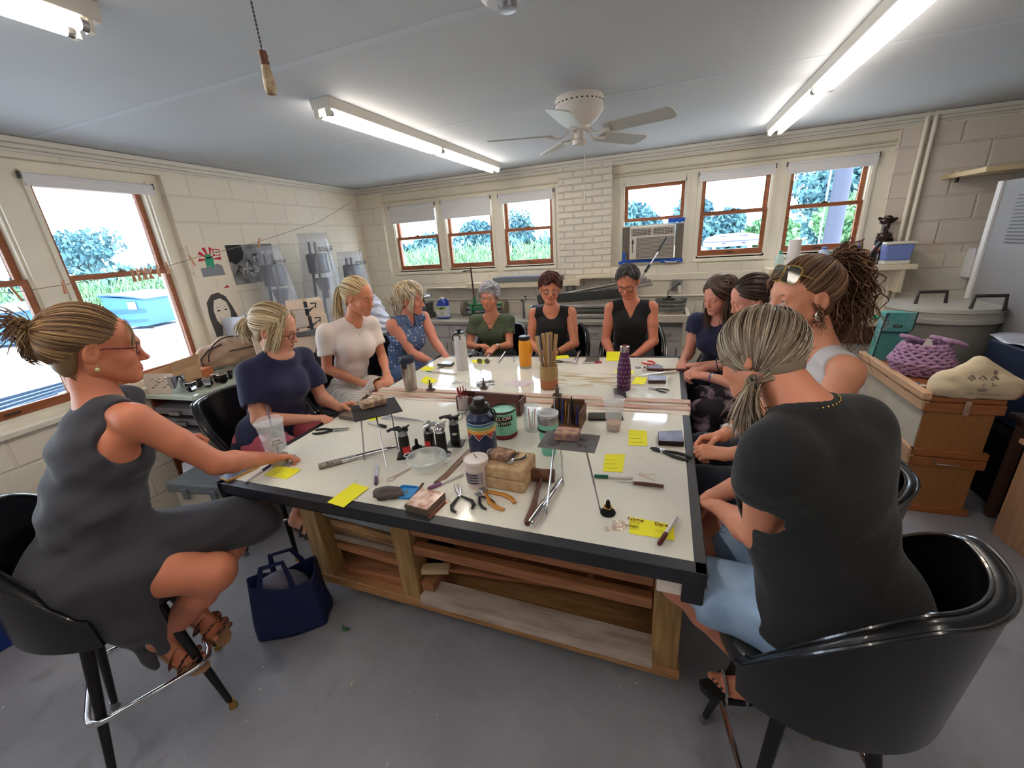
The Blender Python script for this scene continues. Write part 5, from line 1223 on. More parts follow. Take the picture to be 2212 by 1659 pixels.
t, g = figure('young woman with a curly ponytail, sunglasses on her head and a white tank top', J, B10, dict(s=1.11, c=(.488, 1.868, 1.572), yaw=203, pitch=-4, roll=-2, open=1, gaze=(.12, 1, -.1), lips=(190, 110, 104), brow=(84, 58, 44), iris=(80, 58, 44), h=.0023, width=1.02), (222, 152, 120),
   hands=[('R', dict(d=(-.92, -.15, -.25), n=(.0, -.75, -.6), curl=(.8, .9, 1.0, 1.0), thumb='pinch')), ('L', dict(d=(-.95, .15, -.05), n=(.0, .55, -.8), curl=(.8, 1.0, 1.1, 1.15), thumb='pinch'))])
top(t, g, WTANK, 'tank_top', off=.010, sleeve=0, neck=('round', (.088, .125, .095)), hem=-.1, amp=.002, arm_cut=(.058, .10, .125), seed=5)
bottoms(t, g, DJEAN, 'trousers', thigh=1, shin=.9, off=.014)
add_hair(t, g.R, g.c, 'pony', [(96, 66, 48), (128, 92, 66), (74, 50, 38), (160, 120, 88)], dict(tie=(0, -.095, .105), tail=[(0, -.135, .13), (.0, -.170, .08), (.0, -.180, .0), (.0, -.170, -.09), (0, -.155, -.17)], tailk=34, n=900, bulge=.010, ntail=460, spread=.030, spread_end=.045, curl=.011, turns=5, strand=.0024, seed=20, width=1.02,
  extra=[dict(a=(-.075, .0, -.01), pts=[(-.085, -.01, -.06), (-.082, -.02, -.10)], n=14, j=.006, s=.008, se=.012, curl=.006), dict(a=(0, .08, .09), pts=[(.05, .09, .06), (.078, .06, .02)], n=10, j=.01, s=.004, se=.008)]))
glasses(t, g.R, g.c, (176, 140, 70), shape='rect', dy=-.022, dz=.092, tilt=24, wlens=.036, hlens=.029, tint=True, name='sunglasses')
for e in (-1, 1):
 q = MB(); q.ring([(e*.084, -.004+.009*math.cos(a), -.047+.014*math.sin(a)) for a in [2*PI*i/20 for i in range(20)]], [.0025+.0022*(1-math.sin(2*PI*i/20)) for i in range(20)], 8, closed=True); headthing(t, g, q, 'earring', M('silver', (222, 214, 204), .15, 1))
chainpath(t, neckloop(g, drop=.05, r=.066, up=.01, fwd=.02), .0014, BRASS, 'necklace')
MB().ell(tuple(g.tips['R'][4]+v3(-.001, -.004, .004)), (.006, .005, .005), 10).build('thumbnail', M('green_nail', (96, 160, 112), .2), t, smooth=True, world=True)
bracelet(g, 'R', t, M('white_strap', (220, 218, 216), .5), 'bracelet', r=.031, wd=.007, at=.05)
q = MB()
for k, (a, b) in enumerate(((-.075, -.005), (-.072, -.026))): q.ring([tuple(g.J['wrL']+v3(a, .0, b)+v3(0, math.cos(x), math.sin(x))*.0115) for x in [2*PI*i/16 for i in range(16)]], .0017, 6, closed=True)
q.build('finger_ring', BRASS, t, smooth=True, world=True)
J = dict(pel=(.475, 1.085, .87), neck=(.350, 1.165, 1.405), shR=(.485, 1.225, 1.335), shL=(.265, 1.025, 1.325), elR=(.40, 1.40, 1.09), elL=(.276, 1.075, 1.045), wrR=(.20, 1.42, .92), wrL=(.215, 1.34, .93), knR=(.17, 1.40, .80), knL=(.095, 1.15, .76), anR=(.28, 1.3, .40), anL=(.385, 1.185, .385), hipside=(-.62, -.78, 0))
B11 = dict(w=1.20, arm=1.22, bust=1.2, neck=1.15, belly=.02, leg=1.10)
t, g = figure('woman in a black tee and denim shorts, back to the camera', J, B11, dict(c=(.252, 1.258, 1.503), yaw=142, pitch=-26, roll=8, open=0, h=.0026, width=1.03), (216, 142, 112),
   hands=[('R', dict(d=(-.7, -.2, -.3), n=(0, -.3, -1), curl=(.5, .6, .6, .6))), ('L', dict(d=(-.5, .6, -.2), n=(.2, 0, -1), curl=(.5, .6, .6, .6)))],
   feet=[('L', dict(toe=(.24, 1.158, .30)))])
def backfill(s, g):
 k = g.J; s.cone(k['shL']-g.fwd*.02-g.up*.03-g.side*.05, k['shR']-g.fwd*.02-g.up*.03+g.side*.05, .058, .058, k=.08)
 s.cone(g.chest, g.waist, .112, .125, k=.08, side=g.side, sc=1.25); s.cone(g.waist, k['pel']+v3(0, 0, .02), .125, .15, k=.08, side=g.hs, sc=1.15)
 for q in 'LR': s.cone(k['sh'+q]-g.up*.05-g.side*(.02 if q == 'L' else -.02), g.waist, .058, .11, k=.07)
top(t, g, BLKT, off=.018, sleeve=.34, neck=('round', (.085, .085, .062)), hem=-.045, amp=.0035, sl=.010, seed=11, fr=.8, extra=backfill)
bottoms(t, g, DENIM, thigh=.72, off=.014, amp=.003, flare=.014, waistz=.0)
add_hair(t, g.R, g.c, 'pony', [(138, 118, 98), (166, 148, 124), (116, 98, 82), (186, 174, 154), (150, 130, 106)], dict(tie=(-.078, -.012, -.070), tail=[(-.090, .0, -.11), (-.085, .02, -.15), (-.075, .03, -.19)], n=1200, bulge=.010, ntail=240, spread=.014, spread_end=.024, strand=.0021, seed=22, width=1.03))
headthing(t, g, MB().ring([(-.080+.006*math.cos(a), -.010+.016*math.cos(a), -.075+.014*math.sin(a)) for a in [2*PI*i/16 for i in range(16)]], .0045, 8, closed=True), 'hair_tie', BLACK)
glasses(t, g.R, g.c, (30, 28, 34), shape='rect', wlens=.026, hlens=.018)
chainpath(t, neckloop(g, drop=.03, r=.078, up=.012, fwd=.01, drop_back=.012), .0022, BRASS, 'necklace', beads=.0030)
BSOLE = M('black_sole', (30, 30, 33), .8); GST = M('grey_pattern_strap', (150, 150, 144), .7, rgb2=(84, 84, 82), scale=60)
o = sandal(t, g.foot['L'], [(.115, .125, .020, .012, GST), (.05, .06, .040, .013, GST), (.085, .03, .034, .010, GST), (.0, -.01, .060, .012, BSOLE)], BSOLE, thick=.024)
b, d, tt, up = g.foot['L']
q = MB()
for i in range(5):
 oo = tt*(.030-.0155*i); L_ = (.052, .048, .043, .036, .029)[i]; q.ell(tuple(b+d*(.122-.006*i)+oo-up*.008+d*(L_*.6+.006)+up*.007), (.0055, .0055, .003), 8)
q.build('toenails', M('dark_nail', (28, 22, 34), .2), t, smooth=True, world=True)
# ================================================================ things on the work table
T = TZ+.0035
def place(o, x, y, rz=0, z=T): o.location = (x, y, z); o.rotation_euler = (0, 0, rz); return o
def note(x, y, w, d, rz, lab, curl=.0, lines=0, h=.0008, name='sticky_note'):
 t = thing(name, lab, 'note', (x, y, T), rz, 'yellow sticky notes')
 q = MB(); q.grid(lambda u, v: Vector(((u-.5)*w, (v-.5)*d, h+.0*v+curl*max(0, v-.6)**2*6+.002*math.sin(u*3+v*2)*(curl > 0))), 8, 8)
 q.build('paper', YEL, t, solid=.0008)
 if lines:
  r = random.Random(int(x*1000)); q = MB()
  for i in range(lines):
   yy = d*(.32-.64*i/max(1, lines-1)); xx = -w*.38
   while xx < w*(.1 if lines < 4 else .25):
    l = r.uniform(.004, .010); q.ring([(xx, yy, h+.0012), (xx+l*.5, yy+r.uniform(-.002, .002), h+.0012), (xx+l, yy, h+.0012)], .0005, 4); xx += l+.002
  q.build('handwriting', INK, t)
 return t
def notep(cs, lab, curl=.0, lines=0, h=.0008):
 P = [Vector(p) for p in cs]; c = sum(P, Vector((0, 0)))/4
 t = thing('sticky_note', lab, 'note', (c.x, c.y, T), 0, 'yellow sticky notes'); q = MB()
 q.grid(lambda u, v: Vector((*((P[0]*(1-u)*(1-v)+P[1]*u*(1-v)+P[2]*u*v+P[3]*(1-u)*v)-c), h+curl*max(0, v-.5)**2*8)), 8, 8); q.build('paper', YEL, t, solid=.0008)
 if lines:
  ex = (P[1]-P[0]).normalized(); r = random.Random(int(c.x*1000)); q = MB(); W_ = (P[1]-P[0]).length; D_ = (P[3]-P[0]).length; ey = (P[3]-P[0]).normalized()
  for i in range(lines):
   xx = W_*.1
   while xx < W_*(.5+.3*r.random()):
    l = r.uniform(.004, .009); A_ = P[0]-c+ex*xx+ey*D_*(.2+.5*i/max(1, lines-1)); B_ = A_+ex*l+ey*r.uniform(-.002, .002); q.ring([(A_.x, A_.y, h+.0013), (B_.x, B_.y, h+.0013)], .0005, 4); xx += l+.002
  q.build('handwriting', INK, t)
 return t
notep([(-1.668, 1.100), (-1.528, 1.100), (-1.523, 1.175), (-1.668, 1.169)], 'yellow note beside the yellow-cased phone at the left corner', .004, 3)
notep([(-1.206, 1.005), (-1.117, 0.995), (-1.108, 1.134), (-1.198, 1.146)], 'folded yellow note at the front edge, nearest the camera', .0, 0, .005)
notep([(-1.636, 1.754), (-1.555, 1.714), (-1.503, 1.838), (-1.540, 1.866)], 'yellow note under the left soldering tripod')
notep([(-1.813, 2.638), (-1.724, 2.639), (-1.712, 2.726), (-1.825, 2.749)], 'yellow note behind the steel travel mug, by the dotted blouse')
notep([(-1.652, 2.395), (-1.529, 2.326), (-1.534, 2.445), (-1.681, 2.519)], 'yellow note lying diamond-wise behind the small cast clamp')
notep([(-1.475, 2.899), (-1.365, 2.887), (-1.370, 2.966), (-1.503, 2.977)], 'yellow note behind the round sunglasses')
notep([(-0.806, 3.075), (-0.708, 3.127), (-0.737, 3.207), (-0.837, 3.167)], 'yellow note right of the rulers at the back edge')
notep([(-0.409, 3.073), (-0.306, 3.086), (-0.316, 3.214), (-0.423, 3.201)], 'tilted yellow note before the woman in the V-neck top', .02)
notep([(-0.319, 2.819), (-0.201, 2.764), (-0.176, 2.840), (-0.299, 2.898)], 'yellow note right behind the purple bottle')
notep([(-0.180, 2.586), (-0.100, 2.582), (-0.087, 2.722), (-0.162, 2.730)], 'yellow note left of the steel block at the back right')
notep([(-0.125, 1.740), (-0.042, 1.754), (-0.053, 1.896), (-0.138, 1.893)], 'yellow note beside the dark bench block, with a folded corner', .003, 3)
notep([(-0.207, 1.491), (-0.128, 1.503), (-0.132, 1.646), (-0.216, 1.626)], 'yellow note above the green pen', .002, 3)
nt_ = notep([(-0.071, 1.137), (0.067, 1.140), (0.066, 1.217), (-0.077, 1.221)], 'yellow note with a handwritten list under the maroon pen')
MAR = M('maroon_ink', (110, 44, 36), .7)
text('Name', .022, MAR, nt_, (-.052, .030, .0035), (0, 0, 0)); text('Date', .022, MAR, nt_, (.030, .026, .0035), (0, 0, 0)); text('CINDY', .013, INK, nt_, (-.060, -.006, .003), (0, 0, 0))
q = MB()
for y_ in (.013, .006, -.012, -.02): q.ring([(-.07+.004*i, y_+.0012*((i*7) % 3-1), .0032) for i in range(9)], .0004, 4)
for y_ in (.012, -.004, -.014): q.ring([(.012+.004*i, y_+.0012*((i*5) % 3-1), .0032) for i in range(7)], .0004, 4)
q.ring([(-.07, .018, .0032), (-.035, .018, .0032)], .0005, 4); q.build('handwriting', MAR, nt_)
def pen(p, q_, lab, body=(220, 218, 215), cap=(90, 28, 36), r=.0055, z=0, cf=.36):
 """tail p, cap end q_"""
 p, q_ = Vector(p), Vector(q_); L = (q_-p).length; c = (p+q_)/2; t = thing('pen', lab, 'pen', (c.x, c.y, T+z), math.atan2((q_-p).y, (q_-p).x), 'pens and markers'); k = 1-cf; RY = Matrix.Rotation(PI/2, 3, 'Y')
 MB().lathe([(0, 0), (r*.7, .001), (r, .006), (r, L*k), (r*.9, L*k)], (-L/2, 0, r), 12, R=RY).build('barrel', M('pen_%d_%d_%d' % body, body, .3), t, smooth=True)
 MB().lathe([(r*.5, L*(k-.01)), (r*1.12, L*k), (r*1.15, L*.97), (r*.8, L), (0, L)], (-L/2, 0, r), 12, R=RY).build('cap', M('pen_%d_%d_%d' % cap, cap, .3), t, smooth=True); return t
pen((0.075, 1.249), (0.021, 1.095), 'silver and maroon pen across the handwritten list', cap=(84, 24, 28), z=.006, r=.007)
pen((-0.083, 1.462), (-0.234, 1.438), 'green-capped pen beside the needle tool', cap=(22, 104, 72), r=.0065)
pen((-1.688, 1.026), (-1.706, 1.176), 'clear purple-capped pen next to the phone', body=(196, 196, 206), cap=(60, 46, 84))
pen((-1.185, 1.286), (-1.092, 1.159), 'short clear marker with a purple end in the middle of the front table', body=(190, 196, 214), cap=(90, 50, 90), r=.007)
pen((-0.768, 1.323), (-0.858, 1.185), 'marker with a mauve cap near the old wooden ruler', cap=(132, 84, 122), r=.007)
pen((-1.563, 1.898), (-1.461, 1.882), 'pale pen with a maroon tip behind the left tripod', cap=(112, 40, 56), cf=.15, r=.005)
pen((-1.550, 1.684), (-1.404, 1.654), 'black-capped correction pen below the left tripod', cap=(24, 24, 26), r=.008)
pen((-1.403, 3.031), (-1.410, 3.161), 'blue ballpoint near the grey-haired woman', cap=(50, 50, 150))
pen((-0.576, 2.990), (-0.433, 3.020), 'red-capped marker beside the square block at the back', body=(220, 216, 216), cap=(190, 34, 50), r=.006)
pen((-1.125, 2.957), (-1.172, 3.086), 'small clear pen by the orange bottle', body=(190, 200, 210), cap=(120, 130, 140))
def phone(p, q_, lab, case, scr=(70, 84, 110), z=0):
 p, q_ = Vector(p), Vector(q_); c = (p+q_)/2; t = thing('phone', lab, 'phone', (c.x, c.y, T+z), math.atan2((q_-p).y, (q_-p).x)-PI/2); k_ = (q_-p).length/.152; t.scale = (k_, k_, 1.1)
 rr = lambda w, d, r: [(sx*(w-r)+r*math.cos(a), sy*(d-r)+r*math.sin(a)) for sx, sy, a0 in ((1, 1, 0), (-1, 1, 90), (-1, -1, 180), (1, -1, 270)) for a in [math.radians(a0+k*15) for k in range(7)]]
 MB().prism(rr(.037, .076, .011), .010).build('case', M('case_%d' % case[0], case, .45), t, bevel=.002)
 MB().prism(rr(.0335, .0725, .008), .001, (0, 0, .010)).build('screen', M('screen_%d' % scr[0], scr, .08), t); return t
phone((-1.811, 1.017), (-1.783, 1.162), 'phone in a yellow case lying on the left front corner', (226, 176, 96), (86, 104, 136))
phone((-0.360, 2.011), (-0.182, 2.048), 'black phone lying beside the clear plastic cup', (28, 27, 28), (44, 42, 44))
phone((-0.219, 2.309), (-0.244, 2.446), 'dark phone on the divider strip below the purple bottle', (46, 44, 46), (66, 62, 64), .006)
def block(cs, h, lab, top_=(150, 142, 156), side=(60, 46, 42), rust=None):
 P = [Vector(p) for p in cs]; c = sum(P, Vector((0, 0)))/4; t = thing('bench_block', lab, 'bench block', (c.x, c.y, T), 0, 'steel bench blocks')
 pl = [tuple(p-c) for p in P]; MB().prism(pl, h).build('block', M('blk_side_%d' % side[0], side, .5, .6 if side[0] < 130 else .2), t, bevel=.002)
 MB().prism([(x*.97, y*.97) for x, y in pl], .0015, (0, 0, h)).build('top_face', M('blk_top_%d_%d' % top_[:2], top_, .3, .55, rgb2=rust or [int(v*.8) for v in top_], scale=26), t); return t
block([(-0.870, 1.044), (-0.767, 1.035), (-0.756, 1.151), (-0.866, 1.153)], .030, 'square bench block with rust-mottled pinkish top at the front edge', (222, 200, 190), (120, 106, 96), rust=(150, 108, 92))
block([(0.004, 1.769), (0.111, 1.780), (0.105, 1.900), (-0.001, 1.867)], .024, 'dark bench block with bluish top near the right edge', (136, 132, 150), (52, 38, 34))
block([(-1.778, 1.701), (-1.646, 1.689), (-1.640, 1.763), (-1.777, 1.770)], .024, 'grey bench block at the left edge by the navy tee', (150, 142, 132), (110, 104, 96))
block([(-1.720, 2.763), (-1.592, 2.755), (-1.598, 2.831), (-1.696, 2.844)], .022, 'grey bench block near the white bottle', (170, 164, 160), (110, 106, 98))
block([(-1.561, 3.026), (-1.547, 3.071), (-1.581, 3.142), (-1.595, 3.095)], .02, 'small dark block at the back left corner of the table', (70, 68, 78), (40, 38, 44))
block([(-0.564, 3.003), (-0.454, 3.018), (-0.467, 3.130), (-0.566, 3.131)], .012, 'small square grey block at the back, before the V-neck top', (120, 110, 108), (96, 86, 84))
block([(-0.078, 2.603), (0.028, 2.620), (0.030, 2.721), (-0.083, 2.704)], .022, 'bench block with brown side near the dark pliers', (160, 158, 176), (92, 72, 66))
block([(-0.087, 2.874), (0.016, 2.878), (-0.019, 2.982), (-0.104, 2.959)], .015, 'bench block before the long-haired woman in navy', (160, 158, 178), (92, 72, 66))
def tripod(x, y, rz, lab, h, legs, mesh, msize, brick, bs, stain=False):
 t = thing('soldering_tripod', lab, 'tripod', (x, y, T), 0)
 for a, b, m_ in legs:
  o = MB().ring([a, b], .0035, 8).build('leg', m_, t, smooth=True)
  MB().ell(a, (.007, .007, .006), 10).build('joint', BLACK, o)
 R = Matrix.Rotation(rz, 3, 'Z'); q = MB(); w, d = msize
 if mesh == 'dark':
  MB().box((0, 0, h), (w, d, .004), rz).build('plate', M('mesh_dark', (44, 40, 42), .7, bump=.8, bscale=300), t)
 else:
  n = 26
  for i in range(n+1):
   u = -w/2+w*i/n; q.ring([R @ Vector((u, -d/2, h)), R @ Vector((u, d/2, h))], .0009, 4)
  for i in range(19):
   v = -d/2+d*i/18; q.ring([R @ Vector((-w/2, v, h+.001)), R @ Vector((w/2, v, h+.001))], .0009, 4)
  q.build('wire_mesh', M('wire_grey', (150, 148, 150), .4, .7), t); q = MB(); q.box((0, 0, h-.001), (w, d, .0012), rz); q.build('plate', M('mesh_plate', (142, 138, 140), .5, .3, rgb2=(110, 104, 104), scale=14), t)
  for a, b, r in ((-.055, -.028, .026), (-.05, .03, .018), (.05, .03, .018), (.045, -.025, .012)):
   p = R @ Vector((a, b, h+.0022)); MB().lathe([(0, .0005), (r*.5, .0008), (r, 0)], p, 18, sy=.8).build('scorch_mark', M('scorch', (92, 82, 80), .7, rgb2=(60, 50, 50), scale=60), t)
 return t
def brickstone(x, y, z, rz, s, lab, a, b, mat='pumice'):
 o = MB().box((0, 0, s[2]/2), s).build('charcoal_block' if mat != 'pumice' else 'solder_brick', M('br_%d_%d' % (a[0], b[0]), a, .85, rgb2=b, scale=38, bump=.5, bscale=80), None, bevel=.008, seg=3)
 o.location = (x, y, z); o.rotation_euler = (0, 0, rz); return tag(o, lab, 'soldering brick', 'soldering bricks')
def brickstone(x, y, z, rz, s, lab, a, b, mat='pumice'):
 o = MB().box((0, 0, s[2]/2), s).build('charcoal_block' if mat != 'pumice' else 'solder_brick', M('br_%d_%d' % (a[0], b[0]), a, .85, rgb2=b, scale=38, bump=.5, bscale=80), None, bevel=.008, seg=3)
 o.location = (x, y, z); o.rotation_euler = (0, 0, rz); return tag(o, lab, 'soldering brick', 'soldering bricks')
def feet(c, fs, tops, mts): return [((Vector(p).x-c[0]+a_[0]*0, Vector(p).y-c[1], 0), a_, m_) for p, a_, m_ in zip(fs, tops, mts)]
TC = (-1.282, 1.461); hh = 1.13-T-.004
tripod(TC[0], TC[1], .80, 'soldering tripod with a dark mesh plate near the navy tee', 1.13-T, [((-.05, -.05, hh), (Vector((-1.286, 1.325))-Vector(TC)).to_3d(), STEEL), ((.02, -.03, hh), (Vector((-1.135, 1.291))-Vector(TC)).to_3d(), STEEL), ((.06, .03, hh), (Vector((-1.191, 1.457))-Vector(TC)).to_3d(), STEEL)], 'dark', (.215, .215), None, None)
brickstone(-1.320, 1.489, 1.134, .9, (.12, .075, .03), 'rounded stained soldering brick on the dark mesh plate', (206, 178, 140), (120, 92, 84))
TC = (-0.305, 1.320); hh = 1.14-T-.004
tripod(TC[0], TC[1], .0, 'soldering tripod with a grey wire mesh in the middle of the front table', 1.14-T, [((-.05, -.03, hh), (Vector((-0.357, 1.162))-Vector(TC)).to_3d(), CHROME), ((-.035, .01, hh), (Vector((-0.342, 1.359))-Vector(TC)).to_3d(), CHROME), ((.065, -.03, hh), (Vector((-0.180, 1.236))-Vector(TC)).to_3d(), CHROME)], 'wire', (.205, .135), None, None)
brickstone(-0.316, 1.337, 1.144, .05, (.09, .065, .032), 'pinkish mottled soldering brick on the wire mesh', (190, 146, 116), (128, 100, 104))
BK = (-0.551, 1.334); BKR = -.03
for i, lab in enumerate(('lower pale fire brick under the others by the plastic tub', 'upper pale fire brick with scorched top')): brickstone(BK[0], BK[1], T+.0505*i, BKR, (.165, .15, .05), lab, (206, 176, 138), (184, 150, 114))
brickstone(BK[0]-.04, BK[1]+.01, T+.1015, -.15, (.095, .08, .022), 'dark stained soldering brick on top of the pale fire bricks', (180, 140, 110), (96, 72, 66))
def vessel(name, lab, cat, x, y, parts, rz=0, z=T, grp=None):
 t = thing(name, lab, cat, (x, y, z), rz, grp)
 for nm, prof, mt in parts: MB().lathe(prof, n=36).build(nm, mt, t, smooth=True)
 return t
NB = M('bottle_navy', (28, 40, 74), .35)
t = vessel('water_bottle', 'navy water bottle with retro stripes and a zigzag band', 'bottle', -0.749, 1.501, [
 ('body', [(0, 0), (.044, 0), (.0455, .005), (.0455, .150), (.0455, .178), (.042, .19), (.030, .203), (.028, .207), (0, .207)], NB),
 ('steel_base', [(.0450, -.0002), (.0462, .001), (.0462, .010), (.0457, .011)], STEEL),
 ('neck_ring', [(.0285, .203), (.0292, .206), (.0285, .211)], STEEL),
 ('lid', [(0, .209), (.031, .209), (.033, .214), (.033, .234), (.028, .240), (.020, .243), (.020, .262), (.017, .267), (0, .268)], BLACK)])
for nm, z0, z1, c in (('blue_stripe', .158, .170, (70, 116, 152)), ('green_stripe', .144, .1565, (124, 164, 96)), ('orange_band', .127, .1425, (222, 156, 74))):
 MB().lathe([(.0455, z0), (.0461, z0), (.0461, z1), (.0455, z1)], n=40).build(nm, M('stripe_%s' % nm, c, .45), t, smooth=True)
for z0 in (.157, .143, .1715): MB().lathe([(.0455, z0-.0008), (.0463, z0-.0008), (.0463, z0+.0008), (.0455, z0+.0008)], n=40).build('white_line', WHITE, t, smooth=True)
def wrap(r, pts, c=0): return [(r*math.cos(a), r*math.sin(a), z) for a, z in pts]
q = MB(); n = 7
for k in range(n):
 a0 = 2*PI*k/n; q.add(wrap(.0463, [(a0, .128), (a0+PI/n*.98, .1275), (a0+2*PI/n, .128), (a0+PI/n, .108)]), [(0, 1, 3), (1, 2, 3)])
q.build('red_points', M('zig_red', (186, 58, 48), .5), t, solid=.0004)
q = MB(); q.ring([(.0466*math.cos(PI*k/n), .0466*math.sin(PI*k/n), .130 if k % 2 == 0 else .100) for k in range(2*n)], .0013, 6, closed=True); q.build('zigzag_line', WHITE, t, smooth=True)
q = MB(); a0 = math.radians(-38); R = Matrix.Rotation(a0+PI/2, 3, 'Z') @ Matrix.Rotation(PI/2, 3, 'X')
q.ring([Vector((.0463*math.cos(a0), .0463*math.sin(a0), .045))+R @ Vector((.011*math.cos(a), .011*math.sin(a), 0)) for a in [2*PI*i/20 for i in range(20)]], .0012, 6, closed=True); q.ring([Vector((.0463*math.cos(a0), .0463*math.sin(a0), .045))+R @ Vector((.005*math.cos(a), .005*math.sin(a), 0)) for a in [2*PI*i/20*.7 for i in range(20)]], .001, 6); q.build('round_logo', WHITE, t)
MB().ring([(.030, .0, .232), (.052, 0, .222), (.058, 0, .195), (.050, 0, .172), (.046, 0, .178), (.050, 0, .20), (.040, 0, .222)], .004, 8, flat=.6).build('carry_loop', BLACK, t, smooth=True).rotation_euler = (0, 0, -.1)
t.scale = (1.40, 1.40, 1.07)
t = vessel('water_bottle', 'tall white water bottle with a black loop cap, by the green tee', 'bottle', -1.468, 2.723, [
 ('body', [(0, 0), (.036, 0), (.0375, .004), (.0375, .19), (.034, .208), (.024, .218), (.024, .228), (0, .228)], M('bottle_white', (212, 208, 208), .4)),
 ('cap', [(0, .226), (.026, .226), (.030, .229), (.030, .234), (.012, .236), (.012, .250), (.009, .254), (0, .254)], BLACK)])
MB().ring([(.026*math.cos(a)-.006, -.030, .205+.020*math.sin(a)) for a in [2*PI*i/20 for i in range(20)]], .0032, 8, closed=True).build('carry_loop', BLACK, t, smooth=True)
t.scale = (1.28, 1.28, 1.26)
t = vessel('water_bottle', 'orange water bottle with a black straw lid', 'bottle', -0.984, 2.838, [
 ('body', [(.035, .012), (.036, .014), (.036, .15), (.033, .168), (.029, .176), (0, .176)], M('bottle_orange', (242, 158, 30), .45)),
 ('steel_base', [(0, 0), (.034, 0), (.035, .003), (.035, .013)], STEEL), ('lid', [(0, .174), (.031, .174), (.032, .178), (.032, .195), (.029, .198), (0, .199)], BLACK)])
MB().ring([(.01, 0, .196), (.018, 0, .205), (.020, 0, .228)], .005, 8, flat=.5).build('straw_spout', BLACK, t, smooth=True)
MB().ring([(.034, 0, .155), (.043, 0, .135), (.042, 0, .10), (.037, 0, .085)], .0035, 6).build('strap', M('bottle_orange'), t, smooth=True)
t.scale = (1.30, 1.30, 1.24)
PUR = M('bottle_purple', (88, 36, 84), .4)
t = vessel('water_bottle', 'slim purple bottle with white v-marks and a steel cap', 'bottle', -0.219, 2.476, [
 ('body', [(0, 0), (.030, 0), (.032, .004), (.032, .10), (.030, .125), (.024, .160), (.021, .185), (.0205, .200), (0, .200)], PUR), ('cap', [(0, .199), (.0215, .199), (.0215, .226), (.0185, .229), (0, .229)], CHROME)])
q = MB()
for row in range(7):
 z = .03+row*.023; r = (.0325 if z < .11 else .0325-(z-.11)*.13)+.0004
 for k in range(12):
  a = 2*PI*(k+.5*(row % 2))/12
  q.ring([(r*math.cos(a-.12), r*math.sin(a-.12), z+.006), (r*math.cos(a), r*math.sin(a), z), (r*math.cos(a+.12), r*math.sin(a+.12), z+.006)], .0008, 4)
q.build('v_marks', WHITE, t)
t.scale = (1.3, 1.3, 1.23)
t = vessel('travel_mug', 'brushed steel travel mug with a dark blue lid', 'mug', -1.622, 2.234, [
 ('body', [(0, 0), (.031, 0), (.033, .003), (.036, .10), (.0375, .165), (0, .165)], M('brushed', (178, 172, 166), .28, 1)), ('lid', [(.0378, .158), (.039, .160), (.039, .188), (.036, .192), (.030, .190), (0, .189)], M('lid_blue', (34, 44, 66), .4))])
MB().prism([(-.014, .165), (.014, .165), (.014, .14), (.010, .132), (0, .13), (-.010, .132), (-.014, .14)], .003, (0, 0, 0), Matrix(((1, 0, 0), (0, 0, -1), (0, 1, 0)))).build('lid_tab', M('lid_blue'), t).location = (.006, -.037, 0)
t.scale = (1.3, 1.3, 1.24)
t = thing('insulated_tumbler', 'aqua insulated tumbler with a clear lid', 'tumbler', (-0.463, 1.590, T)); t.scale = (1.12, 1.12, 1.30)
MB().lathe([(0, 0), (.028, 0), (.030, .004), (.0405, .118), (.0405, .122)], n=36).build('body', M('aqua', (134, 208, 190), .4), t, smooth=True); MB().lathe([(.0407, .120), (.0415, .122), (.0415, .145), (.040, .147), (.037, .146)], n=36).build('steel_rim', STEEL, t, smooth=True)
MB().lathe([(.0415, .146), (.0435, .149), (.0435, .156), (.038, .158), (.034, .150), (0, .149)], n=36).build('lid', M('clear_plastic', (225, 232, 236), .08, alpha=.5), t, smooth=True)
q = MB(); q.lathe([(.0385, .095), (.0425, .095), (.0428, .102), (.039, .102)], n=36); q.ring([(.042, 0, .099), (.062, .0, .097), (.068, 0, .08), (.066, 0, .03), (.05, 0, .02)], .0045, 8, flat=.6); q.build('handle_band', BLACK, t, smooth=True)
CLR = M('clear_cup', (240, 244, 246), .05, alpha=.22, spec=.8)
t = thing('plastic_cup', 'clear plastic cup with a dome rim and a little iced coffee left', 'cup', (-0.211, 1.888, T)); t.scale = (1.16, 1.16, 1.45)
MB().lathe([(0, .001), (.027, .001), (.029, .004), (.041, .108)], n=36).build('cup', CLR, t, smooth=True, solid=.0008); MB().lathe([(.041, .106), (.045, .109), (.045, .117), (.040, .119), (.036, .112), (0, .112)], n=36).build('lid', CLR, t, smooth=True)
MB().lathe([(0, .004), (.0278, .004), (.0305, .030), (0, .030)], n=30).build('coffee', M('coffee', (190, 140, 104), .3), t, smooth=True)
t = thing('plastic_tumbler', 'clear tumbler with a straw and printed ovals at the left table edge', 'cup', (-1.672, 1.198, T)); t.scale = (1.20, 1.20, 1.42)
MB().lathe([(0, .001), (.030, .001), (.033, .005), (.046, .150)], n=36).build('cup', CLR, t, smooth=True, solid=.0012); MB().lathe([(.046, .148), (.051, .151), (.051, .158), (.046, .160), (.042, .166), (.0, .166)], n=36).build('lid', CLR, t, smooth=True)
MB().lathe([(0, .006), (.031, .006), (.0335, .032), (0, .032)], n=30).build('iced_tea', M('tea', (150, 74, 54), .2, alpha=.8), t, smooth=True)
MB().ring([(.004, .0, .03), (.0, .01, .21)], .003, 8).build('straw', M('straw_grey', (110, 112, 130), .4), t, smooth=True)
r = random.Random(4); q = MB()
for i in range(14): q.box((r.uniform(-.02, .02), r.uniform(-.02, .02), .045+.006*i), (.016, .016, .014), R=Matrix.Rotation(r.random()*3, 3, (.3, .5, .8)))
q.build('ice', M('ice', (232, 236, 244), .1, alpha=.35), t, bevel=.002)
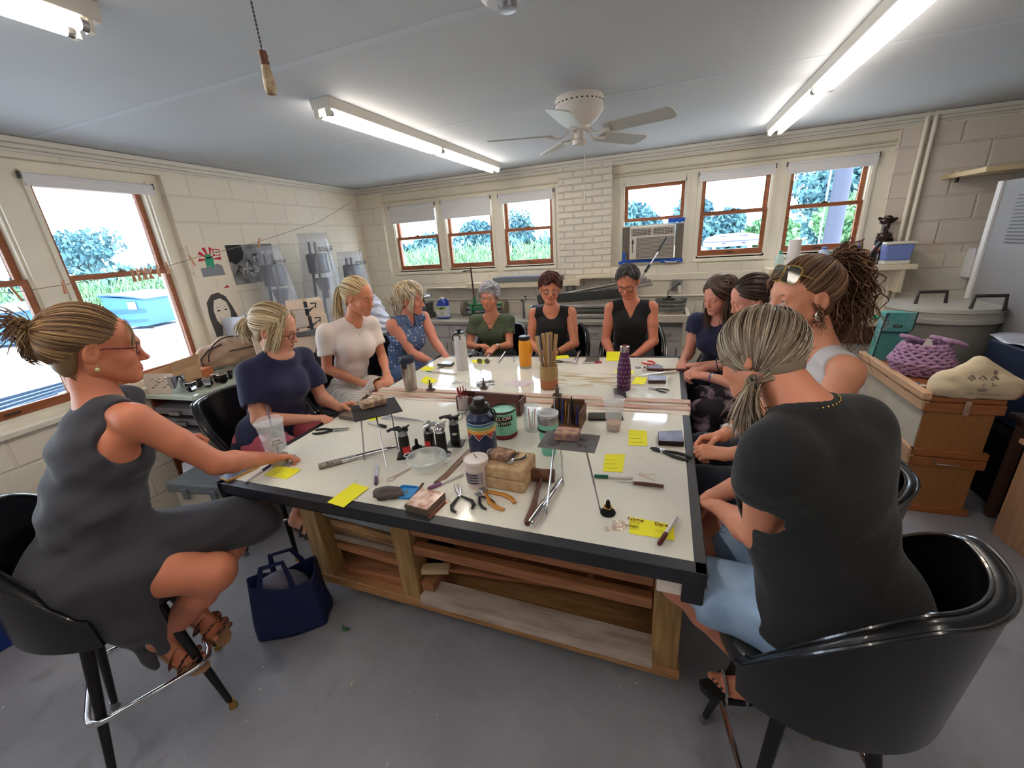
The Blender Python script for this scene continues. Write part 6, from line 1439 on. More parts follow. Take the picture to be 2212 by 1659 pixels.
def oval(t, R0, az, z, w, h, mt, name, lift=.0012):
 q = MB(); vs = []; 
 for i in range(24):
  a = 2*PI*i/24; rr = R0(z+h*math.sin(a))+lift; th = az+w*math.cos(a)/R0(z); vs.append((rr*math.cos(th), rr*math.sin(th), z+h*math.sin(a)))
 c = ((R0(z)+lift)*math.cos(az), (R0(z)+lift)*math.sin(az), z); q.add(vs+[c], [(i, (i+1) % 24, 24) for i in range(24)]); return q.build(name, mt, t)
R0 = lambda z: .033+.013*z/.15
oval(t, R0, -.45, .095, .021, .014, M('label_white', (236, 232, 236), .6), 'printed_oval'); oval(t, R0, -1.55, .115, .016, .013, M('label_white'), 'printed_oval')
lt = text('Honey', .010, INK, t, (.0455*math.cos(-.45), .0455*math.sin(-.45), .100), (PI/2, 0, PI/2-.45)); lt = text('Brewing', .011, INK, t, (.0455*math.cos(-.45), .0455*math.sin(-.45), .089), (PI/2, 0, PI/2-.45))
t = thing('paint_tin', 'open mint-green tin lettered HOLIDAY with a torn label', 'tin', (-0.732, 1.721, T)); t.scale = (1.28, 1.28, 1.22)
MB().lathe([(0, .0), (.050, 0), (.0515, .003), (.0515, .118), (.053, .121), (.0505, .122), (.049, .118), (.049, .003), (0, .003)], n=40).build('tin', M('tin_rust', (96, 62, 52), .5, .4, rgb2=(60, 44, 40), scale=20), t, smooth=True)
MB().lathe([(.0517, .020), (.0522, .021), (.0522, .112), (.0517, .113)], n=40).build('label', M('mint', (138, 202, 178), .5, rgb2=(118, 184, 160), scale=30), t, smooth=True)
MB().lathe([(.0517, .003), (.0524, .004), (.0524, .020), (.0517, .021)], n=40).build('red_band', M('tin_red', (110, 26, 30), .5), t, smooth=True)
q = MB()
for i, s_ in enumerate('HOLIDAY'):
 a = math.radians(-101+i*10.5); text(s_, .021, M('tin_letter', (240, 214, 196), .6), t, (.0532*math.cos(a), .0532*math.sin(a), .092+.0006*i), (PI/2, 0, a+PI/2))
for i, s_ in enumerate('Pipe Tobacco'):
 if s_ != ' ': a = math.radians(-101+i*5.6); text(s_, .011, M('tin_letter'), t, (.0532*math.cos(a), .0532*math.sin(a), .072+.0004*i), (PI/2, 0, a+PI/2))
q = MB(); r = random.Random(9)
for k in range(10):
 a = math.radians(-106+k*8.5); h = .010+.006*r.random(); q.add(wrap(.0527, [(a-.075, .081), (a+.075, .081), (a+.075, .101+h*.3), (a-.075, .101+h*.2)]), [(0, 1, 2, 3)])
 q.add(wrap(.0527, [(a-.05, .062), (a+.05, .061), (a+.04, .08), (a-.06, .08)]), [(0, 1, 2, 3)]) if k > 1 and k < 9 else None
q.build('black_patch', M('tin_black', (30, 26, 28), .5), t)
r = random.Random(3); q = MB()
for i in range(16): q.box((r.uniform(-.03, .03), r.uniform(-.03, .03), .04+.003*i), (.025, .012, .01), R=Matrix.Rotation(r.random()*3, 3, (.3, .2, .9)))
q.build('scraps', DKSTEEL, t)
t = thing('glass_jar', 'glass jar with red and green brushes standing in it', 'jar', (-0.609, 1.802, T)); t.scale = (1.18, 1.18, 1.3)
MB().lathe([(0, .001), (.032, .001), (.035, .006), (.035, .075), (.030, .09), (.029, .095), (.031, .097), (.031, .108)], n=32).build('glass', CLR, t, smooth=True, solid=.0015)
for i, (a, b, c) in enumerate((((-.01, 0, .005), (-.02, .01, .115), (226, 70, 76)), ((.008, .005, .005), (.02, 0, .12), (228, 110, 110)), ((.0, -.01, .005), (.012, -.012, .112), (140, 190, 110)))):
 p = tag(MB().ring([a, b], [.0035, .0055], 8, flat=.6).build('brush', M('brush_%d' % c[0], c, .4), None, smooth=True), ('pinkish red', 'pale coral', 'green')[i]+' plastic brush in the glass jar', 'brush'); p.location = t.location
t = thing('glass_beaker', 'small glass of red-handled needle files on the divider strip', 'jar', (-1.065, 1.933, T)); t.scale = (1.2, 1.2, 1.15)
MB().lathe([(0, .001), (.022, .001), (.023, .004), (.026, .085)], n=28).build('glass', CLR, t, smooth=True, solid=.0015)
r = random.Random(6)
for i in range(8):
 a = r.random()*6.3; o = MB().ring([(.008*math.cos(a), .008*math.sin(a), .004), (.022*math.cos(a), .022*math.sin(a), .135+r.uniform(-.01, .012))], [.0015, .0025], 6).build('needle_file', M('file_red', (150, 26, 40), .4), None, smooth=True); o.location = t.location; o.scale = (1.2, 1.2, 1.1)
 tag(o, 'red-handled needle file standing in the small glass', 'file', 'red-handled needle files')
GLZ = M('glazed_clay', (176, 146, 92), .3, rgb2=(160, 130, 80), scale=12); CLAY = M('bare_clay', (178, 112, 76), .6)
t = thing('stoneware_crock', 'two-tone stoneware crock holding wooden rulers', 'crock', (-0.687, 2.430, T)); t.scale = (1.50, 1.50, 1.15)
MB().lathe([(.039, .055), (.0405, .058), (.0405, .105), (.038, .118), (.038, .124), (.041, .128), (.041, .133), (.037, .134), (.035, .128), (.035, .03)], n=36).build('glazed_upper', GLZ, t, smooth=True)
MB().lathe([(0, 0), (.037, 0), (.039, .004), (.0395, .056), (.035, .06), (.035, .03), (0, .03)], n=36).build('bare_lower', CLAY, t, smooth=True)
RUL = wood('ruler_wood', (204, 168, 120), (186, 146, 98), scale=20)
for i, (dx, dy, tx, ty, c) in enumerate(((-.020, 0, -.062, 0, 0), (-.012, .018, -.030, .02, 0), (.004, 0, .002, .0, 1), (.010, -.012, .012, -.008, 1), (.020, .006, .045, .01, 0), (.0, .016, .012, .02, 0), (-.022, -.014, -.046, -.008, 2), (.014, -.018, .020, -.02, 2))):
 L_ = .315+.010*(i % 3); d = Vector((tx-dx, ty-dy, .25)).normalized(); x_, y_, z_ = frame(d, (0, 1, 0)); R = Matrix((x_, y_, z_)).transposed()
 o = MB().box((0, 0, L_/2), (.024 if c != 2 else .011, .004, L_), R=Matrix.Identity(3)).build('ruler' if c != 2 else 'steel_ruler', RUL if c != 2 else STEEL, None, bevel=.001)
 o.matrix_world = Matrix.Translation((t.location.x+dx, t.location.y+dy, T+.032)) @ R.to_4x4()
 tag(o, 'wooden ruler standing in the stoneware crock' if c != 2 else 'narrow steel ruler standing in the crock', 'ruler', 'rulers in the crock')
 if c != 2:
  q = MB()
  for k in range(20): q.box((-.009, -.0022, .02+k*.012), (.006, .0006, .0008))
  q.build('scale_marks', INK, o)
t = thing('plastic_tub', 'white plastic tub with a printed label and a dark stick on its lid', 'tub', (-0.675, 1.275, T)); t.scale = (1.18, 1.18, 1.35)
TUBM = M('tub_white', (226, 208, 200), .35, alpha=1)
MB().lathe([(0, 0), (.034, 0), (.036, .003), (.040, .082), (0, .082)], n=36).build('tub', TUBM, t, smooth=True); MB().lathe([(.040, .080), (.0425, .082), (.0425, .090), (.040, .092), (.038, .089), (0, .089)], n=36).build('lid', M('tub_lid', (224, 212, 206), .3), t, smooth=True)
MB().lathe([(.0370, .018), (.0378, .018), (.0402, .058), (.0394, .058)], n=20, a0=-2.5, a1=-.6).build('label', M('tub_label', (170, 160, 168), .6), t, smooth=True)
q = MB()
for k in range(4): q.lathe([(.0385+.001*k, .024+k*.009), (.0390+.001*k, .024+k*.009), (.0390+.001*k, .027+k*.009), (.0385+.001*k, .027+k*.009)], n=14, a0=-2.3, a1=-1.1)
q.build('label_print', INK, t)
tag(place(MB().ring([(-.012, .012, 0), (.013, -.013, 0)], .0018, 6, flat=.5).build('stick', MAR), -0.682, 1.287, 0, T+.125), 'short dark red stick lying on the lid of the plastic tub', 'stick')
t = thing('glass_bowl', 'clear glass bowl with small handles beside the torches', 'bowl', (-0.944, 1.329, T)); t.scale = (1.6, 1.6, 1.8)
MB().lathe([(0, .002), (.030, .002), (.044, .012), (.052, .032), (.053, .036), (.050, .034), (.042, .015), (.028, .006), (0, .005)], n=40).build('bowl', M('bowl_glass', (235, 242, 240), .03, alpha=.30, spec=.9), t, smooth=True)
q = MB(); q.ring([(.052, -.012, .033), (.068, -.008, .033), (.068, .008, .033), (.052, .012, .033)], .003, 6, flat=.6); q.ring([(-.052, -.012, .033), (-.068, -.008, .033), (-.068, .008, .033), (-.052, .012, .033)], .003, 6, flat=.6); q.build('handles', M('bowl_glass'), t, smooth=True)
MB().ring([(.053*math.cos(2*PI*i/40), .053*math.sin(2*PI*i/40), .035) for i in range(40)], .0018, 6, closed=True).build('rim', M('rim_glass', (225, 235, 235), .05, alpha=.6), t, smooth=True)
def torch(x, y, rz, lab, red=True, silver=False, base=True, h=.115, logo=False):
 t = thing('butane_torch', lab, 'torch', (x, y, T), rz, 'butane torches'); t.scale = (1.3, 1.3, 1)
 if base: MB().box((0, 0, .003), (.062, .062, .006)).build('base', BLACK, t, bevel=.003)
 else: MB().lathe([(0, 0), (.031, 0), (.031, .004), (.022, .012), (.015, .016), (0, .016)], n=28).build('base', CHROME, t, smooth=True)
 MB().lathe([(0, .004), (.0175, .004), (.0185, .01), (.0185, h*.72), (.016, h*.80), (0, h*.8)], n=28).build('body', BLACK, t, smooth=True)
 if red: MB().lathe([(.0186, .018), (.019, .018), (.019, .055), (.0186, .055)], n=16, a0=-1.9, a1=.2).build('red_label', M('torch_red', (200, 40, 48), .5), t, smooth=True)
 mt = CHROME if silver else DKSTEEL
 MB().lathe([(.0165, h*.78), (.018, h*.82), (.016, h*.93), (.010, h*.97), (0, h*.98)], n=24).build('collar', mt if silver else STEEL, t, smooth=True)
 q = MB(); q.ring([(-.002, 0, h*.95), (-.012, 0, h*1.05), (-.036, 0, h*1.04), (-.050, 0, h*.99)], [.010, .012, .009 if silver else .006, .010 if silver else .0075], 14); q.build('nozzle', mt, t, smooth=True)
 q = MB(); q.box((.012, 0, h*1.0), (.018, .012, .022)); q.ring([(.005, 0, h*1.03), (.028, 0, h*1.12)], .004, 8); q.build('trigger', BLACK if not silver else CHROME, t, bevel=.002)
 if logo: oval(t, lambda z: .0186, -1.3, .065, .010, .007, WHITE, 'logo_plate')
 return t
torch(-1.115, 1.414, .5, 'black butane torch with a red label, nearest the clear glass bowl', h=.137)
torch(-1.028, 1.494, -1.1, 'narrow black butane torch with a red label, behind the ring cone', h=.117)
torch(-0.940, 1.456, .35, 'butane torch with a chrome head and black grip', red=False, silver=True, base=False, h=.155)
torch(-0.933, 1.574, .2, 'black butane torch with an oval logo, beside the folded glasses', red=False, h=.14, logo=True)
def cone(x, y, lab, ring=False):
 t = thing('ring_cone', lab, 'ring display', (x, y, T)); MB().lathe([(0, 0), (.026, 0), (.027, .004), (.024, .009), (.012, .014), (.008, .022), (.0075, .046), (.005, .052), (0, .053)], n=28).build('cone', M('velvet', (14, 14, 16), .9), t, smooth=True)
 return t
cone(-1.100, 1.487, 'black velvet ring cone standing between the torches'); cone(-0.151, 1.225, 'black velvet ring stand holding a gold ring')
o = MB().ring([(.0105*math.cos(2*PI*i/20), .0105*math.sin(2*PI*i/20), .002*math.sin(2*PI*i/10)) for i in range(20)], .0022, 6, closed=True)
for i in range(7): a = 2*PI*i/7; o.ell((.0125*math.cos(a), .0125*math.sin(a), .002*math.sin(3*a)), .0042, 8)
tag(place(o.build('gold_ring', BRASS, None, smooth=True), -0.151, 1.225, 0, T+.024), 'chunky gold ring on the black ring stand', 'ring')
def specs(x, y, rz, lab, rim, lens, r=.024, z=0, round_=True, name='eyeglasses'):
 t = thing(name, lab, 'glasses', (x, y, T+z), rz); rm = M('spec_%d' % rim[0], rim, .3, .6 if rim[0] > 120 else 0)
 for s_ in (-1, 1):
  c = [(s_*.032+r*math.cos(2*PI*i/28), 0, .030+r*.9*math.sin(2*PI*i/28)) for i in range(28)]
  MB().ring(c, .0017, 6, closed=True).build('rim', rm, t, smooth=True); g_ = MB(); g_.add(c, [tuple(range(28))]); g_.build('lens', lens, t)
  MB().ring([(s_*(.032+r), 0, .034), (s_*.066, .03, .03), (s_*.045, .115, .010)], .0014, 6).build('temple_arm', rm, t, smooth=True)
 MB().ring([(-.009, 0, .036), (0, -.002, .039), (.009, 0, .036)], .0014, 6).build('bridge', rm, t, smooth=True); return t
specs(-1.345, 2.851, .05, 'round green-lensed sunglasses with gold rims', (176, 150, 104), M('green_lens', (52, 66, 40), .06, alpha=.9), .023)
specs(-1.007, 1.822, 1.2, 'folded black-rimmed eyeglasses behind the torches', (22, 22, 24), M('clear_lens'), .022, .012)
def pliers(tip, piv, end, lab, hcol, spread=.05, z=0):
 tip, piv, end = Vector(tip), Vector(piv), Vector(end); d = (tip-piv); t = thing('pliers', lab, 'pliers', (piv.x, piv.y, T+z), math.atan2(d.y, d.x)-PI/2, 'pliers and cutters'); nose = max(.02, d.length); L = (end-piv).length
 H = M('grip_%d_%d' % hcol[:2], hcol, .45); k = max(.7, min(1.25, L/.10))
 for s_ in (-1, 1):
  MB().ring([(s_*.001, 0, .006), (s_*.007, nose*.5, .006), (s_*(.003+spread*.12), nose, .006)], [.007*k, .0065*k, .003], 8, flat=.7).build('jaw', STEEL if hcol[0] != 33 else DKSTEEL, t, smooth=True)
  MB().ring([(-s_*.002, 0, .006), (-s_*spread*.45, -L*.18, .006), (-s_*spread, -L*.5, .006), (-s_*spread*1.08, -L*.8, .006), (-s_*spread*.8, -L, .006)], [.0045*k, .0058*k, .0072*k, .0070*k, .005*k], 10, flat=.8).build('handle', H, t, smooth=True)
 MB().lathe([(0, 0), (.009*k, 0), (.009*k, .012), (.004, .013), (0, .013)], n=18).build('pivot', CHROME, t, smooth=True); return t
pliers((-0.760, 1.247), (-0.708, 1.175), (-0.653, 1.099), 'black-handled long-nose pliers open at the front edge', (26, 26, 30), .038)
pliers((-0.657, 1.246), (-0.624, 1.229), (-0.511, 1.145), 'orange and black handled side cutters near the mallet', (196, 128, 44), .034)
pliers((-0.655, 1.214), (-0.632, 1.195), (-0.578, 1.127), 'small black cutters lying under the orange side cutters', (30, 30, 38), .022)
pliers((-1.609, 1.592), (-1.682, 1.558), (-1.789, 1.553), 'small black-handled parallel pliers near the left edge', (24, 24, 27), .026)
pliers((-0.029, 1.730), (0.020, 1.711), (0.132, 1.668), 'old black lineman pliers at the right edge', (33, 32, 32), .018)
pliers((-0.069, 2.518), (-0.030, 2.500), (0.045, 2.480), 'dark slim pliers on the bright reflection at the back right', (48, 44, 44), .022)
pliers((-0.000, 2.973), (-0.045, 3.012), (-0.138, 3.058), 'red-handled pliers near the back right corner', (214, 62, 70), .035)
pliers((-0.652, 2.992), (-0.726, 2.995), (-0.802, 2.985), 'black-handled pliers lying right of the rulers', (25, 24, 26), .022)
pliers((-1.641, 3.260), (-1.586, 3.203), (-1.486, 3.122), 'tiny chrome cutters beside the steel ring mandrel', (60, 60, 66), .02)
pliers((BK[0]+.01, BK[1]-.05), (BK[0]+.02, BK[1]-.02), (BK[0]+.055, BK[1]+.03), 'small dark pliers resting on the fire bricks', (40, 40, 52), .022, z=.103)
def mandrel(tip, base, lab, r0=.012, r1=.006, grip=0, gm=None):
 tip, base = Vector(tip), Vector(base); L = (base-tip).length; d = base-tip; t = thing('ring_mandrel', lab, 'mandrel', (tip.x, tip.y, T), math.atan2(d.y, d.x), 'ring mandrels'); R = Matrix.Rotation(PI/2, 3, 'Y')
 MB().lathe([(0, 0), (r1*.9, 0), (r1, .002), (r0, L-grip), (r0*.8, L-grip+.001), (0, L-grip+.001)], (0, 0, r0), 24, R=R).build('rod', CHROME, t, smooth=True)
 if grip: MB().lathe([(0, 0), (r0*1.08, 0), (r0*1.08, grip-.003), (r0*.9, grip), (0, grip)], (L-grip, 0, r0), 24, R=R).build('grip', gm or DKSTEEL, t, smooth=True)
 return t
mandrel((-1.199, 1.460), (-1.445, 1.207), 'steel ring mandrel with a knurled dark grip beneath the left tripod', .013, .008, .10, M('knurl', (70, 64, 62), .5, .7, rgb2=(190, 180, 170), scale=140))
mandrel((-0.350, 1.374), (-0.392, 1.078), 'polished steel ring mandrel beside the wooden mallet', .0145, .008, .10, CHROME)
mandrel((-1.229, 1.757), (-1.517, 1.768), 'thin steel ring mandrel behind the left tripod', .011, .005)
mandrel((-1.236, 2.891), (-1.290, 3.189), 'tapered steel ring mandrel before the grey-haired woman', .013, .006)
mandrel((-0.626, 2.935), (-0.653, 3.273), 'tapered steel ring mandrel with a dark end before the V-neck top', .013, .006, .05)
mandrel((-0.152, 2.722), (0.094, 2.859), 'slim steel mandrel near the violet-strapped watch', .009, .003, .09, WHITE)
MH, ME = Vector((-0.430, 1.364)), Vector((-0.400, 1.076)); t = thing('mallet', 'brown wooden mallet with a long handle in the middle of the front table', 'mallet', (MH.x, MH.y, T), math.atan2((MH-ME).y, (MH-ME).x)-PI/2); ML = (MH-ME).length
R = Matrix.Rotation(PI/2, 3, 'Y'); WD = wood('mallet_wood', (122, 76, 50), (76, 46, 34), scale=18, stretch=(1, 1, 1)); HW = wood('handle_wood', (112, 70, 52), (84, 50, 38), scale=14)
MB().lathe([(0, 0), (.024, 0), (.027, .003), (.025, .05), (.027, .097), (.024, .10), (0, .10)], (-.05, 0, .027), 24, R=R).build('head', WD, t, smooth=True)
MB().ring([(0, .0, .027), (0, -ML*.35, .020), (.002, -ML*.7, .016), (0, -ML*.96, .016), (0, -ML, .016)], [.009, .0085, .012, .014, .010], 14).build('handle', HW, t, smooth=True)
def strip(p, q_, w, lab, mt, name, h=.0015, z=0):
 p, q_ = Vector(p), Vector(q_); d = q_-p; o = MB().box((0, 0, h/2+.0003), (d.length, w, h)).build(name, mt, None, bevel=.0003); place(o, (p.x+q_.x)/2, (p.y+q_.y)/2, math.atan2(d.y, d.x), T+z); return tag(o, lab, name.replace('_', ' '))
COP = M('copper', (216, 140, 110), .25, .9); WRUL = wood('old_ruler', (150, 112, 84), (120, 88, 66), scale=20)
strip((-0.840, 1.247), (-0.834, 1.530), .028, 'old wooden ruler slanting beside the navy bottle', WRUL, 'wooden_ruler', h=.004)
strip((-0.747, 1.141), (-0.760, 1.029), .012, 'bright copper strip reaching to the front edge', COP, 'copper_strip')
strip((-0.848, 1.326), (-0.859, 1.235), .010, 'short dark steel strip by the old wooden ruler', DKSTEEL, 'steel_strip')
strip((-0.903, 1.221), (-0.884, 1.063), .007, 'thin wooden stylus against the rust-mottled bench block', HW, 'stylus', h=.006)
t = thing('needle_tool', 'needle tool with a brown wooden handle right of the centre tripod', 'tool', (-0.078, 1.426, T), .03); t.scale = (1.45, 1.4, 1.4)
MB().ring([(.0, 0, .005), (.03, 0, .006), (.075, 0, .0055)], [.0045, .0055, .0045], 10).build('handle', HW, t, smooth=True); MB().ring([(-.006, 0, .005), (0, 0, .005)], .0042, 10).build('ferrule', CHROME, t); MB().ring([(-.045, -.002, .003), (-.005, 0, .005)], [.0004, .0011], 6).build('needle', STEEL, t)
for i, (rz, c, lab) in enumerate(((-.35, (190, 60, 60), 'red wire offcut above the needle tool'), (-.2, (226, 214, 200), 'pale wire offcut above the needle tool'), (.1, (216, 160, 130), 'copper wire offcut above the needle tool'))):
 tag(place(MB().ring([(-.035, .003, .001), (0, 0, .001), (.035, .004*(i-1), .001)], .0007, 5).build('wire_offcut', M('wire_%d' % c[0], c, .3)), *(Vector((-0.032, 1.495))+Vector((0, .012*i-.01))), rz), lab, 'wire')
for i, (x, y, rz, lab) in enumerate(((-1.592, 1.213, 1.2, 'fine wire offcut near the clear tumbler'), (-1.571, 1.226, 1.0, 'second fine wire beside the clear tumbler'))):
 tag(place(MB().ring([(-.03, 0, .001), (0, .003, .001), (.03, 0, .001)], .0008, 5).build('wire_offcut', M('wire_pale', (235, 225, 215), .3)), x, y, rz), lab, 'wire')
q = MB(); r = random.Random(2)
for i in range(14):
 cx_, cy_ = r.uniform(-.028, .028), r.uniform(-.025, .025); q.ring([(cx_+.009*math.cos(2*PI*k/14), cy_+.009*math.sin(2*PI*k/14), .002+.0012*math.sin(k+i)) for k in range(14)], .0009, 5, closed=True)
tag(place(q.build('jump_rings', M('pale_copper', (236, 206, 190), .2, .6), None, smooth=True), -0.115, 1.161), 'small heap of pale wire jump rings beside the ring stand', 'jump rings', kind='stuff')
q = SDF(); q.ell((0, 0, .014), (.026, .020, .015)); q.ell((.018, .008, .014), (.02, .016, .012)); q.ell((-.014, -.01, .018), (.016, .014, .012)); q.ell((.03, .012, .008), (.014, .01, .008))
V, Q = q.mesh(.0018, noise=folds(.0014, 9)); o = npmesh('modelling_clay', [(V, Q)], M('grey_clay', (92, 84, 80), .8), None, (0, 0, 0)); place(o, -0.997, 1.103); o.scale = (1.45, 1.45, 1.3); tag(o, 'lump of grey modelling clay beside the blue dish', 'clay')
t = thing('plastic_dish', 'small blue square dish with tiny findings', 'dish', (-0.935, 1.145, T), .1); t.scale = (1.4, 1.4, 1.3)
rr = lambda w, r: [(sx*(w-r)+r*math.cos(a), sy*(w-r)+r*math.sin(a)) for sx, sy, a0 in ((1, 1, 0), (-1, 1, 90), (-1, -1, 180), (1, -1, 270)) for a in [math.radians(a0+k*15) for k in range(7)]]
MB().prism(rr(.028, .009), .003).build('floor', M('dish_blue', (40, 140, 210), .4), t); q = MB(); q.ring([(x, y, .006) for x, y in rr(.028, .009)], .0025, 6, closed=True); q.build('rim', M('dish_blue'), t, smooth=True)
q = MB(); r = random.Random(8)
for i in range(10): q.ell((r.uniform(-.009, .009), r.uniform(-.008, .008), .0045), .0022, 6)
tag(place(q.build('findings', BRASS), -0.933, 1.146, 0, T), 'tiny gold findings in the small blue dish', 'findings', kind='stuff')
t = thing('tweezers', 'pinkish scissors-like tweezers below the torches', 'tweezers', (-1.040, 1.271, T), 1.25); t.scale = (1.25, 1.25, 1)
for s_ in (-1, 1): MB().ring([(.05, 0, .003), (0, s_*.004, .003), (-.03, s_*.004, .003), (-.05, s_*.012, .003), (-.062, 0, .003)], .0022, 6, flat=.5).build('arm', M('rose_steel', (206, 176, 172), .3, .6), t, smooth=True)
BOXW = wood('box_wood', (96, 52, 40), (70, 38, 32), scale=10); BOX2 = wood('box_wood_light', (112, 78, 52), (84, 56, 38), scale=10)
t = thing('wooden_box', 'long reddish wooden tool box on the divider strips', 'box', (-0.922, 2.003, TZ+.007), -.02); t.scale = (1.18, 1.3, 1.35)
for nm, a in (('side', (-.17, .17, -.038, -.032, 0, .065)), ('side', (-.17, .17, .032, .038, 0, .065)), ('end', (-.17, -.164, -.032, .032, 0, .065)), ('end', (.164, .17, -.032, .032, 0, .065)), ('floor', (-.164, .164, -.032, .032, 0, .004)), ('divider', (-.06, -.055, -.032, .032, .004, .055))): MB().b2(*a).build(nm, BOXW, t)
o = MB().box((.055, -.048, .050), (.23, .006, .085), R=Matrix.Rotation(-.2, 3, 'X')).build('lid', BOXW, t, bevel=.002)
t = thing('wooden_tray', 'open wooden tray of small hand tools beside the aqua tumbler', 'tray', (-0.459, 1.919, T), -.02); t.scale = (1.45, 1.25, 1.7)
for nm, a in (('end', (.058, .064, -.06, .06, 0, .055)), ('end', (-.064, -.058, -.06, .06, 0, .04)), ('back', (-.058, .058, .054, .06, 0, .065)), ('floor', (-.058, .058, -.06, .06, 0, .005))): MB().b2(*a).build(nm, BOX2, t)
r = random.Random(5)
for i in range(9):
 x_ = -.05+.0125*i; o = MB().ring([(0, 0, 0), (r.uniform(-.012, .012), .02, .075+r.uniform(-.01, .015))], [.004, .0025], 8).build('hand_tool', (STEEL, BLACK, DKSTEEL, M('tool_blue', (40, 44, 130), .4), BRASS)[i % 5], None, smooth=True)
 o.location = (t.location.x+x_*1.3, t.location.y-.04+r.uniform(0, .05), T+.012); o.scale = (1.3, 1.3, 1.5); tag(o, 'small steel or plastic hand tool standing in the open wooden tray', 'hand tool', 'tools in the wooden tray')
def clampy(x, y, lab):
 t = thing('small_clamp', lab, 'clamp', (x, y, TZ+.005)); MB().box((0, 0, .008), (.055, .035, .012)).build('base', M('cast_iron', (96, 86, 80), .6, .5), t, bevel=.004); MB().ring([(0, 0, .01), (0, 0, .075)], .005, 8).build('post', M('cast_iron'), t)
 MB().ring([(-.018, 0, .052), (.018, 0, .052)], .004, 8).build('screw', STEEL, t); MB().box((.0, 0, .03), (.02, .02, .03)).build('jaw', M('cast_iron'), t, bevel=.003)
clampy(-1.467, 2.234, 'small cast-iron clamp before the diamond-laid yellow note'); clampy(-1.113, 2.331, 'small cast-iron clamp behind the left end of the wooden box'); clampy(-0.598, 2.286, 'small cast-iron clamp between the crock and the wooden tray')
tag(place(MB().prism([(-.09, -.05), (.06, -.06), (.095, .03), (.02, .06), (-.07, .05)], .0012).build('torn_paper', M('pink_paper', (224, 206, 214), .7, rgb2=(190, 130, 150), scale=22, contrast=(.6, .72)), None), -0.909, 2.476), 'torn pale pink sheet with faint writing beside the crock', 'paper')
tag(place(MB().box((0, 0, .001), (.13, .11, .002)).build('leaflet', M('leaflet', (60, 62, 66), .5, rgb2=(214, 206, 196), scale=18, contrast=(.5, .56)), None), -1.149, 2.437, .5), 'dark and white printed leaflet near the wire coils', 'leaflet')
q = MB(); r = random.Random(12)
for i in range(12):
 cx_, cy_, rr_ = r.uniform(-.07, .06), r.uniform(-.02, .02), r.uniform(.012, .022); q.ring([(cx_+rr_*math.cos(2*PI*k/18), cy_+rr_*math.sin(2*PI*k/18), .004+.003*math.sin(k*.8+i)) for k in range(18)], .0009, 5, closed=True)
q.ring([(.05+.024*math.cos(2*PI*k/20), 0, .026+.022*math.sin(2*PI*k/20)) for k in range(20)], .0009, 5, closed=True)
tag(place(q.build('wire_coils', CHROME, None, smooth=True), -1.321, 2.399), 'tangle of thin silver wire coils near the dark leaflet', 'wire', kind='stuff')
t = thing('paint_brush', 'green-tipped brush with a pale handle by the dotted blouse', 'brush', (-1.649, 2.603, T), -.1)
MB().ring([(-.03, 0, .005), (.20, 0, .005)], [.006, .0045], 8).build('handle', M('pale_handle', (206, 190, 170), .5), t); MB().ring([(-.085, 0, .005), (-.03, 0, .005)], [.004, .006], 8).build('grip', M('green_grip', (70, 140, 110), .4), t, smooth=True)
t = thing('knife', 'black-handled knife beside the grey bench block', 'knife', (-1.647, 2.748, T), .9)
MB().ring([(-.06, 0, .004), (0, 0, .004)], [.006, .005], 8, flat=.6).build('handle', BLACK, t, smooth=True); MB().box((.035, 0, .003), (.07, .012, .0015)).build('blade', STEEL, t)
t = thing('wood_file', 'reddish wooden-handled hammer at the right edge of the back table', 'hammer', (-0.014, 2.874, T), .03); t.scale = (1.5, 1.4, 1.3)
MB().ring([(-.06, 0, .01), (.03, 0, .01), (.12, .0, .012)], [.005, .006, .008], 10).build('handle', wood('red_handle', (104, 44, 44), (80, 34, 36)), t, smooth=True); MB().ring([(-.066, -.018, .012), (-.066, .018, .012)], [.009, .007], 12).build('head', CHROME, t, smooth=True)
t.name = 'chasing_hammer'
q = MB(); r = random.Random(14)
for i in range(5): q.ell((r.uniform(-.02, .02), r.uniform(-.015, .015), .006), (.010, .006, .005), 8)
tag(place(q.build('crumpled_foil', CHROME, None, smooth=True), -0.159, 2.918), 'crumpled bits of silver foil near the red-handled pliers', 'foil')
# ================================================================ back counter
LAM = M('white_laminate', (206, 200, 198), .4); CTOP = M('counter_top', (176, 172, 164), .45, var=.05, scale=6)
CZ = .985
t = thing('worktop', 'long grey worktop along the back wall', 'worktop', (-1.0, 4.55, CZ-.04))
MB().b2(-1.95, 1.17, -.26, .29, 0, .038).build('slab', CTOP, t, bevel=.003)
def cabinet(x0, x1, drawers, lab):
 t = thing('base_cabinet', lab, 'cabinet', (x0, 4.33, 0), 0, 'white base cabinets'); w = x1-x0
 MB().b2(0, w, 0, .5, .08, CZ-.041).build('body', LAM, t); MB().b2(.01, w-.01, .04, .06, 0, .08).build('plinth', M('plinth', (90, 88, 88), .6), t)
 n = drawers; z1 = CZ-.05
 for i in range(n):
  a, b = w*i/n+.004, w*(i+1)/n-.004
  d = MB().b2(a, b, -.018, -.001, z1-.15, z1).build('drawer', LAM, t, bevel=.002)
  MB().ring([((a+b)/2-.05, -.02, z1-.075), ((a+b)/2-.05, -.04, z1-.075), ((a+b)/2+.05, -.04, z1-.075), ((a+b)/2+.05, -.02, z1-.075)], .005, 8).build('handle', CHROME, d)
  d = MB().b2(a, b, -.018, -.001, .09, z1-.157).build('door', LAM, t, bevel=.002)
  MB().ring([(b-.04, -.02, z1-.22), (b-.04, -.04, z1-.22), (b-.04, -.04, z1-.30), (b-.04, -.02, z1-.30)], .005, 8).build('handle', CHROME, d)
 return t
